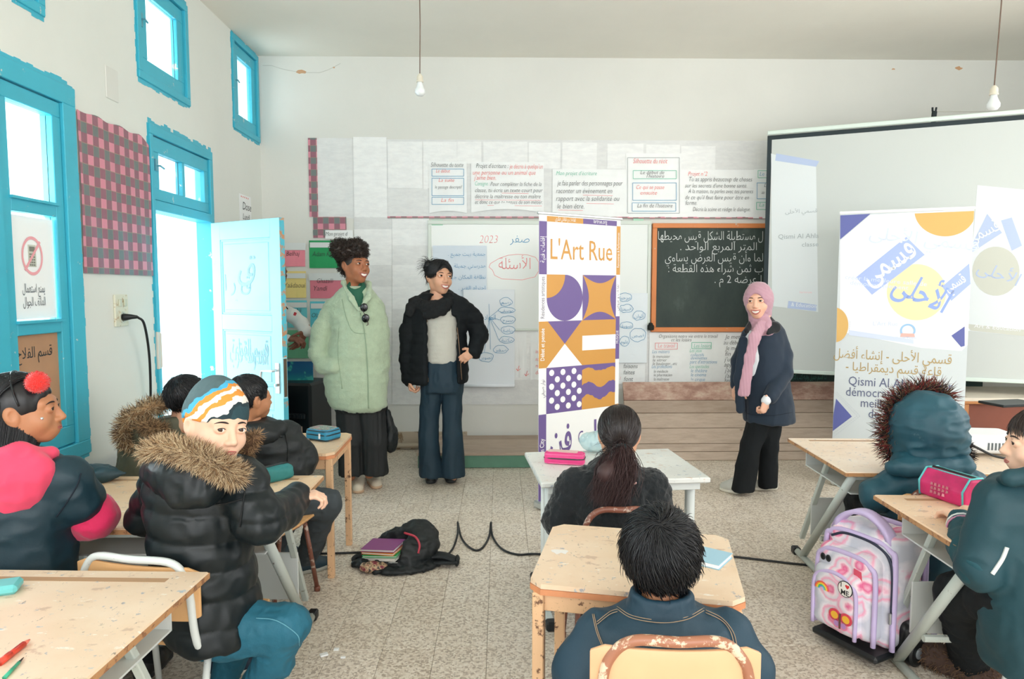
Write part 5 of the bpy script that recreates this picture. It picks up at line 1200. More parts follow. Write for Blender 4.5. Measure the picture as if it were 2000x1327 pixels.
# sequinned blue case on the peach desk
p = atz(632, 858, DZ); r = pouch('pencil_case', 'blue pencil case with a silver and pink sequinned top on the peach desk', p, math.radians(-28), .155, .12, .062, M('blue_nylon', '2C86A8', .5, var=.1), m_black, M('black_zip', '1C2427', .4))
t = NT('sequins'); co = t.coord('Object'); v_ = t.n('ShaderNodeTexVoronoi', Scale=190.0); t.l(co, v_.inputs['Vector']); t.b.inputs['Metallic'].default_value = .5; t.b.inputs['Roughness'].default_value = .3
t.base(t.mix(t.ramp(t.noise(co, 22, 2), [(.5, (0, 0, 0)), (.56, (1, 1, 1))]), t.ramp(v_.outputs['Distance'], [(0, lin('F2F4EE')), (.6, lin('8F9A94'))]), lin('E59AA4')))
mb = MB(); mb.prism([(.068*math.copysign(abs(math.cos(a))**.4, math.cos(a)), .05*math.copysign(abs(math.sin(a))**.4, math.sin(a))) for a in [2*PI*i/32 for i in range(32)]], .004, (0, 0, .060), (1, 0, 0), (0, 1, 0)); part('sequin_panel', mb, t.m, r)
mb = MB(); mb.box((.03, -.064, .03), (.012, .004, .028), None, .001); part('zip_pull', mb, M('white_plastic', 'E9EDEE'), r)
p = atz(580, 860, DZ); mb = MB(); mb.box((p.x, p.y, DZ+.005), (.13, .10, .008), Matrix.Rotation(-.5, 3, 'Z'), .001); t = NT('magazine_print'); co = t.coord('Object'); t.base(t.ramp(t.noise(co, 26, 2), [(.36, lin('E9E3DE')), (.47, lin('D98A86')), (.56, lin('5E6E78')), (.64, lin('E7D9C9'))])); t.b.inputs['Roughness'].default_value = .35
solo('magazine', mb, t.m, 'colourful booklet half under the black sleeve on the peach desk', 'booklet')
# teal case under beanie boy's arm
p = atz(528, 940, DZ); r = pouch('pencil_case', "teal and grey pencil case with a black zip beside the beanie boy's hand", p, math.radians(52), .19, .085, .06, M('teal_nylon', '2B7B7C', .6, var=.12, bump=.2))
mb = MB(); mb.tube([(-.085, .0, .0605), (-.03, 0, .0635), (.03, 0, .0635), (.085, 0, .0605)], .006, 8); part('zip', mb, M('black_zip', '1C2427'), r, smooth=True)
mb = MB(); mb.box((-.08, 0, .068), (.026, .010, .004), None, .001); part('zip_pull', mb, m_steel, r)
# black printed case (cartoon left out) near the girl in pink
p = atz(182, 938, DZ); r = empty('pencil_case', p, 'pointed dark pencil case with a tan print by the pink sleeve', 'pencil case', rz=math.radians(-8))
V, Q = sdf([('u', el((0, 0, .032), (.10, .075, .032)), 0), ('u', rc((.07, -.03, .03), (.135, .02, .028), .028, .004), .03), ('i', half((0, 0, 1), .001), 0)], .005, folds(.003, (25, 25, 25), 5)); link('body', fast_mesh('body', V, Q, M('dark_teal_nylon', '1E3C46', .5)), r)
mb = MB(); rg = random.Random(2); mb.ball((-.01, -.02, .052), (.045, .022, .014), 14); part('tan_print', mb, M('tan_print', 'E3B47A', .5), r, smooth=True)
# pink pouch on white desk
p = atz(1103, 905, DZ); r = pouch('pencil_case', 'hot pink pencil case with a pale lid on the white desk', p, math.radians(-14), .185, .075, .052, M('hot_pink_nylon', 'E23F86', .5, var=.06), M('pink_piping', 'F06BA2', .5), M('dark_zip', '3A3F40', .5))
mb = MB(); mb.box((-.01, .012, .053), (.14, .045, .004), None, .002); part('lid', mb, M('rose_beige', 'D9B8B4', .5), r)
# sheer blue pouch
p = atz(1172, 882, DZ); r = empty('tulle_pouch', p, 'pale blue glittery tulle pouch in front of the girl with the ponytail', 'pouch')
t = NT('blue_tulle'); t.base(lin('BFDDE0')); t.b.inputs['Alpha'].default_value = .62; t.b.inputs['Roughness'].default_value = .4; tm = t.m
V, Q = sdf([('u', el((0, 0, .05), (.10, .07, .05)), 0), ('u', rc((.03, 0, .07), (.06, .01, .15), .035, .045), .04), ('i', half((0, 0, 1), .0), 0)], .006, folds(.008, (22, 22, 14), 9)); link('body', fast_mesh('body', V, Q, tm), r)
mb = MB(); rg = random.Random(4)
for i in range(26): a, b = rg.uniform(0, 6.28), rg.uniform(.1, 1.2); mb.ball((.1*math.cos(a)*math.cos(b), .07*math.sin(a)*math.cos(b), .05+.052*math.sin(b)), .0028, 6)
part('beads', mb, M('pearl', 'F4F8F8', .2), r, kind='stuff')
# notebook
p = atz(1370, 1093, DZ); nb = empty('notebook', (p.x+.0, p.y+.01, DZ), 'pale blue notebook on the front centre desk behind the boy’s head', 'notebook', rz=math.radians(-38))
mb = MB(); mb.box((0, 0, .0075), (.15, .11, .011), None, .001); part('pages', mb, m_paper, nb); mb = MB(); mb.box((0, 0, .0145), (.156, .114, .002), None, .0005); mb.box((0, 0, .0012), (.156, .114, .002), None, .0005); part('cover', mb, M('pale_blue_cover', '9CC3D6', .45), nb)
# torn sticker and ink stain on the centre desk
for (px, py, c, sz, nm, lb) in ((1093, 1078, 'E6E3DF', .045, 'sticker', 'torn white sticker remains on the front centre desk'),):
    p = atz(px, py, DZ); rg = random.Random(8); mb = MB(); mb.prism([(sz*rg.uniform(.5, 1)*math.cos(2*PI*i/13), sz*.6*rg.uniform(.35, 1)*math.sin(2*PI*i/13)) for i in range(13)], .0006, (p.x, p.y, DZ+.0004), (1, 0, 0), (0, 1, 0)); solo(nm, mb, M('torn_sticker', c, .6), lb, 'sticker')
# things on the near left desk
p = atz(6, 1160, DZ); mb = MB(); mb.box((p.x-.03, p.y, DZ+.014), (.13, .07, .026), Matrix.Rotation(.35, 3, 'Z'), .008); solo('eraser_box', mb, M('turquoise_plastic', '6CC3C4', .35), 'turquoise plastic box at the left edge of the near desk', 'box')
def pen(label, a, b, r, col, cap):
    a = Vector(a); b = Vector(b); g = empty('pen', ((a.x+b.x)/2, (a.y+b.y)/2, DZ), label, 'pen'); d = (b-a).normalized()
    mb = MB(); mb.tube([a, b-d*.02], r, 10); part('barrel', mb, M('pen_'+col, col, .3), g, True, smooth=True); mb = MB(); mb.tube([b-d*.02, b], [r*.9, r*.25], 10); part('tip', mb, M('pen_'+cap, cap, .4), g, True, smooth=True); mb = MB(); mb.tube([a, a+d*.035], r*1.12, 10); part('cap', mb, M('pen_'+col, col), g, True, smooth=True)
a = atz(-2, 1296, DZ+.007); b = atz(58, 1250, DZ+.007); pen('thick red marker lying on the near desk at the lower left', a, b, .007, 'DE4A36', 'E97A66')
a = atz(8, 1325, DZ+.004); b = atz(46, 1285, DZ+.004); pen('thin green pen beside the red marker', a, b, .0035, '3FB48E', '2A2A2A')

# magenta case on the right desk
p = atz(1846, 968, DZ); r = empty('pencil_case', (p.x-.005, p.y-.05, DZ), "magenta pencil case with turquoise piping under the right girl's hand", 'pencil case', rz=math.radians(-75)); W, D, H = .20, .12, .105
m_mag = M('magenta_nylon', 'C92468', .45, var=.22, vs=14); m_pip = M('turquoise_piping', '5FC4C9', .4)
prof = [(-D/2, 0), (D/2, 0), (D/2+.004, H*.55), (D/2-.03, H), (-D/2+.03, H), (-D/2-.004, H*.55)]
mb = MB(); mb.prism(prof, W, (-W/2, 0, 0), (0, 1, 0), (0, 0, 1)); o = part('body', mb, m_mag, r); bevel(o, .012, 3)
for x in (-W/2+.006, W/2-.006): mb = MB(); mb.tube([(x, y*.99, max(z, .004)) for y, z in prof], .004, 6, closed=True); part('piping', mb, m_pip, r, smooth=True)
mb = MB(); mb.tube([(-W/2+.01, 0, H+.001), (W/2-.01, 0, H+.001), (W/2+.003, 0, H*.6)], .006, 8); part('zip', mb, M('black_zip', '1C2427'), r, smooth=True)
mb = MB(); mb.tube([(-W/2+.01, .022, H+.0), (W/2-.01, .022, H+.0)], .003, 6); mb.tube([(-W/2+.01, -.022, H), (W/2-.01, -.022, H)], .003, 6); part('zip_piping', mb, m_pip, r, smooth=True)
mb = MB(); rg = random.Random(12)
for row, (z0_, n_) in enumerate(((.052, 5), (.036, 5), (.020, 4))):
    for i in range(n_): x_ = -.042+i*.017+rg.uniform(-.001, .001); mb.prism([(x_, z0_), (x_+.012, z0_+rg.uniform(0, .003)), (x_+.011, z0_+.011), (x_+rg.uniform(.001, .004), z0_+.012)], .0008, (0, -D/2-.0046, 0), (1, 0, 0), (0, 0, 1)); part('print', mb, M('pink_pale_print', 'F0A9B4', .5), r, kind='stuff')

# black backpack lying open
bp0 = atz(785, 1099, 0); bk_ = empty('backpack', (bp0.x, bp0.y, 0), 'black open backpack lying on the floor with school books spilling out', 'backpack')
c = bp0
V, Q = sdf([('u', el((c.x+.02, c.y+.02, .08), (.17, .15, .085)), 0), ('u', el((c.x+.08, c.y+.06, .13), (.10, .09, .07)), .03), ('u', rc((c.x-.16, c.y-.05, .035), (c.x+.05, c.y-.10, .03), .035, .04), .02), ('u', rc((c.x+.06, c.y-.09, .04), (c.x+.14, c.y-.02, .10), .03, .045), .03),
    ('u', el((c.x-.02, c.y-.02, .018), (.24, .16, .018)), .02), ('s', rbx((c.x-.10, c.y-.05, .115), (.125, .085, .06), Matrix.Rotation(-.35, 3, 'Z'), .01), .02), ('i', half((0, 0, 1), .001), 0)], .009, folds(.012, (16, 16, 20), 11), sm=1)
V[:, :2] -= np.array([c.x, c.y]); setp(link('body', fast_mesh('body', V, Q, M('black_nylon', '11181B', .6, bump=.3, bs=40)), bk_))
mb = MB(); q = atz(880, 1085, .03)
mb.grid(lambda u, v: Vector((c.x+.13+.17*u, c.y-.03+.07*(v-.5)-.02*u, .05-.02*u+.02*math.sin(u*3))), 10, 3); mb.grid(lambda u, v: Vector((c.x+.30-.17*u, c.y-.075+.06*(v-.5)+.03*u, .028-.012*u)), 8, 3)
mb.grid(lambda u, v: Vector((c.x+.298+.012*math.sin(v*PI), c.y-.055+.06*(u-.5), .008+.045*v)), 3, 4)
o = part('strap', mb, M('black_webbing', '171D20', .7, bump=.3), bk_, True, smooth=True); m = o.modifiers.new('t', 'SOLIDIFY'); m.thickness = .012
mb = MB(); mb.tube(spline([(c.x+.02, c.y-.04, .175), (c.x+.08, c.y-.07, .165), (c.x+.105, c.y-.09, .13), (c.x+.10, c.y-.105, .09)], 6), .006, 6); part('red_trim', mb, M('red_trim', 'B23A4A', .5), bk_, True, smooth=True)
V, Q = sdf([('u', el((c.x-.125, c.y-.13, .03), (.075, .035, .025)), 0)], .006, folds(.006, (30, 30, 30), 4)); V[:, :2] -= np.array([c.x, c.y]); t = NT('maroon_print_lining'); co = t.coord('Object'); t.base(t.ramp(t.noise(co, 40, 3), [(.4, lin('7A2A3A')), (.5, lin('C9AE8A')), (.6, lin('2A1A20'))])); link('lining', fast_mesh('lining', V, Q, t.m), bk_)
mb = MB(); mb.tube(spline([(c.x-.21, c.y-.06, .01), (c.x-.25, c.y-.03, .03), (c.x-.225, c.y+.0, .04), (c.x-.18, c.y-.02, .03)], 6), .012, 8); part('front_strap', mb, M('black_webbing', '171D20'), bk_, True, smooth=True)
for i, (col, lab, th, dx, dz, rz_) in enumerate((('D6D8D6', 'grey-edged school book lowest of the stack in the open backpack', .018, .0, .042, -.30), ('E8E4DC', 'white notebook above the lowest book in the open backpack', .014, -.006, .064, -.38), ('3DBE72', 'green-covered notebook in the open backpack', .010, -.008, .080, -.30), ('EE8F3A', 'orange-covered book under the purple one in the open backpack', .012, -.012, .094, -.42), ('8E4A86', 'purple-covered book on top of the stack in the open backpack', .014, -.014, .111, -.36))):
    b = empty('book', (c.x-.075+dx, c.y-.045, dz-th/2), lab, 'book', 'school books in the open backpack', rot=(.10, -.10, rz_))
    mb = MB(); mb.box((0, 0, th/2), (.19, .125, th-.003), None, .001); part('pages', mb, M('page_edges', 'DAD8D2', .7), b); mb = MB(); mb.box((0, 0, th-.001), (.196, .13, .0022), None, .0005); mb.box((0, 0, .001), (.196, .13, .0022), None, .0005); mb.box((.0, .064, th/2), (.196, .002, th)); part('cover', mb, M('cover_'+col, col, .4), b)
# cables on the floor
def floor_cable(label, pts, r=.006, name='floor_cable'):
    mb = MB(); mb.tube(spline(pts, 7), r, 8); return solo(name, mb, M('black_rubber', '15191C'), label, 'cable', smooth=True)
def fz(px, py, z=.007): p = atz(px, py, 0); return (p.x, p.y, z)
a = atz(893, 1028, 0); b = atz(958, 1026, 0)
floor_cable('black cable looping up in two arches on the floor right of the backpack', [fz(560, 1085), fz(640, 1084), fz(700, 1082), fz(760, 1078), fz(860, 1085), fz(882, 1078), (atz(893, 1060, 0).x+.003, atz(893, 1060, 0).y, .05), fz(894, 1030, .03), fz(900, 1050), fz(912, 1068), fz(930, 1078), fz(945, 1070), fz(956, 1048), fz(959, 1030, .03), fz(962, 1050), fz(980, 1075), fz(1010, 1086), fz(1045, 1085), fz(1120, 1088), fz(1220, 1090)])
floor_cable('black cable running along the floor from the centre desk to the right desk', [fz(1380, 1086), fz(1440, 1091), fz(1500, 1098), fz(1560, 1105), fz(1640, 1110), fz(1720, 1095), (2.4, 3.9, .007)])
# crumbs of paper on the floor
mb = MB(); mb.box((-.70, 2.62, .004), (.03, .02, .006), Matrix.Rotation(.5, 3, 'Z')); mb.box((-.66, 2.66, .004), (.02, .015, .005)); mb.box((-.62, 2.60, .003), (.018, .01, .004))
solo('paper_scraps', mb, m_paper, 'white paper scraps on the floor beside the jeans leg', 'litter', kind='stuff')

# ---------------------------------------------------------------- rolling schoolbag
g0 = atz(1580, 1240, 0); g1 = atz(1735, 1322, 0)
ex = Vector((g1.x-g0.x, g1.y-g0.y, 0)); gw = ex.length; ex.normalize(); ey = Vector((-ex.y, ex.x, 0))
rb = empty('rolling_schoolbag', (g0+g1)/2+ey*.10, 'pink and lilac tie-dye rolling schoolbag with an I love ME badge', 'schoolbag', rz=math.atan2(ex.y, ex.x)); rb.location.z = 0
t = NT('tie_dye'); co = t.coord('Object', (1, .4, 1)); v_ = t.n('ShaderNodeTexVoronoi', Scale=10.5); t.l(co, v_.inputs['Vector']); ns = t.noise(co, 34, 3)
ad = t.n('ShaderNodeMath', _operation='MULTIPLY_ADD'); t.l(ns, ad.inputs[0]); ad.inputs[1].default_value = .22; t.l(v_.outputs['Distance'], ad.inputs[2])
t.base(t.ramp(ad.outputs[0], [(.20, lin('F2B3CC')), (.30, lin('E8719F')), (.40, lin('F6DFE8')), (.50, lin('DCD9E2')), (.58, lin('F0A9C4')), (.68, lin('E9E4EC')), (.85, lin('C9CCD8'))])); t.b.inputs['Roughness'].default_value = .55; m_tie = t.m
m_lil = M('lilac_webbing', 'C9B9E2', .5, var=.04)
W, D, Hh = .30, .19, .42
def rbag(name, c, hs, rad, m, zc=None):
    V, Q = sdf([('u', rbx(c, hs, None, rad), 0)], .009, folds(.003, (14, 14, 14), 3)); return link(name, fast_mesh(name, V, Q, m), rb)
lean = math.radians(0)
rbag('body', (0, .05, .28), (W/2, .105, .225), .05, m_tie); rbag('front_pocket', (-.02, -.06, .25), (W/2-.02, .05, .17), .04, m_tie); rbag('outer_pocket', (-.035, -.11, .215), (W/2-.05, .035, .125), .03, m_tie)
def arch(x0, x1, y, z0, z1, r_, name, rr=.07, m=m_lil):
    P = [(x0, y, z0), (x0, y, z1-rr), (x0+rr*.3, y, z1-rr*.3), (x0+rr, y, z1), (x1-rr, y, z1), (x1-rr*.3, y, z1-rr*.3), (x1, y, z1-rr), (x1, y, z0)]
    mb = MB(); mb.tube(spline(P, 5), r_, 8); return part(name, mb, m, rb, smooth=True)
arch(-W/2+.0, W/2-.0, -.045, .07, .475, .011, 'piping'); arch(-W/2+.005, W/2-.04, -.100, .08, .405, .010, 'piping'); arch(-W/2+.02, W/2-.09, -.140, .09, .325, .008, 'piping'); arch(-W/2, W/2, .145, .07, .50, .011, 'piping')
mb = MB(); mb.grid(lambda u, v: Vector((-.13+.26*u, -.02+.05*(v-.5)+.0, .475+.10*math.sin(u*PI)**.6)), 16, 3); o = part('top_handle', mb, m_lil, rb, smooth=True); m = o.modifiers.new('t', 'SOLIDIFY'); m.thickness = .018
mb = MB(); mb.tube(spline([(-W/2+.03, -.052, .44), (-.05, -.054, .47), (.08, -.054, .462), (W/2-.01, -.052, .40), (W/2-.002, -.052, .22)], 8), .006, 6); part('zip', mb, M('navy_zip', '2A3046', .5), rb, smooth=True)
mb = MB(); mb.box((W/2-.004, -.058, .20), (.012, .012, .045), None, .003); part('zip_pull', mb, m_steel, rb)
mb = MB(); mb.bx(-W/2+.005, W/2-.005, -.13, .16, .03, .06, .01); part('base', mb, M('black_plastic', '14181B', .35), rb)
rbag('wheel_housing', (W/2-.02, .07, .10), (.05, .075, .075), .03, M('black_plastic', '14181B'))
AX = Matrix(((0, 0, 1), (0, 1, 0), (-1, 0, 0)))
for x in (W/2+.02, -W/2-.035):
    wl = MB(); wl.lathe((x-.01, .06, .055), [(.018, 0), (.045, 0), (.055, .006), (.055, .026), (.045, .032), (.02, .032), (.016, .026), (0, .026)], 28, AX); wo = part('wheel', wl, M('wheel_rubber', '101416', .4), rb, smooth=False)
    wl = MB(); wl.lathe((x+.021, .06, .055), [(.022, 0), (.020, .006), (.008, .008), (.0, .008)], 20, AX); part('hub', wl, M('grey_hub', '8A9094', .3, .4), wo, label='grey hub'); 
mb = MB()
for x in (-.09, .09): mb.beam((x, .162, .08), (x, .162, .50), .018, .012, .003)
mb.beam((-.10, .162, .50), (.10, .162, .50), .03, .02, .005); part('pull_rail', mb, M('black_plastic', '14181B'), rb)
mb = MB(); mb.box((W/2+.03, .17, .17), (.012, .03, .18), None, .005); part('side_strap', mb, m_lil, rb)
# badges: front plane y=-.146
FX, FZ = Vector((1, 0, 0)), Vector((0, 0, 1)); yq = -.1475
def disc(mb, x, z, r_, th=.003, m=0, sx=1, z0=0): mb.prism([(x+r_*sx*math.cos(2*PI*i/24), z+r_*math.sin(2*PI*i/24)) for i in range(24)], th, (0, yq, 0), FX, FZ, m, z0)
bd = MB(); disc(bd, .02, .285, .032, .003, 0); disc(bd, .02, .285, .029, .0008, 1, 1, .003); text(bd, 'I', .026, (.0, yq, .29), FX, FZ, 0, .0042, bold=.02); text(bd, 'ME', .028, (.02, yq, .262), FX, FZ, 0, .0042, bold=.02, align='CENTER')
hp_ = [(.03+.009*math.sin(a)**3, .298+.0006*(13*math.cos(a)-5*math.cos(2*a)-2*math.cos(3*a)-math.cos(4*a))) for a in [-2*PI*i/20 for i in range(20)]]; bd.prism(hp_, .0008, (0, yq, 0), FX, FZ, 2, .0038)
part('round_badge', bd, [M('badge_black', '22262A', .4), M('badge_white', 'F2F0EA', .4), M('badge_red', 'D8343C', .4)], rb, label='round I love ME badge')
bf = MB()
for (x, z, rx, rz_, m) in ((-.022, .165, .026, .024, 0), (.028, .165, .026, .024, 0), (-.012, .135, .018, .018, 1), (.018, .135, .018, .018, 1)):
    bf.prism([(x+rx*math.cos(2*PI*i/18)+.012*0, z+rz_*math.sin(2*PI*i/18)) for i in range(18)], .003, (0, yq, 0), FX, FZ, m); bf.prism([(x+rx*.62*math.cos(2*PI*i/18), z+rz_*.62*math.sin(2*PI*i/18)) for i in range(18)], .001, (0, yq, 0), FX, FZ, 2 if m == 0 else 3, .003)
bf.tube([(.003, yq-.004, .12), (.003, yq-.004, .178)], .004, 6, m=4); part('butterfly_patch', bf, [M('patch_red', 'D9475A', .5), M('patch_pink', 'E78AA8', .5), M('patch_yellow', 'F3BC3C', .5), M('patch_lilac', 'B98AC4', .5), M('patch_brown', '5A3A30', .5)], rb, label='red and yellow butterfly patch')
rnb = MB()
for i, c_ in enumerate(('E0524E', 'F0A03C', 'F4D84C', '5FBF6A', '58A8DC')):
    r0 = .030-.0045*i; pts = [(-.085+r0*math.cos(a), yq-.001, .245+r0*math.sin(a)) for a in [PI*k/10 for k in range(11)]]; rnb.tube(pts, .0024, 5, m=i)
part('rainbow_patch', rnb, [M('rb_'+c_, c_, .5) for c_ in ('E0524E', 'F0A03C', 'F4D84C', '5FBF6A', '58A8DC')], rb)
mb = MB(); 
for x in (-.11, -.085): mb.ball((x, -.115, .365), (.012, .004, .015), 12)
part('button_eyes', mb, M('black_plastic', '14181B'), rb, smooth=True)
mb = MB(); mb.prism([(.03, .325), (.065, .32), (.06, .36), (.028, .365)], .002, (0, -.1125, 0), FX, FZ); part('brand_tag', mb, M('red_pink_tag', 'D9546C', .5), rb, label='small red and blue tag')
# ================================================================ PEOPLE
SK = {k: M('skin_'+k, c, .5, sss=.12, var=.04, vs=12) for k, c in dict(brown='A66A4A', olive='D9A587', fair='E6B49A', light='E8BDA2', tan='B9805C', dark='7A4A36').items()}
m_hair = M('black_hair', '15161A', .38, spec=.5); m_hairb = M('dark_brown_hair', '31251F', .4, spec=.5); m_lip = M('lips', 'B5605A', .45); m_lipd = M('brown_lips', '9A4F48', .45); m_teeth = M('teeth', 'F2EEE6', .3)
t = NT('eye_white_and_iris'); t.base(lin('EDEBE6')); t.b.inputs['Roughness'].default_value = .15; m_eye = [t.m, M('iris', '3A241A', .2), M('pupil', '0A0A0A', .1)]
m_brow = M('eyebrow', '241A18', .7)
V3 = Vector
def face_ops(ch):
    s = [('u', el((0, .018, .030), (.073, .090, .080)), 0), ('u', el((0, -.022, -.030), (.057 if not ch else .060, .060, .074 if not ch else .066)), .035),
         ('u', el((0, -.055, -.088 if not ch else -.078), (.022, .018, .018)), .03)]
    for x in (-1, 1):
        s += [('u', el((x*.036, -.052, -.030), (.022, .022, .022)), .025), ('u', rc((x*.012, -.074, .026), (x*.044, -.060, .024), .010, .008), .022),
              ('s', el((x*.031, -.094, .006), (.017, .017, .011)), .016), ('u', rc((x*.050, 0, -.06), (x*.058, .01, -.02), .014, .012), .03)]
    s += [('u', rc((0, -.078, .012), (0, -.099, -.026), .0075, .0105), .014), ('u', el((0, -.070, -.057), (.027, .020, .022)), .02)]
    for x in (-1, 1): s += [('u', el((x*.011, -.089, -.031), (.008, .009, .007)), .008), ('u', el((x*.031, -.0730, .006), (.0168, .0140, .0135)), .004)]
    for x in (-1, 1): s += [('s', el((x*.031, -.088, .0055), (.0132, .013, .0046)), .002),
              ('u', el((x*.074, .012, -.004), (.007, .018, .030)), .008), ('u', el((x*.080, .018, .004), (.005, .015, .022)), .008), ('s', el((x*.084, .008, .0), (.006, .009, .015)), .005)]
    s += [('u', rc((0, .022, -.06), (0, .040, -.14), .047 if not ch else .040, .050 if not ch else .042), .03)]
    return s
_HC = {}
def head_geo(ch, fine):
    k = (ch, fine)
    if k not in _HC:
        V, Q = sdf(face_ops(ch), .0027 if fine else .0055, sm=1); _HC[k] = (V, Q, BVHTree.FromPolygons([tuple(v) for v in V], [tuple(q) for q in Q.tolist()]) if fine else None)
    return _HC[k]
def fy(bvh, x, z, eps=.001):
    h = bvh.ray_cast(V3((x, -.3, z)), V3((0, 1, 0))); return V3((x, (h[0].y if h[0] else -.07)-eps, z))
def arr(mb): return np.array([tuple(v) for v in mb.v])
class Person:
    def __init__(s, label, base, group=None, name='person'):
        s.base = V3((base[0], base[1], 0)); s.label = label; s.skinp = []; s.kids = []; s.group = group; s.name = name
    def g(s, name, ops, h, mat, disp=None, label=None, sm=1):
        V, Q = sdf(ops, h, disp, sm); s.kids.append((name, V, Q, None, mat, label, True)); s.last = (V, Q); return s
    def raw(s, name, V, Q, mat, label=None): s.kids.append((name, V, Q, None, mat, label, True))
    def mb(s, name, mb, mats, smooth=True, label=None, T=None):
        V = arr(mb); V = xform(V, T) if T is not None else V; s.kids.append((name, V, mb.f, mb.mi, mats, label, smooth))
    def skin(s, V, Q): s.skinp.append((V, Q))
    def body(s, ops, h=.013): s.skin(*sdf(ops, h))
    def head(s, c, yaw, pitch=0, roll=0, sc=1., ch=False, fine=True, smile=0, skin=None, gaze=(0, 0), face=True, lip=None):
        s.H = Matrix.Translation(V3(c)) @ Matrix.Rotation(yaw, 4, 'Z') @ Matrix.Rotation(roll, 4, 'Y') @ Matrix.Rotation(pitch, 4, 'X') @ Matrix.Scale(sc, 4)
        V, Q, bvh = head_geo(ch, fine); s.skin(xform(V, s.H), Q)
        if not (fine and face): return
        for x in (-1, 1):
            mb = MB(); mb.ball((0, 0, 0), .0118, 24); V = arr(mb); R = np.array(Matrix.Rotation(gaze[0], 3, 'Z') @ Matrix.Rotation(-gaze[1], 3, 'X') @ Matrix.Rotation(PI/2, 3, 'X')); V = V @ R.T
            mi = [2 if i < 24 else (1 if i < 72 else 0) for i, f in enumerate(mb.f)]
            # poles: the first rings point forward
            V = V+np.array([x*.031, -.0733, .0055]); s.kids.append(('eye', xform(V, s.H), mb.f, mi, m_eye, None, True))
            mb = MB(); P = [fy(bvh, x*(.018+.0255*u), .0055+.0050*math.sin(PI*(u*.9+.05))+.0008*u, .0008) for u in [i/8 for i in range(9)]]; mb.tube(P, [.0005]+[.0011]*7+[.0006], 5); s.mb('lashes', mb, m_brow, T=s.H)
            mb = MB(); P = [fy(bvh, x*(.014+.034*u), .022+.006*math.sin(PI*(u*.8+.1))-.003*u, .0006) for u in [i/8 for i in range(9)]]; mb.tube(P, [.0014, .0024, .0028, .0028, .0026, .0022, .0018, .0012, .0006], 6); s.mb('eyebrow', mb, m_brow, T=s.H)
        lw_ = .019+.009*smile; up = -.0555; n = 12; mb = MB(); lu = []; ll = []; mid = []
        for i in range(n+1):
            u = i/n*2-1; x = lw_*u; cz = .006*smile*u*u; zu = up+cz-.001*(abs(u) < .15)+.0022*(1-u*u); zl = up-.005-(.0125*smile)*(1-u*u)+cz
            if smile < .3: zu = up+.001*(1-u*u)+.001; zl = up-.0045*(1-u*u)-.001
            lu.append(fy(bvh, x, zu, .0016)); ll.append(fy(bvh, x, zl, .0016)); mid.append((fy(bvh, x, zu-.0003, .0022), fy(bvh, x, zl+.0005, .0018)))
        rr = [.0014+.0022*math.sin(PI*i/n) for i in range(n+1)]; rr = rr if smile >= .3 else [r*.62 for r in rr]; mb.tube(lu, rr, 6); mb.tube(ll, [r*1.25 for r in rr], 6); s.mb('lips', mb, lip or m_lip, T=s.H)
        if smile >= .3:
            mb = MB(); V = []; F = []
            for a, b in mid: V += [a, a.lerp(b, .8), b]
            for i in range(2, n-2): F += [(3*i, 3*i+1, 3*i+4, 3*i+3)]
            mb.add(V, F); s.mb('teeth', mb, m_teeth, T=s.H)
            mb = MB(); mb.add(V, [(3*i+1, 3*i+2, 3*i+5, 3*i+4) for i in range(1, n-1)]); s.mb('mouth', mb, M('mouth_inside', '6E2A2A', .6), T=s.H)
    def hand(s, wrist, d, n, side, curl=(.35, .35, .3), size=1., spread=.0, h=.0030, thumb=.5):
        """d: direction of the fingers, n: palm side, side=+1 thumb towards d x n"""
        w_ = V3(wrist); d = V3(d).normalized(); n = V3(n); n = (n-d*n.dot(d)).normalized(); t_ = d.cross(n)*side; k = size; ops = []
        R = Matrix((t_, d, n)).transposed()
        ops.append(('u', el(w_+d*.047*k, (.036*k, .050*k, .0155*k), R), 0)); ops.append(('u', rc(w_-d*.03*k, w_+d*.02*k, .023*k, .021*k, (n, .72)), .02))
        for i in range(4):
            a = w_+d*(.083-.004*abs(i-1.3))*k+t_*(.0275-.0185*i)*k; dr = (d+t_*spread*(1.5-i)).normalized(); nn = n; L = [(.040, .024, .019), (.044, .027, .020), (.041, .025, .019), (.032, .019, .017)][i]; r_ = [.0088, .0090, .0085, .0075][i]
            for j in range(3):
                c_, s_ = math.cos(curl[j]*(1+.08*i)), math.sin(curl[j]*(1+.08*i)); d2 = dr*c_+nn*s_; nn = nn*c_-dr*s_; dr = d2; b = a+dr*L[j]*k
                ops.append(('u', rc(a, b, r_*k*(1-.08*j), r_*k*(.94-.10*j)), .003 if j else .010)); a = b
        a = w_+d*.018*k+t_*.026*k; dr = (d*.62+t_*.72+n*.25).normalized(); 
        for j, L in enumerate((.040, .030, .024)):
            b = a+dr*L*k; ops.append(('u', rc(a, b, (.0135, .0105, .009)[j]*k, (.0105, .009, .0075)[j]*k), .012 if j == 0 else .004)); a = b; dr = (dr+d*.35+n*thumb*.7-t_*.25).normalized()
        V, Q = sdf(ops, h*k if k > .8 else h*.85); s.skin(V, Q)
    def finish(s, skin):
        V, Q = join(s.skinp); o = link(s.name, fast_mesh('body', V-np.array(s.base), Q, skin), None, s.base); setp(o, s.label, 'person', s.group)
        for name, V, Q, mi, mat, lab, smo in s.kids:
            V = V-np.array(s.base)
            if mi is None: me = fast_mesh(name, V, Q, mat, smo)
            else: me = mesh_of(name, V, Q, mat, smo, mi)
            setp(link(name, me, o), lab)
        s.o = o; return o
def R_(xl, xr, py, Y, ry):
    """loft row from photo extents"""
    a = at(xl, py, Y); b = at(xr, py, Y); return (a.z, (a.x+b.x)/2, Y, (b.x-a.x)/2, ry)
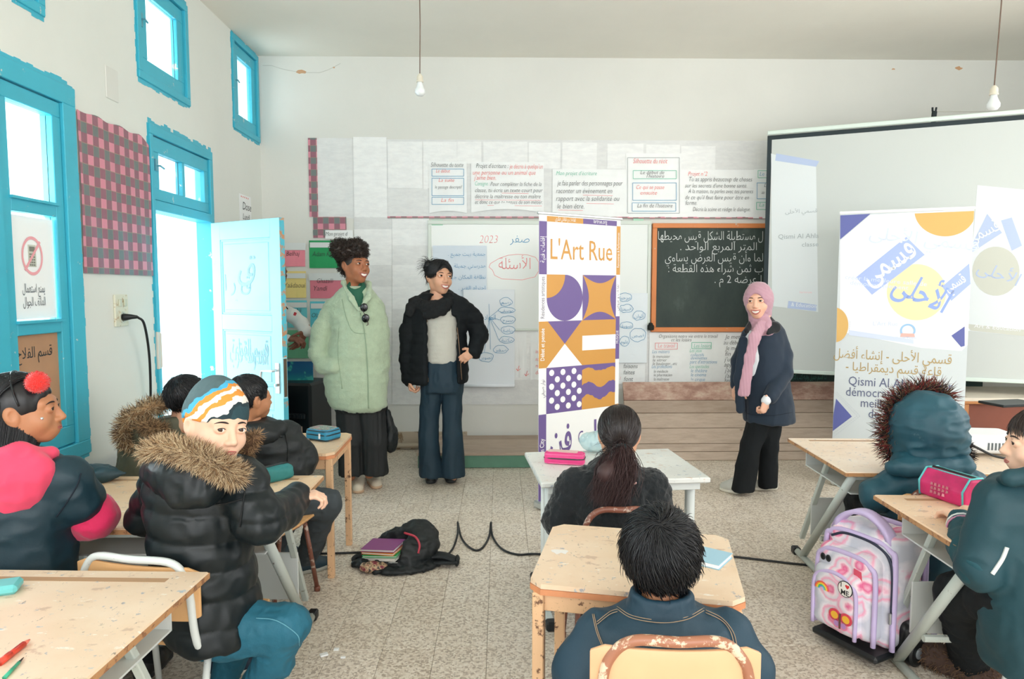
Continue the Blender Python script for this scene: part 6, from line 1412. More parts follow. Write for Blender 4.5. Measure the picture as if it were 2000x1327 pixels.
def shoe(P, heel, toe, w_, mat, sole, hgt=.07, ank=None):
    heel = V3(heel); toe = V3(toe); d = (toe-heel); d.z = 0; L = d.length; d.normalize(); sd = V3((-d.y, d.x, 0))
    P.g('shoe', [('u', rc(heel+d*w_*.45+V3((0, 0, .035)), heel+d*L*.5+V3((0, 0, .040)), w_*.46, w_*.47), .0), ('u', rc(heel+d*L*.5+V3((0, 0, .035)), toe-d*w_*.48+V3((0, 0, .028)), w_*.48, w_*.42), .03), ('u', rc(heel+d*w_*.5+V3((0, 0, .04)), heel+d*w_*.6+V3((0, 0, hgt+.02)), w_*.42, w_*.36), .02), ('i', half((0, 0, 1), .012), 0), ('i', half((0, 0, -1), -(hgt+.035)), 0)], .006, mat)
    P.g('sole', [('u', rc(heel+d*w_*.48+V3((0, 0, .018)), heel+d*L*.5+V3((0, 0, .018)), w_*.49, w_*.48), 0), ('u', rc(heel+d*L*.5+V3((0, 0, .018)), toe-d*w_*.5+V3((0, 0, .018)), w_*.5, w_*.45), .02), ('i', half((0, 0, 1), .001), 0), ('i', half((0, 0, -1), -.026), 0)], .006, sole)
# hair on a head: local coordinates are the head's
HC0 = np.array([0, .020, .030])
def scalp(n, seed, test, r=(.0765, .0945, .0845)):
    rg = np.random.default_rng(seed); v = rg.normal(size=(n*4, 3)); v /= np.linalg.norm(v, axis=1, keepdims=True); p = HC0+v*np.array(r); p = p[test(p)][:n]; return p
def proj_r(r, lift, hug=None):
    r = np.array(r)
    def f(P, s):
        q = (P-HC0)/r; k = np.linalg.norm(q, axis=1, keepdims=True); m = 1+lift*.5+lift*np.sin(s*PI)
        if hug is not None: k2 = np.where(P[:, 2:3] > hug, m*1.04, 9); P = np.where(k > k2, HC0+q/k*r*k2, P)
        return np.where(k < m, HC0+q/k*r*m, P)
    return f
def hair_test(front=-.035, low=-.055, fz=.055, side=.0):
    """True where a short-haired head carries hair"""
    def f(p):
        hl = np.where(p[:, 1] < front, fz+(-(p[:, 1]-front))*.3, np.interp(p[:, 1], [front, .0, .045, .11], [fz, .005+side, low+.005, low])); return p[:, 2] > hl
    return f
def cap(P, test_ops, r=(.0765, .0945, .0845), mat=None, h=.005, k=.01, name='hair', disp=None):
    ops = [('u', el(HC0, r), 0)]+test_ops; V, Q = sdf(ops, h, disp); P.raw(name, xform(V, P.H), Q, mat or m_hair)
def short_hair(P, seed, n=2200, L=.045, r=.0013, crown=(0, .06, .10), mat=None, lift=.06, puff=.010, mess=.35, low=-.055, capr=(.0775, .0955, .086)):
    R = tuple(c+puff for c in capr)
    # under-layer
    cap(P, [('s', rbx((0, -.13, -.02), (.2, .075, .075), None, .03), .012), ('s', rbx((0, -.09, -.13), (.2, .16, .10-(.055+low)), None, .02), .012), ('s', rbx((0, -.06, -.045), (.2, .055, .045), None, .02), .01)], tuple(c+puff*.75 for c in capr), mat, disp=folds(.002, (90, 90, 60), seed))
    p0 = scalp(n, seed, hair_test(low=low), R); C = np.array(crown); rg = np.random.default_rng(seed+5); jit = rg.normal(size=p0.shape)*mess
    wv = rg.normal(size=p0.shape)
    def dirf(P_, s, D):
        nrm = (P_-HC0)/np.array(R)**2; nrm /= np.linalg.norm(nrm, axis=1, keepdims=True); d = P_-C; d -= nrm*(d*nrm).sum(1, keepdims=True); d /= np.maximum(np.linalg.norm(d, axis=1, keepdims=True), 1e-6)
        sw = np.cross(nrm, d)*.35; cl = vnoise(P_, 38, seed)[:, None]*.5
        return d+sw+sw*cl*2+jit*.5+nrm*(.38*(1-s)-.15)+np.array([0, 0, -.25])
    V, Q = strands(p0, dirf, L, 5, r, proj=proj_r(R, lift*.2), seed=seed); P.raw('hair_strands', xform(V, P.H), Q, mat or m_hair)
def fur(P, pts, rad, n, L, mats, seed, name='fur_trim', out=None, core=None, r=.0016):
    """shaggy trim along a path (world points)"""
    rg = np.random.default_rng(seed); pts = np.array([tuple(p) for p in spline(pts, 8)]); i = rg.random(n)*(len(pts)-1); a = i.astype(int); f = (i-a)[:, None]; c = pts[a]*(1-f)+pts[a+1]*f
    v = rg.normal(size=(n, 3)); v /= np.linalg.norm(v, axis=1, keepdims=True)
    if out is not None: v = v+np.array(out)*.55; v /= np.linalg.norm(v, axis=1, keepdims=True)
    p0 = c+v*rad*.75; bias = np.array([0, 0, -.12])
    mb = MB(); mb.tube([V3(p) for p in pts], rad*.82, 10)
    P.mb(name, mb, core or mats[0])
    for j, m in enumerate(mats):
        sel = (np.arange(n) % len(mats)) == j; vv = v[sel]; tt = rg.normal(size=vv.shape)*.35
        V, Q = strands(p0[sel], lambda P_, s, D: vv+tt*(.5+s)+bias*s, L, 3, r, seed=seed+j); P.raw(name+'_hair', V, Q, m)
def hit(PV, px, py):
    V, Q = PV; b = BVHTree.FromPolygons([tuple(v) for v in V], [tuple(q) for q in Q.tolist()])
    def f(px, py, eps=.003):
        d = ray(px, py).normalized(); h = b.ray_cast(CAMP, d); return (h[0]-d*eps) if h[0] else None
    return f
def seam(P, name, PV, pts, r, mat, lab=None):
    f = hit(PV, 0, 0); q = [f(*p) for p in [tuple(v)[:2] for v in spline([(a, b, 0) for a, b in pts], 6)]]; q = [p for p in q if p]
    if len(q) > 2: mb = MB(); mb.tube(q, r, 6); P.mb(name, mb, mat, label=lab)

m_navy = M('dark_navy_wool', '14212F', .75, var=.1, sheen=.15, bump=.15, bs=200); m_blk = M('black_cloth', '0D1317', .8, spec=.3, var=.12, bump=.15, bs=150); m_teal = M('teal_smock', '17424C', .6, var=.08, bump=.1, bs=180)

# ---- 1 curly-haired woman in the pale green fleece coat
Y = 4.85; P = Person('smiling woman with an afro updo in a long pale green fleece coat', at(705, 950, 4.83))
m_fleece = M('pale_green_fleece', 'A9BBA0', .9, var=.06, vs=30, bump=.8, bs=130, sheen=.3)
P.head(at(695, 520, Y), math.radians(45), pitch=math.radians(-4), roll=math.radians(3), sc=1.14, smile=1, gaze=(.3, 0), lip=m_lipd)
P.body([('u', rc(at(690, 545, Y+.03), at(692, 575, Y+.02), .052, .06), 0), ('u', vl([R_(665, 725, 780, Y, .09), R_(662, 728, 650, Y, .09), R_(655, 735, 590, Y, .07), R_(675, 710, 575, Y, .05)]), .03)]+chain([at(680, 780, Y), at(684, 930, Y)], [.07, .04])+chain([at(715, 780, Y), at(722, 925, Y)], [.07, .04])+chain([at(652, 602, Y), at(624, 688, Y-.03), at(646, 713, Y-.11)], [.035, .028, .024])+chain([at(733, 602, Y), at(744, 690, Y+.02), at(742, 740, Y+.05)], [.035, .028, .024]))
ops = [('u', vl([R_(662, 748, 801, Y, .13), R_(646, 755, 792, Y, .16), R_(637, 757, 770, Y, .175), R_(634, 757, 740, Y, .17), R_(640, 756, 700, Y, .165), R_(648, 755, 650, Y, .155), R_(643, 750, 615, Y, .145), R_(640, 744, 592, Y, .12), R_(655, 732, 574, Y, .095), R_(668, 720, 560, Y, .075)], 0, .02), .0)]
ops += chain([at(650, 600, Y), at(630, 645, Y-.01), at(621, 692, Y-.03)], [.060, .066, .062], .035)+chain([at(621, 692, Y-.03), at(632, 714, Y-.08), at(652, 716, Y-.14)], [.062, .056, .044], .02)+chain([at(735, 602, Y), at(745, 650, Y+.02), at(746, 705, Y+.02), at(742, 750, Y+.06)], [.055, .052, .048, .045], .035)
ops += [('s', rc(at(694, 545, Y-.14), at(701, 604, Y-.19), .075, .022), .01)]
cf = folds(.007, (6, 6, 11), 3); P.g('coat', ops, .0085, m_fleece, lambda V, N: cf(V, N)+.0022*vnoise(V, 90, 7)); cv = P.last
P.g('collar', [('u', rc(at(671, 553, Y-.02), at(687, 583, Y-.13), .020, .022, (V3((.6, -.8, .1)), .5)), 0), ('u', rc(at(687, 583, Y-.13), at(700, 606, Y-.165), .022, .010, (V3((.3, -.9, .1)), .5)), .01), ('u', rc(at(721, 555, Y+.0), at(720, 580, Y-.11), .020, .026, (V3((-.3, -.9, .1)), .5)), .01), ('u', rc(at(720, 580, Y-.11), at(703, 606, Y-.165), .024, .010, (V3((-.1, -.9, .1)), .5)), .01), ('u', rc(at(671, 553, Y-.02), at(700, 548, Y+.08), .02, .02), .01), ('u', rc(at(700, 548, Y+.08), at(721, 555, Y), .02, .02), .01)], .006, m_fleece, lambda V, N: .002*vnoise(V, 90, 9))
P.g('shirt', [('u', rc(at(696, 566, Y-.03), at(700, 612, Y-.075), .072, .06), 0), ('s', rc(at(694, 540, Y-.14), at(694, 556, Y-.06), .05, .042), .01)], .008, M('dark_green_knit', '1E5A44', .8, bump=.2, bs=150))
seam(P, 'zip', cv, [(704, 612), (712, 650), (717, 700), (719, 750), (720, 798)], .004, M('pale_green_zip', '8FA48A', .5)); seam(P, 'seam', cv, [(668, 585), (676, 620), (690, 648), (715, 652)], .0022, M('pale_green_zip', '8FA48A')); seam(P, 'seam', cv, [(662, 640), (660, 690), (668, 760)], .002, M('pale_green_zip', '8FA48A'))
m_wide = M('black_wide_trousers', '15191B', .7, var=.1)
hz = at(700, 926, Y).z
P.g('trousers', [('u', vl([R_(655, 752, 800, Y, .13), R_(660, 748, 760, Y, .13)]), 0)]+chain([at(682, 800, Y), at(687, 860, Y), at(686, 940, Y)], [.088, .086, .088], .02)+chain([at(724, 800, Y+.02), at(729, 860, Y+.02), at(731, 935, Y+.02)], [.092, .090, .094], .02)+[('i', half((0, 0, 1), hz), .006)], .0085, m_wide, folds(.012, (16, 10, 2.2), 8))
m_bs = M('beige_leather', 'D3C8B4', .5); m_sl = M('pale_sole', 'C9A98C', .6)
shoe(P, atz(694, 942, 0)+V3((0, .05, 0)), atz(700, 966, 0), .095, m_bs, m_sl); shoe(P, atz(722, 934, 0)+V3((0, .04, 0)), atz(737, 957, 0), .095, m_bs, m_sl)
cap(P, [('s', el((0, -.115, -.045), (.085, .10, .092)), .01), ('s', rbx((0, -.03, -.11), (.2, .11, .07), None, .02), .01)], (.079, .097, .09), m_hairb)
c0 = at(684, 491, Y+.0); lumps = [('u', el(c0, (.115, .10, .075)), 0), ('u', el(at(664, 488, Y), (.05, .07, .055)), .03), ('u', el(at(700, 486, Y-.04), (.05, .05, .05)), .03), ('u', el(at(676, 515, Y+.05), (.045, .05, .08)), .03)]
P.g('hair', lumps, .008, m_hairb, lambda V, N: .016*vnoise(V, 42, 2)+.006*vnoise(V, 95, 3))
rg = np.random.default_rng(4); LV = P.last[0]; sel = rg.choice(len(LV), 1500); p0 = LV[sel]; nn = vnormals(*P.last)[sel]; ph = rg.random((1500, 1))*6.28; u1 = np.cross(nn, rg.normal(size=nn.shape)); u1 /= np.linalg.norm(u1, axis=1, keepdims=True); u2 = np.cross(nn, u1)
V, Q = strands(p0, lambda P_, s, D: nn*.42+u1*np.cos(ph+s*11)+u2*np.sin(ph+s*11), .055, 10, .0021, seed=3); P.raw('curls', V, Q, m_hairb)
mb = MB(); q = P.H @ V3((.079, -.002, -.033)); mb.tube([q+V3((.006*math.cos(a), 0, .006*math.sin(a))) for a in [2*PI*i/10 for i in range(11)]], .0012, 5); P.mb('earring', mb, M('silver', 'D9DDDD', .2, .9))
P.finish(SK['brown'])
# her sunglasses and bag
sg = empty('sunglasses', at(711, 612, Y-.19), 'black sunglasses hanging from the neckline of the pale green coat', 'sunglasses')
mb = MB()
for px, py in ((711, 601), (714, 622)): c = at(px, py, Y-.195); mb.ball(c, (.026, .005, .030), 16, Matrix.Rotation(.2, 3, 'Y'))
part('lens', mb, M('dark_lens', '0D1214', .1), sg, True, smooth=True); mb = MB(); mb.tube([at(703, 597, Y-.19), at(711, 612, Y-.20), at(718, 628, Y-.19)], .0025, 6); mb.tube([at(718, 628, Y-.185), at(719, 634, Y-.175), at(716, 636, Y-.17)], .003, 6); part('frame', mb, M('red_tipped_frame', '3A2226', .4), sg, True, smooth=True)
hb = empty('shoulder_bag', at(765, 885, Y+.12), 'soft black bag hanging behind the woman in the pale green coat', 'bag')
V, Q = sdf([('u', el(at(764, 858, Y+.12), (.042, .08, .10)), 0), ('u', rc(at(757, 805, Y+.12), at(762, 850, Y+.12), .02, .045), .03)], .007, folds(.008, (20, 20, 12), 6)); link('body', fast_mesh('body', V-np.array(hb.location), Q, M('black_nylon', '11181B')), hb)
mb = MB(); mb.tube([at(753, 720, Y+.1), at(754, 770, Y+.12), at(757, 815, Y+.12)], .007, 6); part('strap', mb, M('black_webbing', '171D20'), hb, True, smooth=True)

# ---- 2 woman with black bun, scarf, open jacket
Y = 5.04; P = Person('smiling woman with a black bun, black scarf and open black jacket', at(862, 940, Y))
P.head(at(859, 543, Y), math.radians(30), pitch=math.radians(-3), roll=math.radians(4), sc=1.13, smile=1, gaze=(.35, 0))
P.body([('u', rc(at(856, 562, Y), at(855, 590, Y), .05, .06), 0), ('u', vl([R_(838, 888, 720, Y, .08), R_(836, 890, 640, Y, .08), R_(815, 905, 600, Y, .06), R_(845, 870, 585, Y, .05)]), .03)]+chain([at(845, 720, Y), at(840, 930, Y)], [.06, .04])+chain([at(884, 720, Y), at(884, 930, Y)], [.06, .04])+chain([at(806, 605, Y), at(796, 680, Y), at(798, 738, Y-.02)], [.04, .033, .026])+chain([at(905, 600, Y), at(937, 648, Y+.03), at(924, 682, Y-.08)], [.04, .033, .026]))
P.g('sweater', [('u', vl([R_(829, 897, 709, Y-.0, .108), R_(828, 898, 690, Y, .112), R_(826, 898, 640, Y, .112), R_(826, 896, 610, Y, .11), R_(820, 898, 590, Y, .09)], 0, .02), 0)], .008, M('pale_grey_knit', 'C3C2B8', .85, var=.05, bump=.4, bs=140), folds(.004, (9, 9, 14), 2))
jk = [('u', vl([R_(797, 912, 748, Y+.01, .155), R_(794, 914, 735, Y+.01, .16), R_(798, 912, 690, Y+.01, .155), R_(802, 910, 650, Y+.01, .15), R_(800, 916, 612, Y+.01, .135), R_(806, 908, 590, Y+.01, .11), R_(826, 888, 574, Y+.01, .08)], 0, .02), 0)]
jk += chain([at(810, 604, Y), at(799, 650, Y), at(796, 700, Y), at(799, 740, Y-.01)], [.062, .060, .056, .050], .03)+chain([at(902, 600, Y), at(924, 622, Y+.02), at(936, 655, Y+.02), at(927, 688, Y-.07)], [.062, .060, .058, .046], .03)
jk += [('s', rbx(at(861, 700, Y-.20), (.112, .17, .30), Matrix.Rotation(.0, 3, 'Y'), .03), .012), ('s', rbx(at(857, 610, Y-.16), (.085, .14, .12), None, .03), .02)]
jf = folds(.006, (8, 8, 14), 5)
P.g('jacket', jk, .0085, m_blk, lambda V, N: jf(V, N)+.006*np.abs(np.sin(V[:, 2]*PI/.075))**.6); jv = P.last
seam(P, 'zip', jv, [(828, 600), (838, 650), (838, 700), (836, 746)], .003, M('copper_zip', '8A7058', .4, .6)); seam(P, 'zip', jv, [(893, 640), (898, 690), (902, 742)], .003, M('copper_zip', '8A7058'))
def loop(c, rx, ry, dz, tilt, n=12): return [V3((c[0]+rx*math.cos(2*PI*i/n), c[1]+ry*math.sin(2*PI*i/n), c[2]+dz*math.sin(2*PI*i/n)+tilt*math.cos(2*PI*i/n))) for i in range(n+1)]
c = at(851, 588, Y-.01); P.g('scarf', chain(loop(c, .105, .10, .045, .01), [.042]*13, .01)+chain(loop(c-V3((0, .01, .03)), .088, .115, .055, .02), [.036]*13, .01)+chain([at(812, 592, Y-.02), at(800, 612, Y-.08)], [.05, .03], .02), .0075, M('black_scarf', '0E1215', .9, bump=.4, bs=90), folds(.010, (18, 18, 26), 12))
m_np = M('dark_blue_trousers', '15303F', .7, var=.08)
hz = at(862, 929, Y).z
P.g('trousers', [('u', vl([R_(828, 898, 702, Y, .10), R_(822, 904, 745, Y, .115), R_(824, 902, 765, Y, .115)]), 0)]+chain([at(845, 750, Y), at(840, 800, Y), at(838, 850, Y-.01), at(841, 935, Y-.02)], [.084, .070, .070, .088], .02)+chain([at(882, 750, Y), at(883, 800, Y), at(884, 850, Y-.01), at(885, 935, Y-.02)], [.084, .068, .070, .088], .02)+[('i', half((0, 0, 1), hz), .006)], .008, m_np, folds(.007, (12, 12, 5), 13))
m_bks = M('black_leather', '14181A', .35); m_bsl = M('black_sole', '2A2E30', .5)
shoe(P, atz(843, 935, 0)+V3((0, .06, 0)), atz(841, 947, 0), .09, m_bks, m_bsl); shoe(P, atz(880, 935, 0)+V3((0, .06, 0)), atz(881, 946, 0), .09, m_bks, m_bsl)
P.hand(at(799, 741, Y-.02), (.15, -.1, -1), (1, 0, 0), 1, (.9, .9, .6), .95); P.hand(at(926, 686, Y-.08), (-.75, -.35, -.5), (-.2, .8, -.3), -1, (.45, .6, .5), .95)
cap(P, [('s', el((.006, -.125, -.020), (.066, .090, .105)), .008), ('s', rbx((0, -.03, -.13), (.2, .12, .065), None, .02), .01)], (.080, .099, .091))
def sweep(P, seed, n, starts, dirs, L, r=.0014, nseg=7, mat=None, lift=.02, Rr=(.081, .100, .092)):
    rg = np.random.default_rng(seed); p0 = starts(rg, n)
    V, Q = strands(p0, dirs(p0, rg), L, nseg, r, proj=proj_r(Rr, lift, -.05), seed=seed); P.raw('hair_strands', xform(V, P.H), Q, mat or m_hair)
def st_line(rg, n): u = rg.random(n); th = u*1.25+.0; x = rg.normal(size=n)*.010; return np.stack([x, HC0[1]-.100*np.sin(.9-th), HC0[2]+.093*np.cos(.9-th)], 1)
def dr_side(p0, rg):
    sd = np.where(rg.random(len(p0)) < .5, -1., 1.)[:, None]; j = rg.normal(size=p0.shape)*.12
    return lambda P_, s, D: np.concatenate([sd*(1.1-1.2*s), np.full_like(sd, -.15+.65*s), np.full_like(sd, -.35-1.0*s)], 1)+j
sweep(P, 21, 1300, st_line, dr_side, .19)
def dr_bang(p0, rg):
    sd = np.where(rg.random(len(p0)) < .5, -1., 1.)[:, None]; j = rg.normal(size=p0.shape)*.10
    return lambda P_, s, D: np.concatenate([sd*(.95-.75*s), np.full_like(sd, -.35+.35*s), np.full_like(sd, -.5-1.0*s)], 1)+j*.6
sweep(P, 22, 120, lambda rg, n: np.stack([rg.normal(size=n)*.012, HC0[1]-.075+rg.random(n)*.02, HC0[2]+.072+rg.random(n)*.01], 1), dr_bang, .125)
bc = at(838, 521, Y+.02); P.g('hair_bun', [('u', el(bc, (.040, .042, .042)), 0), ('u', rc(bc, at(852, 525, Y+.02), .03, .03), .02)], .006, m_hair, lambda V, N: .009*vnoise(V, 45, 3)+.003*vnoise(V, 150, 3))
rg = np.random.default_rng(8); nn = rg.normal(size=(160, 3)); nn /= np.linalg.norm(nn, axis=1, keepdims=True); V, Q = strands(np.array(bc)+nn*.034, lambda P_, s, D: nn*.6+np.cross(nn, [0, 0, 1])+np.array([0, 0, -.9*s]), .07, 6, .0013, seed=5); P.raw('loose_strands', V, Q, m_hair)
P.finish(SK['olive'])

# ---- 3 woman in pink headscarf
Y = 4.75; P = Person('laughing woman in a dusty pink headscarf and navy coat, stepping forward', at(1470, 962, Y))
P.head(at(1481, 588, Y-.01), math.radians(-32), pitch=math.radians(4), roll=math.radians(-2), sc=1.10, smile=1.15, gaze=(-.3, 0))
P.body([('u', rc(at(1490, 612, Y), at(1492, 640, Y), .05, .06), 0), ('u', vl([R_(1468, 1522, 800, Y, .08), R_(1470, 1520, 700, Y, .08), R_(1470, 1520, 650, Y, .06), R_(1485, 1500, 635, Y, .05)]), .03)]+chain([at(1485, 810, Y), at(1455, 890, Y), at(1446, 940, Y-.03)], [.05, .03, .025])+chain([at(1503, 810, Y), at(1500, 940, Y+.02)], [.045, .03])+chain([at(1518, 655, Y), at(1532, 720, Y), at(1497, 782, Y-.1)], [.04, .033, .026])+chain([at(1462, 660, Y+.05), at(1446, 710, Y+.05), at(1437, 758, Y)], [.035, .03, .024]))
m_hij = M('dusty_pink_jersey', 'B88E9C', .8, var=.05, sheen=.3, bump=.2, bs=90)
Hm = P.H; hc = Hm @ V3((0, .015, .012)); Rh = Hm.to_3x3().normalized()
def hl(v): return Hm @ V3(v)
P.g('headscarf', [('u', el(hc, (.099, .112, .119), Rh), 0), ('u', rc(hl((0, .03, -.06)), hl((0, .055, -.17)), .072, .078), .04), ('u', rc(hl((0, .0, -.125)), at(1491, 642, Y-.03), .060, .085), .03), ('s', el(hl((0, -.125, -.018)), (.058, .085, .082), Rh), .012), ('s', el(hl((0, -.075, -.02)), (.052, .05, .078), Rh), .010)], .0055, m_hij, lambda V, N: folds(.005, (14, 14, 10), 6)(V, N)+.0006*np.sin((V[:, 2]*.8+V[:, 0]*.5)*300))
P.g('headscarf_end', [('u', rc(at(1487, 636, Y-.09), at(1474, 660, Y-.15), .040, .038, (V3((0, 1, 0)), .45)), 0), ('u', rc(at(1474, 660, Y-.15), at(1464, 700, Y-.165), .038, .034, (V3((0, 1, 0)), .4)), .02), ('u', rc(at(1464, 700, Y-.165), at(1453, 768, Y-.17), .034, .042, (V3((0, 1, 0)), .35)), .02), ('i', half((0, 0, 1), at(1450, 775, Y-.17).z), .004)], .006, m_hij, lambda V, N: .0016*np.sin(V[:, 0]*300+V[:, 2]*25))
m_coat = M('navy_wool_coat', '16283A', .8, var=.06, sheen=.12, bump=.15, bs=180)
ct = [('u', vl([R_(1454, 1550, 824, Y+.03, .17), R_(1453, 1547, 790, Y+.03, .165), R_(1455, 1538, 740, Y+.02, .15), R_(1457, 1532, 700, Y+.02, .14), R_(1456, 1532, 665, Y+.02, .135), R_(1464, 1528, 643, Y+.02, .11), R_(1478, 1516, 628, Y+.02, .085)], 0, .02), 0)]
ct += chain([at(1516, 655, Y), at(1530, 695, Y-.02), at(1532, 730, Y-.07), at(1504, 776, Y-.18)], [.062, .060, .055, .044], .012)+[('s', rbx(at(1446, 700, Y-.17), (.040, .13, .15), None, .02), .02)]
P.g('coat', ct, .008, m_coat, folds(.006, (8, 8, 6), 15)); cv = P.last
P.g('coat_front_panel', [('u', rc(at(1452, 665, Y-.04), at(1444, 740, Y-.06), .030, .032, (V3((.3, 1, 0)), .45)), 0), ('u', rc(at(1444, 740, Y-.06), at(1446, 800, Y-.06), .034, .030, (V3((.3, 1, 0)), .4)), .02), ('u', rc(at(1462, 655, Y+.03), at(1442, 705, Y+.05), .048, .046), .02), ('u', rc(at(1442, 705, Y+.05), at(1437, 752, Y+.02), .045, .036), .02)], .007, m_coat, folds(.004, (9, 9, 7), 2))
P.g('coat_collar', [('u', rc(at(1498, 622, Y-.02), at(1512, 640, Y-.10), .032, .040, (V3((-.2, -1, .3)), .4)), 0), ('u', rc(at(1512, 640, Y-.10), at(1500, 652, Y-.14), .040, .014, (V3((-.2, -1, .3)), .4)), .015), ('u', rc(at(1466, 632, Y+.0), at(1458, 646, Y-.06), .022, .024, (V3((.5, -1, .2)), .45)), .01)], .006, M('black_velvet', '0D1218', .9, sheen=.3))
P.g('blouse', [('u', vl([R_(1452, 1496, 735, Y+.01, .09), R_(1448, 1496, 700, Y+.01, .105), R_(1452, 1496, 660, Y+.01, .09), R_(1462, 1496, 645, Y, .07)], 0, .02), 0)], .008, M('white_blouse', 'E4E8EC', .8, bump=.1), folds(.003, (10, 10, 10), 2))
mb = MB(); f = hit(cv, 0, 0)
for px, py in ((1466, 672), (1463, 703), (1462, 733), (1460, 765)):
    q = f(px, py, .004)
    if q: mb.ball(q, .011, 10)
P.mb('buttons', mb, M('navy_button', '0E1722', .3))
seam(P, 'hem_seam', cv, [(1457, 808), (1480, 812), (1510, 812), (1548, 806)], .002, M('navy_thread', '0E1B2A', .8)); seam(P, 'front_edge', cv, [(1472, 660), (1458, 700), (1456, 760), (1458, 820)], .003, M('navy_thread', '0E1B2A'))
hz = at(1460, 955, Y).z
P.g('trousers', chain([at(1487, 815, Y), at(1466, 870, Y), at(1449, 965, Y-.05)], [.085, .070, .074], .02)+chain([at(1503, 815, Y+.02), at(1502, 870, Y+.03), at(1499, 965, Y+.04)], [.085, .064, .064], .02)+[('i', half((0, 0, 1), hz), .006)], .008, m_blk, folds(.007, (10, 10, 4), 23))
m_gs = M('light_grey_knit_shoe', 'BDBDB5', .7, bump=.3, bs=160); m_ws = M('off_white_sole', 'DCD9CC', .5)
shoe(P, atz(1450, 966, 0)+V3((0, .01, 0)), atz(1403, 955, 0)+V3((0, -.02, 0)), .088, m_gs, m_ws); shoe(P, atz(1518, 955, 0), atz(1466, 957, 0), .085, m_gs, m_ws)
P.g('cuff', [('u', rc(at(1504, 774, Y-.175), at(1496, 783, Y-.20), .034, .032), 0)], .006, M('white_blouse', 'E4E8EC'))
P.hand(at(1496, 784, Y-.20), (-.3, -.05, -1), (-.5, .8, .1), 1, (1.1, 1.3, .9), .9); P.hand(at(1437, 755, Y), (0, 0, -1), (.6, .3, 0), 1, (.4, .4, .3), .92)
P.finish(SK['fair'])

# ---- 4 man behind the door
Y = 5.28; P = Person('man in a white sports jacket, mostly hidden behind the open door leaf', at(528, 925, Y))
P.head(at(536, 532, Y), math.radians(70), sc=1.04, fine=False); short_hair(P, 31, 500, .02, crown=(0, .05, .1), puff=.006)
P.body([('u', rc(at(534, 555, Y), at(532, 590, Y), .055, .06), 0), ('u', vl([R_(505, 550, 760, Y, .08), R_(502, 552, 640, Y, .08), R_(498, 556, 605, Y, .06), R_(520, 545, 585, Y, .05)]), .03)]+chain([at(515, 760, Y), at(513, 920, Y)], [.06, .04])+chain([at(540, 760, Y), at(542, 920, Y)], [.06, .04]))
m_tr = M('white_track_fabric', 'D3D3CE', .6, var=.04)
P.g('jacket', [('u', vl([R_(496, 556, 775, Y, .11), R_(494, 558, 700, Y, .12), R_(492, 560, 630, Y, .12), R_(500, 556, 605, Y, .10), R_(518, 545, 590, Y, .07)], 0, .02), 0)]+chain([at(550, 608, Y-.04), at(572, 618, Y-.08), at(588, 632, Y-.1), at(597, 647, Y-.14)], [.058, .052, .050, .043], .02)+chain([at(530, 640, Y-.12), at(546, 662, Y-.2), at(560, 662, Y-.22)], [.05, .042, .034], .02), .008, m_tr, folds(.005, (12, 12, 12), 3)); jv = P.last
seam(P, 'stripe', jv, [(551, 594), (557, 598), (562, 604)], .004, m_blk); mb = MB(); q = hit(jv, 0, 0)(576, 614, .004)
if q: mb.box(q, (.02, .006, .03), Matrix.Rotation(.4, 3, 'Y'), .002); P.mb('red_mark', mb, M('red_mark', 'C22F3A', .6), False)
P.g('trousers', [('u', vl([R_(500, 552, 790, Y, .1), R_(498, 554, 760, Y, .1)]), 0)]+chain([at(514, 790, Y), at(513, 930, Y)], [.075, .06])+chain([at(540, 790, Y), at(541, 930, Y)], [.075, .06])+[('i', half((0, 0, 1), .07), .006)], .012, m_blk, folds(.006, (10, 10, 6), 3))
shoe(P, (at(513, 920, Y).x, Y+.06, 0), (at(513, 920, Y).x, Y-.2, 0), .09, m_bks, m_bsl); shoe(P, (at(541, 920, Y).x, Y+.06, 0), (at(541, 920, Y).x, Y-.2, 0), .09, m_bks, m_bsl)
P.hand(at(597, 647, Y-.14), (-.45, -.3, -1), (-.8, .3, .2), -1, (.25, .25, .2), 1.05, .15); P.hand(at(562, 662, Y-.22), (1, -.2, -.05), (.1, .3, -.9), 1, (.6, .7, .6), 1.0)
P.finish(SK['dark'])
# ================================================================ PUPILS
def seat_body(P, neck, hip, sh=.13, extra=()):
    """slim body under the clothes"""
    n, h = V3(neck), V3(hip); d = h-n
    P.body([('u', rc(n+V3((0, 0, .03)), n-V3((0, 0, .03)), .038, .045), 0), ('u', rc(n-V3((0, 0, .07)), h, .07, .075), .03)]+list(extra))
def legs(P, hips, knees, feet, mat, r=(.078, .060, .045), shoe_m=None, sole_m=None, dirs=None, name='trousers', fold=.007):
    ops = []
    for h, k, f in zip(hips, knees, feet): ops += chain([h, k, f+V3((0, 0, .075))], r, .02)
    P.g(name, ops, .008, mat, folds(fold, (14, 14, 14), 4))
    for f, d in zip(feet, dirs): d = V3(d).normalized(); shoe(P, V3((f.x, f.y, 0))-d*.06, V3((f.x, f.y, 0))+d*.14, .078, shoe_m or m_bks, sole_m or m_bsl, .06)
m_puff = M('black_puffer_nylon', '10191C', .42, var=.1, vs=10, spec=.35)
m_fur = [M('fur_cream', 'D9C3A0', .9), M('fur_tan', 'B08E68', .9), M('fur_brown', '6E543E', .9)]

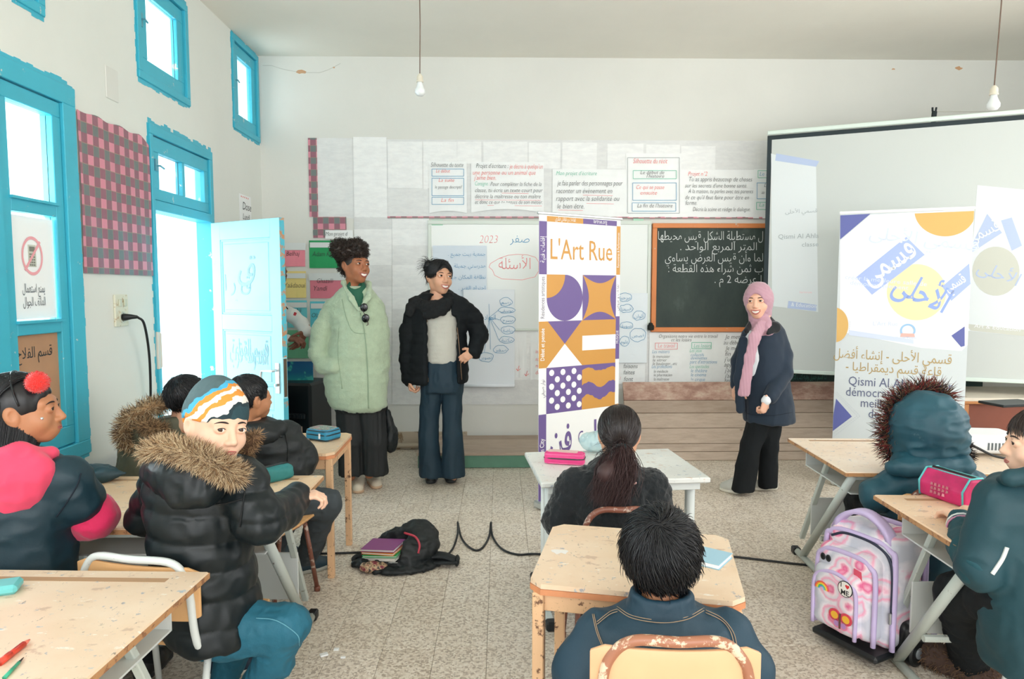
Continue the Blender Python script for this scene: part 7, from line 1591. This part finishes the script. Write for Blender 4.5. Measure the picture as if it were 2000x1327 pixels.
# ---- boy with the beanie
Y = 2.08; P = Person('boy in a cartoon-coloured beanie and black fur-hooded puffer coat, looking back', at(400, 1300, Y), name='person')
hc = at(424, 834, Y-.03)
P.head(hc, math.radians(50), pitch=math.radians(3), roll=math.radians(9), sc=1.05, ch=True, smile=0, gaze=(-.6, 0))
sho, elb, wri = at(470, 935, Y+.02), at(505, 1020, Y-.02), at(578, 972, Y+.24)
P.body([('u', rc(at(425, 880, Y+.03), at(410, 925, Y+.05), .040, .05), 0), ('u', rc(at(400, 950, Y+.05), at(400, 1200, Y+.05), .08, .08), .03)]+chain([sho, elb, wri], [.03, .026, .022]))
lc = at(318, 945, Y+.12)
ops = [('u', vl([R_(342, 508, 1240, Y+.05, .17), R_(328, 506, 1205, Y+.05, .165), R_(318, 496, 1150, Y+.05, .155), R_(303, 488, 1080, Y+.05, .145), R_(292, 484, 1010, Y+.05, .14), R_(287, 486, 955, Y+.05, .125), R_(296, 480, 920, Y+.05, .105), R_(330, 460, 895, Y+.05, .085)], .12, .02), 0)]
ops += chain([sho, elb], [.073, .068], .035)+chain([elb, at(548, 1002, Y+.12), wri], [.068, .058, .045], .02)+chain([lc, at(285, 1010, Y+.2), at(330, 1010, Y+.38)], [.065, .055, .04], .03)
pf_ = folds(.006, (9, 9, 9), 31)
def quilt(per, amp, ph=0, tilt=0): return lambda V, N: amp*(np.abs(np.sin((V[:, 2]+tilt*V[:, 0]+ph)*PI/per))**.55-.6)
qf = quilt(.085, .010, 0, .10); P.g('coat', ops, .007, m_puff, lambda V, N: pf_(V, N)+qf(V, N)+.003*vnoise(V, (40, 40, 22), 3)); cv = P.last
P.g('hood', [('u', el(at(372, 930, Y-.07), (.115, .085, .085), Matrix.Rotation(.15, 3, 'Y')), 0), ('u', rc(at(305, 915, Y-.04), at(440, 912, Y-.06), .045, .045), .04), ('u', rc(at(350, 965, Y-.12), at(400, 965, Y-.12), .035, .035), .04), ('s', el(at(400, 872, Y-.02), (.105, .10, .05)), .03)], .006, m_puff, folds(.007, (16, 16, 14), 8))
seam(P, 'seam', cv, [(487, 905), (478, 960), (468, 1030)], .0025, M('seam_thread', '0A1012', .8)); seam(P, 'seam', cv, [(293, 955), (350, 985), (430, 985), (474, 975)], .0025, M('seam_thread', '0A1012'))
fur(P, [at(292, 884, Y-.02), at(332, 878, Y-.11), at(385, 892, Y-.15), at(430, 914, Y-.14), at(462, 930, Y-.08)], .026, 7500, .034, [m_fur[0]]+m_fur, 3, r=.0008)
fur(P, [at(452, 905, Y+.08), at(478, 885, Y+.10), at(500, 850, Y+.10)], .018, 1300, .024, [m_fur[2], m_fur[1]], 5, r=.001)
# beanie
t = NT('beanie_print'); co = t.coord('Object'); rot = t.n('ShaderNodeMapping'); rot.inputs['Rotation'].default_value = (0, .62, 0); t.l(co, rot.inputs[0]); sp_ = t.n('ShaderNodeSeparateXYZ'); t.l(rot.outputs[0], sp_.inputs[0])
nn_ = t.noise(co, 13, 3); m1 = t.n('ShaderNodeMath', _operation='MULTIPLY_ADD'); t.l(nn_, m1.inputs[0]); m1.inputs[1].default_value = .075; t.l(sp_.outputs[2], m1.inputs[2]); BZ = m1
bz0 = 0.0
beanie_mat = t; P._bz = None
Hh = P.H; Rr_ = Hh.to_3x3().normalized()
def hh(*v): return Hh @ V3(v)
P.g('beanie', [('u', el(hh(0, .018, .036), (.088, .104, .092), Rr_), 0), ('u', rc(hh(0, .02, .07), hh(0, .03, .092), .060, .050), .05), ('s', rbx(hh(0, -.06, -.075), (.14, .12, .100), Rr_, .01), .008), ('s', rbx(hh(0, .06, -.115), (.14, .12, .09), Rr_, .01), .01)], .005, None, folds(.003, (18, 18, 14), 3))
P.kids[-1] = P.kids[-1][:4]+(beanie_mat.m,)+P.kids[-1][5:]
V_ = P.last[0]-np.array(P.base); z_ = V_[:, 2]; cz = float((z_.min()+z_.max())/2)
# the print runs in slanted bands across the knit
cxm = float(V_[:, 0].mean()); zr = -math.sin(.62)*cxm*1+math.cos(.62)*cz
rr0 = t.n('ShaderNodeMath', _operation='SUBTRACT'); t.l(m1.outputs[0], rr0.inputs[0]); zz = (V_ @ np.array([-math.sin(.62), 0, math.cos(.62)])); rr0.inputs[1].default_value = float(zz.min())+.037
dv_ = t.n('ShaderNodeMath', _operation='DIVIDE'); t.l(rr0.outputs[0], dv_.inputs[0]); dv_.inputs[1].default_value = float(zz.max()-zz.min())
rp = t.n('ShaderNodeValToRGB'); rp.color_ramp.interpolation = 'CONSTANT'; e = rp.color_ramp.elements
for i, (p_, c_) in enumerate(((0, '24424A'), (.24, '1D343C'), (.31, 'E9E4DC'), (.42, 'E2923E'), (.50, 'ECE8E0'), (.58, 'E2923E'), (.66, '48A9D0'), (.74, '4D6468'))):
    if i >= len(e): e.new(p_)
    e[i].position = p_; e[i].color = lin(c_)
t.l(dv_.outputs[0], rp.inputs[0]); t.base(rp.outputs[0]); t.b.inputs['Roughness'].default_value = .85; t.bump(t.noise(co, 160, 2), .3, .002)
P.hand(wri, (.95, .35, .05), (.1, .2, -1), 1, (.55, .8, .6), .82, thumb=.3)
m_jean = M('teal_blue_jeans', '1C6278', .7, var=.14, vs=9, bump=.25, bs=120)
ht, kt = at(440, 1232, Y+.02), at(560, 1222, Y+.02); P.g('jeans', chain([ht, kt], [.088, .066], .02)+chain([kt, at(535, 1290, Y+.06), at(478, 1375, Y+.10)], [.066, .058, .052], .02)+chain([at(400, 1240, Y+.16), at(470, 1225, Y+.38), at(440, 1330, Y+.4)], [.08, .06, .05], .02), .007, m_jean, folds(.007, (16, 16, 12), 41)); jv = P.last
seam(P, 'stitching', jv, [(500, 1208), (540, 1213), (580, 1240), (585, 1262)], .0016, M('jean_thread', '5E9DB0', .8))
f0 = at(470, 1390, Y+.10); shoe(P, (f0.x-.06, f0.y, 0), (f0.x+.12, f0.y+.05, 0), .075, M('dark_blue_sneaker', '1C2F42', .6), m_ws); f0 = at(440, 1350, Y+.4); shoe(P, (f0.x-.06, f0.y, 0), (f0.x+.12, f0.y+.05, 0), .075, M('dark_blue_sneaker', '1C2F42'), m_ws)
P.finish(SK['light'])

# ---- girl with red pompoms
Y = 2.17; P = Person('girl with long black hair, red pompom headband and pink sleeves', at(40, 1400, Y))
P.head(at(47, 804, Y), math.radians(110), pitch=math.radians(-2), sc=1.04, ch=True, smile=0, skin=None)
seat_body(P, at(45, 880, Y), at(40, 1180, Y))
m_hot = M('hot_pink_fleece', 'D9235A', .8, var=.05, sheen=.25, bump=.2, bs=120); m_pinkh = M('coral_pink_hood', 'E64468', .8, var=.04, sheen=.25)
sh_, el_, wr_ = at(135, 945, Y-.02), at(185, 1010, Y+.06), at(138, 1035, Y+.10)
sm = [('u', vl([R_(-70, 140, 1330, Y, .15), R_(-68, 138, 1180, Y, .15), R_(-62, 136, 1060, Y, .14), R_(-58, 142, 985, Y, .135), R_(-50, 146, 935, Y, .12), R_(-25, 122, 905, Y, .10), R_(10, 90, 885, Y, .08)], 0, .02), 0), ('u', rc(at(128, 935, Y-.02), at(152, 978, Y+.01), .068, .070), .03)]
P.g('smock', sm, .0075, M('dark_navy_smock', '10303C', .55, var=.1, bump=.1, bs=160), folds(.010, (8, 8, 8), 51)); sv = P.last
sh_ = sh_.lerp(el_, .30)
P.g('sleeve', chain([sh_, el_], [.050, .066], .02)+chain([el_, wr_], [.066, .046], .02), .007, m_hot, folds(.006, (14, 14, 14), 6))
P.g('hood', [('u', el(at(22, 945, Y-.085), (.135, .06, .095), Matrix.Rotation(-.5, 3, 'Y')), 0), ('u', rc(at(40, 900, Y-.06), at(100, 888, Y-.02), .035, .018), .04), ('u', rc(at(-30, 900, Y-.03), at(30, 890, Y-.07), .05, .04), .04), ('s', el(at(40, 868, Y+.02), (.10, .09, .06)), .03)], .0065, m_pinkh, folds(.008, (11, 11, 11), 14))
P.hand(wr_+V3((-.012, 0, 0)), (-.9, -.2, -.45), (0, -.3, -1), 1, (.4, .5, .4), .8)
seam(P, 'seam', sv, [(158, 925), (150, 950), (125, 990), (110, 1010)], .002, M('navy_thread', '0E1B2A'))
Rg = (.0805, .0985, .090)
cap(P, [('s', rbx((0, -.13, -.02), (.2, .072, .070), None, .03), .012), ('s', rbx((0, -.07, -.05), (.2, .060, .045), None, .02), .01), ('u', rc((0, .085, -.01), (-.0, .115, -.15), .055, .075), .05)], Rg, m_hair, h=.006, disp=lambda V, N: .002*vnoise(V, (60, 60, 15), 2))
def st(rg, n): y = -.055+rg.random(n)*.12; return np.stack([rg.normal(size=n)*.006, HC0[1]+y, HC0[2]+.092*np.sqrt(np.maximum(0, 1-(y/.1)**2))], 1)
def dr(p0, rg):
    sd = np.where(rg.random(len(p0)) < .5, -1., 1.)[:, None]; j = rg.normal(size=p0.shape)*.06
    return lambda P_, s, D: np.concatenate([sd*(1.15-2.1*s), np.full_like(sd, .75), np.full_like(sd, -.1-1.35*s)], 1)+j
sweep(P, 51, 2600, st, dr, .33, .0013, 9, Rr=(.083, .101, .093))
rg = np.random.default_rng(52); a_ = rg.random(1600)*PI*1.1-.25; p0 = np.stack([.081*np.cos(a_), HC0[1]+.02+.088*np.sin(a_), .02+rg.random(1600)*.03], 1)
V, Q = strands(p0, lambda P_, s, D: np.stack([-P_[:, 0]*2.2*s, .35+0*P_[:, 0], -1+0*P_[:, 0]], 1)+rg.normal(size=P_.shape)*.03, .25, 7, .0014, proj=proj_r((.083, .101, .093), .02, -.05), seed=4); P.raw('hair_strands', xform(V, P.H), Q, m_hair)
P.g('long_hair', [('u', rc(at(32, 800, Y+.02), at(16, 862, Y-.02), .086, .076), 0), ('u', rc(at(16, 862, Y-.02), at(6, 905, Y-.07), .076, .050), .04)], .006, M('matte_black_hair', '121317', .6, spec=.3), lambda V, N: .0025*vnoise(V, (70, 70, 9), 5))
rg = np.random.default_rng(55); n = 1500; a_ = rg.random(n)*6.28; p0 = np.array(at(32, 805, Y+.02))+np.stack([.084*np.cos(a_), .084*np.sin(a_), rg.random(n)*.05], 1); tg = np.array(at(4, 910, Y-.06))+np.stack([.06*np.cos(a_), .05*np.sin(a_), 0*a_], 1)
V, Q = strands(p0, lambda P_, s, D: (tg-p0)/.2+np.stack([.25*np.cos(a_), .25*np.sin(a_), 0*a_], 1)*(.6-s)+rg.normal(size=(n, 3))*.02, .20, 7, .0013, seed=56, lenvar=.15); P.raw('hair_strands', V+np.array([0, -.006, 0]), Q, m_hair)
hbp = [P.H @ V3((.088*math.cos(a), -.012+.03*math.sin(a), .028+.097*math.sin(a))) for a in [PI*i/18 for i in range(19)]]
mb = MB(); mb.tube(hbp, .003, 6); P.mb('headband', mb, M('black_plastic', '14181B'))
for px, py, r_, dy in ((73, 747, .031, -.05), (30, 744, .028, .06)):
    mb = MB(); c = at(px, py, Y+dy); mb.ball(c, r_, 18); V = arr(mb); P.kids.append(('pompom', V+vnoise(V, 120, 2)[:, None]*.002, mb.f, mb.mi, M('red_wool', 'E02A24', .9, sheen=.5), None, True))
    rg = np.random.default_rng(int(px)); v = rg.normal(size=(900, 3)); v /= np.linalg.norm(v, axis=1, keepdims=True); V, Q = strands(np.array(c)+v*r_*.9, lambda P_, s, D: v, .008, 2, .0009, seed=2); P.raw('pompom_wool', V, Q, M('red_wool', 'E02A24'))
mb = MB(); mb.ball(at(82, 818, Y-.085), .005, 8); P.mb('earring', mb, M('silver', 'D9DDDD'))
legs(P, [at(40, 1180, Y), at(100, 1180, Y)], [at(70, 1160, Y+.3), at(120, 1160, Y+.3)], [V3((-1.45, 2.5, 0)), V3((-1.33, 2.5, 0))], m_blk, dirs=[(.1, 1, 0)]*2)
P.finish(SK['tan'])

# ---- boy with olive fur hood by the wall
Y = 3.38; P = Person('boy in an olive parka with a shaggy brown fur hood, near the doorway', (-1.60, 3.5))
P.head(at(369, 778, Y), math.radians(150), sc=.97, ch=True, fine=False); short_hair(P, 61, 1300, .035, puff=.008)
seat_body(P, at(352, 815, Y), at(310, 930, Y))
m_olive = M('olive_parka', '5B5A48', .7, var=.1, bump=.2, bs=90)
P.g('parka', [('u', vl([R_(240, 370, 985, Y, .15), R_(238, 372, 920, Y, .15), R_(240, 374, 880, Y, .14), R_(252, 380, 850, Y, .12), R_(290, 376, 828, Y, .10), R_(325, 372, 812, Y, .075)], 0, .02), 0)]+chain([at(262, 870, Y-.02), at(252, 925, Y+.05), at(300, 935, Y+.25)], [.07, .06, .045], .03), .008, m_olive, folds(.008, (9, 9, 10), 61))
P.g('hood', [('u', el(at(300, 838, Y-.05), (.12, .10, .085), Matrix.Rotation(-.4, 3, 'Y')), 0), ('s', el(at(322, 812, Y-.02), (.09, .09, .05), Matrix.Rotation(-.5, 3, 'Y')), .02)], .007, m_olive, folds(.008, (14, 14, 14), 6))
fur(P, [at(325, 790, Y-.03), at(290, 797, Y-.10), at(252, 820, Y-.13), at(242, 850, Y-.12), at(262, 872, Y-.10)], .032, 2400, .042, m_fur[1:]+[m_fur[0]], 62, r=.0014)
fur(P, [at(278, 830, Y-.16), at(300, 838, Y-.17), at(318, 842, Y-.15)], .026, 1100, .036, m_fur[1:], 63, r=.0014)
legs(P, [V3((-1.68, 3.42, .46)), V3((-1.54, 3.42, .46))], [V3((-1.66, 3.80, .46)), V3((-1.54, 3.80, .46))], [V3((-1.66, 3.84, 0)), V3((-1.54, 3.84, 0))], m_blk, dirs=[(0, 1, 0)]*2)
P.finish(SK['olive'])

# ---- boy in black jacket at the peach desk
Y = 3.20; P = Person('short-haired boy in a black hooded jacket and grey trousers at the peach desk', (-1.0, 3.25))
P.head(at(490, 780, Y), math.radians(140), pitch=math.radians(2), sc=1.0, ch=True, fine=False); short_hair(P, 71, 1600, .018, puff=.004, r=.0012, mess=.2, low=-.045)
seat_body(P, at(492, 820, Y), at(520, 990, Y))
m_bj = M('black_jacket', '10181B', .55, var=.1, bump=.15, bs=100)
P.g('jacket', [('u', vl([R_(462, 604, 930, Y+.02, .15), R_(462, 602, 890, Y+.02, .145), R_(458, 590, 860, Y, .13), R_(462, 566, 838, Y, .105), R_(474, 530, 818, Y, .08)], 0, .02), 0)]+chain([at(558, 850, Y+.03), at(590, 895, Y+.06), at(575, 900, Y+.32)], [.072, .066, .045], .03)+[('u', rc(at(465, 860, Y-.05), at(520, 870, Y-.09), .035, .035), .04)], .008, m_bj, folds(.008, (9, 9, 11), 71)); jv = P.last
P.g('hood', [('u', rc(at(462, 835, Y-.06), at(545, 838, Y-.05), .042, .038), 0), ('u', el(at(500, 850, Y-.11), (.10, .05, .055)), .04), ('s', el(at(495, 815, Y-.01), (.085, .085, .05)), .02)], .007, m_bj, folds(.005, (14, 14, 14), 7))
seam(P, 'strap', jv, [(520, 853), (538, 852), (552, 853)], .006, M('black_webbing', '171D20')); seam(P, 'seam', jv, [(556, 842), (562, 880), (560, 925)], .0025, M('seam_thread', '0A1012'))
m_gt = M('charcoal_trousers', '3A4247', .75, var=.08)
legs(P, [at(540, 980, Y), at(520, 985, Y+.1)], [at(638, 985, Y+.08), at(570, 985, Y+.30)], [atz(598, 1118, 0), atz(538, 1098, 0)], m_gt, r=(.088, .070, .050), shoe_m=M('dark_teal_sneaker', '16323F', .5), sole_m=M('grey_sole', 'A9ABA2', .5), dirs=[(.8, .5, 0), (.75, .6, 0)])
P.finish(SK['tan'])

# ---- girl with ponytail
Y = 2.63; P = Person('girl with a dark ponytail and fluffy black jacket at the white desk', (.45, 2.62))
P.head(at(1209, 850, Y), math.radians(172), pitch=math.radians(6), sc=.98, ch=True, fine=False)
seat_body(P, at(1208, 895, Y), at(1195, 1060, Y))
P.g('jacket', [('u', vl([R_(1112, 1288, 1120, Y, .15), R_(1108, 1290, 1040, Y, .15), R_(1104, 1290, 985, Y, .145), R_(1108, 1284, 950, Y, .13), R_(1124, 1270, 925, Y, .11), R_(1155, 1245, 905, Y, .09), R_(1180, 1236, 890, Y, .065)], 0, .02), 0)]+chain([at(1122, 950, Y-.02), at(1095, 1015, Y-.02), at(1108, 990, Y+.28)], [.068, .062, .045], .03)+chain([at(1272, 950, Y-.02), at(1288, 1015, Y-.02), at(1270, 985, Y+.28)], [.068, .060, .045], .03), .008, M('fluffy_black_boucle', '11181C', .95, var=.25, vs=40, bump=1, bs=90, sheen=.2), lambda V, N: .006*vnoise(V, 55, 3)+.004*vnoise(V, 120, 4)+folds(.006, (8, 8, 8), 81)(V, N))
mb = MB(); c = at(1240, 944, Y-.128); mb.ball(c, (.007, .004, .006), 10); P.mb('heart_button', mb, M('pink_button', 'E9B9B4', .4))
cap(P, [('s', rbx((0, -.13, -.02), (.2, .072, .080), None, .03), .012), ('s', rbx((0, -.06, -.060), (.2, .070, .050), None, .02), .015), ('s', rbx((0, 0, -.12), (.2, .2, .055), None, .02), .02)], (.0835, .099, .092), M('glossy_dark_hair', '241C1C', .32, spec=.6), disp=lambda V, N: .0012*vnoise(V, (150, 20, 20), 2))
tie = np.array([-.004, .098, -.045])
def stp(rg, n): v = rg.normal(size=(n*3, 3)); v /= np.linalg.norm(v, axis=1, keepdims=True); p = HC0+v*np.array([.084, .0995, .0925]); return p[(p[:, 2] > -.05) & (p[:, 1] > -.07)][:n]
def drp(p0, rg): return lambda P_, s, D: (tie-P_)/np.maximum(np.linalg.norm(tie-P_, axis=1, keepdims=True), .02)+rg.normal(size=P_.shape)*.04
m_gl = M('glossy_dark_hair', '241C1C')
p0 = stp(np.random.default_rng(82), 1500); V, Q = strands(p0, drp(p0, np.random.default_rng(1)), .11, 7, .0012, proj=proj_r((.084, .0995, .0925), .01, -.06), seed=82, lenvar=.2); P.raw('hair_strands', xform(V, P.H), Q, m_gl)
tw = P.H @ V3(tie); mb = MB(); mb.tube([tw+V3((.020*math.cos(a), -.012, .020*math.sin(a))) for a in [2*PI*i/12 for i in range(12)]], .008, 8, closed=True); P.mb('hair_tie', mb, M('teal_hair_tie', '1E3E42', .8))
P.g('ponytail', [('u', rc(tw, at(1185, 925, Y-.16), .016, .030), 0), ('u', rc(at(1185, 925, Y-.155), at(1182, 965, Y-.165), .030, .016), .03)], .006, M('reddish_dark_hair', '3A2626', .55, spec=.4), lambda V, N: .003*vnoise(V, (90, 40, 12), 4))
rg = np.random.default_rng(83); n = 2600; v = rg.normal(size=(n, 3))*.013; p0 = np.array(tw)+v; tgt = np.array(at(1182, 985, Y-.19))+rg.normal(size=(n, 3))*np.array([.034, .022, .012]); v[:, 1] -= .004
V, Q = strands(p0, lambda P_, s, D: (tgt-p0)*(1/.2)+np.stack([(v[:, 0]+.004)*60*(.45-s), -30*np.abs(v[:, 1])*(.5-s), 0*v[:, 0]], 1)+rg.normal(size=(n, 3))*.05, .20, 9, .0013, seed=84, lenvar=.2); P.raw('ponytail_strands', V, Q, M('reddish_dark_hair', '3A2626'))
n = 140; p0 = np.array(tw)+rg.normal(size=(n, 3))*.015; dd = np.stack([-.9+rg.normal(size=n)*.8, -.3+rg.normal(size=n)*.3, .2+rg.normal(size=n)*.5], 1); V, Q = strands(p0, lambda P_, s, D: dd+np.array([0, 0, -2.2])*s+.5*np.sin(s*9+p0*200), .09, 8, .001, seed=85); P.raw('stray_curls', V, Q, m_gl)
P.finish(SK['olive'])
legs(P2 := Person('', (0, 0)), [V3((.38, 2.62, .46)), V3((.54, 2.62, .46))], [V3((.38, 2.95, .46)), V3((.54, 2.95, .46))], [V3((.38, 2.92, 0)), V3((.54, 2.92, 0))], m_blk, dirs=[(0, 1, 0)]*2)
def adopt(P, P2):
    for name, V, Q, mi, mat, lab, smo in P2.kids: link(name, fast_mesh(name, V-np.array(P.base), Q, mat, smo), P.o)
adopt(P, P2)

# ---- boy in the front centre
Y = 1.64; P = Person('boy with tousled black hair and a dark blue smock, front centre', (.38, 1.6))
P.head(at(1288, 1086, Y+.035), math.radians(176), pitch=math.radians(3), sc=1.03, ch=True, fine=False)
short_hair(P, 91, 5200, .050, r=.00125, crown=(.012, .085, .095), puff=.012, mess=.32, low=-.062)
seat_body(P, at(1285, 1175, Y), at(1285, 1420, Y))
m_sm = M('dark_blue_smock', '17384A', .6, var=.07, bump=.15, bs=170)
sm = [('u', vl([R_(1150, 1440, 1560, Y, .14), R_(1150, 1440, 1400, Y, .14), R_(1146, 1444, 1300, Y, .135), R_(1148, 1440, 1240, Y, .125), R_(1172, 1418, 1212, Y, .105), R_(1212, 1370, 1192, Y, .085), R_(1238, 1345, 1178, Y, .068)], 0, .02), 0)]+chain([at(1172, 1240, Y), at(1135, 1310, Y-.01), at(1120, 1400, Y+.05)], [.060, .060, .05], .03)+chain([at(1418, 1238, Y), at(1455, 1310, Y-.01), at(1480, 1400, Y+.05)], [.060, .060, .05], .03)
P.g('smock', sm, .0065, m_sm, folds(.006, (9, 9, 9), 91)); sv = P.last
P.g('collar', [('u', vl([R_(1214, 1368, 1204, Y, .088), R_(1228, 1354, 1175, Y-.004, .074), R_(1234, 1350, 1154, Y-.004, .068)], 0, .008), 0), ('s', vl([R_(1242, 1342, 1168, Y, .058), R_(1242, 1342, 1120, Y, .058)]), .004)], .0045, m_sm, folds(.003, (20, 20, 20), 3))
m_st = M('tan_stitching', 'A08A72', .7)
for k in (0, 5):
    seam(P, 'stitching', sv, [(1205, 1185+k), (1235, 1203+k), (1290, 1212+k), (1340, 1206+k), (1375, 1188+k)], .0011, m_st)
    seam(P, 'stitching', sv, [(1160-k*.6, 1200), (1168-k*.6, 1235), (1182-k*.6, 1270)], .0011, m_st); seam(P, 'stitching', sv, [(1378, 1192+k), (1410, 1208+k), (1432-k, 1235), (1440-k, 1265)], .0011, m_st); seam(P, 'stitching', sv, [(1166, 1215+k), (1190, 1196+k), (1206, 1190+k)], .0011, m_st)
P.finish(SK['tan'])
P2 = Person('', (0, 0)); legs(P2, [V3((.31, 1.62, .46)), V3((.47, 1.62, .46))], [V3((.33, 1.95, .45)), V3((.47, 1.95, .45))], [V3((.33, 1.93, 0)), V3((.47, 1.93, 0))], m_blk, dirs=[(0, 1, 0)]*2); adopt(P, P2)

# ---- child in teal fur hood
Y = 2.90; P = Person('child in a teal parka with the hood up and dark red fur', (1.83, 2.95))
P.head(at(1812, 850, Y), math.radians(190), sc=.95, ch=True, fine=False); seat_body(P, at(1815, 905, Y), at(1822, 1060, Y))
m_tp = NT('teal_parka'); co = m_tp.coord('Object'); m_tp.b.inputs['Roughness'].default_value = .55; a = m_tp.ramp(m_tp.noise(co, 5, 3), [(.3, lin('123F4E')), (.7, lin('1A4F5E'))]); m_tp.base(m_tp.mix(m_tp.ramp(m_tp.noise(co, 8, 8, .8), [(.60, (0, 0, 0)), (.70, (.4, .4, .4))]), a, lin('7F9296'))); m_tp.bump(m_tp.noise(co, 60, 4), .12, .003); m_tp = m_tp.m
P.g('parka', [('u', vl([R_(1752, 1880, 1215, Y+.04, .13), R_(1738, 1895, 1140, Y+.03, .155), R_(1726, 1908, 1060, Y+.02, .16), R_(1722, 1918, 1000, Y, .155), R_(1728, 1920, 955, Y, .14), R_(1745, 1908, 925, Y, .12), R_(1775, 1865, 905, Y, .09)], 0, .02), 0)]+chain([at(1748, 945, Y-.02), at(1712, 968, Y-.02), at(1722, 962, Y+.2)], [.072, .062, .05], .03)+chain([at(1892, 945, Y), at(1905, 1000, Y), at(1890, 975, Y+.2)], [.068, .062, .05], .03), .008, m_tp, folds(.009, (8, 8, 8), 101)); pv = P.last
P.g('hood', [('u', el(at(1812, 840, Y+.01), (.152, .14, .165)), 0), ('u', rc(at(1790, 900, Y), at(1850, 900, Y), .075, .08), .05), ('s', el(at(1775, 850, Y+.22), (.13, .15, .13)), .02)], .0075, m_tp, lambda V, N: folds(.014, (7, 7, 12), 103)(V, N)); 
P.g('collar', [('u', rc(at(1748, 915, Y-.09), at(1885, 912, Y-.09), .035, .035), 0), ('u', rc(at(1765, 905, Y-.04), at(1870, 903, Y-.04), .05, .05), .04)], .0075, m_tp, folds(.006, (14, 14, 14), 105))
m_rf = [M('fur_black', '221A1A', .9), M('fur_dark_red', '7A2524', .9), M('fur_brown', '6E543E')]
fur(P, [at(1845, 780, Y+.10), at(1800, 768, Y+.09), at(1760, 790, Y+.08), at(1742, 835, Y+.07), at(1752, 880, Y+.06), at(1775, 905, Y+.05)], .036, 3000, .065, m_rf, 106, r=.0019)
fur(P, [at(1872, 868, Y+.04), at(1876, 880, Y+.02), at(1868, 895, Y)], .028, 500, .05, m_rf[:1], 107, r=.0019)
legs(P, [V3((1.74, 2.95, .46)), V3((1.90, 2.95, .46))], [V3((1.74, 3.22, .44)), V3((1.90, 3.22, .44))], [V3((1.74, 3.18, 0)), V3((1.90, 3.18, 0))], m_blk, dirs=[(0, 1, 0)]*2)
P.finish(SK['olive'])

# ---- girl at the right edge
Y = 2.05; P = Person('girl at the right edge in a dark teal smock holding the magenta pencil case', (1.75, 2.05))
P.head(at(2034, 868, Y), math.radians(-112), pitch=math.radians(2), sc=1.0, ch=True, smile=0); seat_body(P, at(2008, 930, Y), at(2000, 1200, Y))
m_ts = M('teal_smock_dark', '123E48', .6, var=.08, bump=.1, bs=160)
a_, b_, c_ = at(1950, 985, Y-.02), at(1915, 1105, Y-.02), at(1878, 1022, Y+.20)
P.g('smock', [('u', vl([R_(1935, 2130, 1310, Y, .15), R_(1925, 2120, 1200, Y, .15), R_(1915, 2110, 1080, Y, .145), R_(1915, 2105, 1010, Y, .135), R_(1925, 2095, 965, Y, .12), R_(1960, 2060, 935, Y, .09)], 0, .02), 0)]+chain([a_, b_], [.070, .072], .03), .007, m_ts, folds(.009, (8, 8, 8), 111)); sv = P.last
P.g('sleeve', chain([b_, at(1893, 1070, Y+.08), c_], [.068, .058, .042], .02), .006, M('teal_knit_sleeve', '0F4650', .7, var=.08, bump=.2, bs=140), folds(.006, (16, 16, 16), 112)); slv = P.last
P.g('collar', chain([at(1958, 940, Y-.02), at(1975, 934, Y-.09), at(2012, 930, Y-.11), at(2050, 930, Y-.08)], [.018, .022, .024, .022], .02), .006, m_ts)
seam(P, 'white_stripe', sv, [(1967, 1070), (1958, 1092), (1945, 1112), (1938, 1122)], .006, M('white_piping', 'E3E6E4', .6)); 
d = (c_-at(1893, 1070, Y+.08)).normalized(); xx = d.cross(V3((0, 0, 1))).normalized(); yy = d.cross(xx)
for k, (col, nm) in enumerate((('E3E6E4', 'white_cuff_stripe'), ('C98AA8', 'pink_cuff_stripe'))):
    mb = MB(); o_ = c_-d*(.012+.016*k); r_ = .0455+.001*k; mb.tube([o_+(xx*math.cos(2*PI*i/16)+yy*math.sin(2*PI*i/16))*r_ for i in range(16)], .0034, 6, closed=True); P.mb(nm, mb, M('stripe_'+col, col, .6))
P.hand(c_, d+V3((-.35, .1, -.15)), (-.3, .5, -.8), -1, (.5, .6, .5), .85, thumb=.6)
P.hand(at(1925, 1000, Y+.28), (-.9, .2, 0), (0, .3, -1), 1, (.5, .6, .5), .8)
short_hair(P, 113, 1800, .05, puff=.006, mess=.1, low=-.03, crown=(0, .04, .11), mat=m_hairb)
sweep(P, 114, 900, st, dr, .16, .0013, 7, m_hairb, Rr=(.086, .104, .096))
legs(P, [at(1975, 1160, Y), at(2010, 1165, Y+.1)], [at(1878, 1165, Y+.22), at(1945, 1168, Y+.36)], [atz(1885, 1330, 0)+V3((.02, 0, 0)), atz(1960, 1320, 0)], m_blk, r=(.09, .078, .066), dirs=[(-.5, .6, 0), (-.4, .7, 0)])
for f_ in (atz(1885, 1330, 0), atz(1960, 1320, 0)):
    p0 = V3((f_.x+.02, f_.y, .05)); P.g('boot', [('u', rc(p0+V3((.02, -.03, .0)), p0+V3((-.09, .10, -.005)), .058, .050), 0), ('u', rc(p0, p0+V3((0, 0, .11)), .06, .066), .03), ('i', half((0, 0, 1), .004), 0)], .008, M('brown_fluffy_boot', '4E3C34', .95), lambda V, N: .006*vnoise(V, 60, 3)); BV = P.last
    rg = np.random.default_rng(7); se = rg.choice(len(BV[0]), 1300); nr = vnormals(*BV)[se]+rg.normal(size=(1300, 3))*.35; V, Q = strands(BV[0][se], lambda P_, s, D: nr+np.array([0, 0, -.5*s]), .022, 2, .0015, seed=3); P.raw('boot_fur', V, Q, M('fur_brown', '6E543E'))
P.finish(SK['light'])
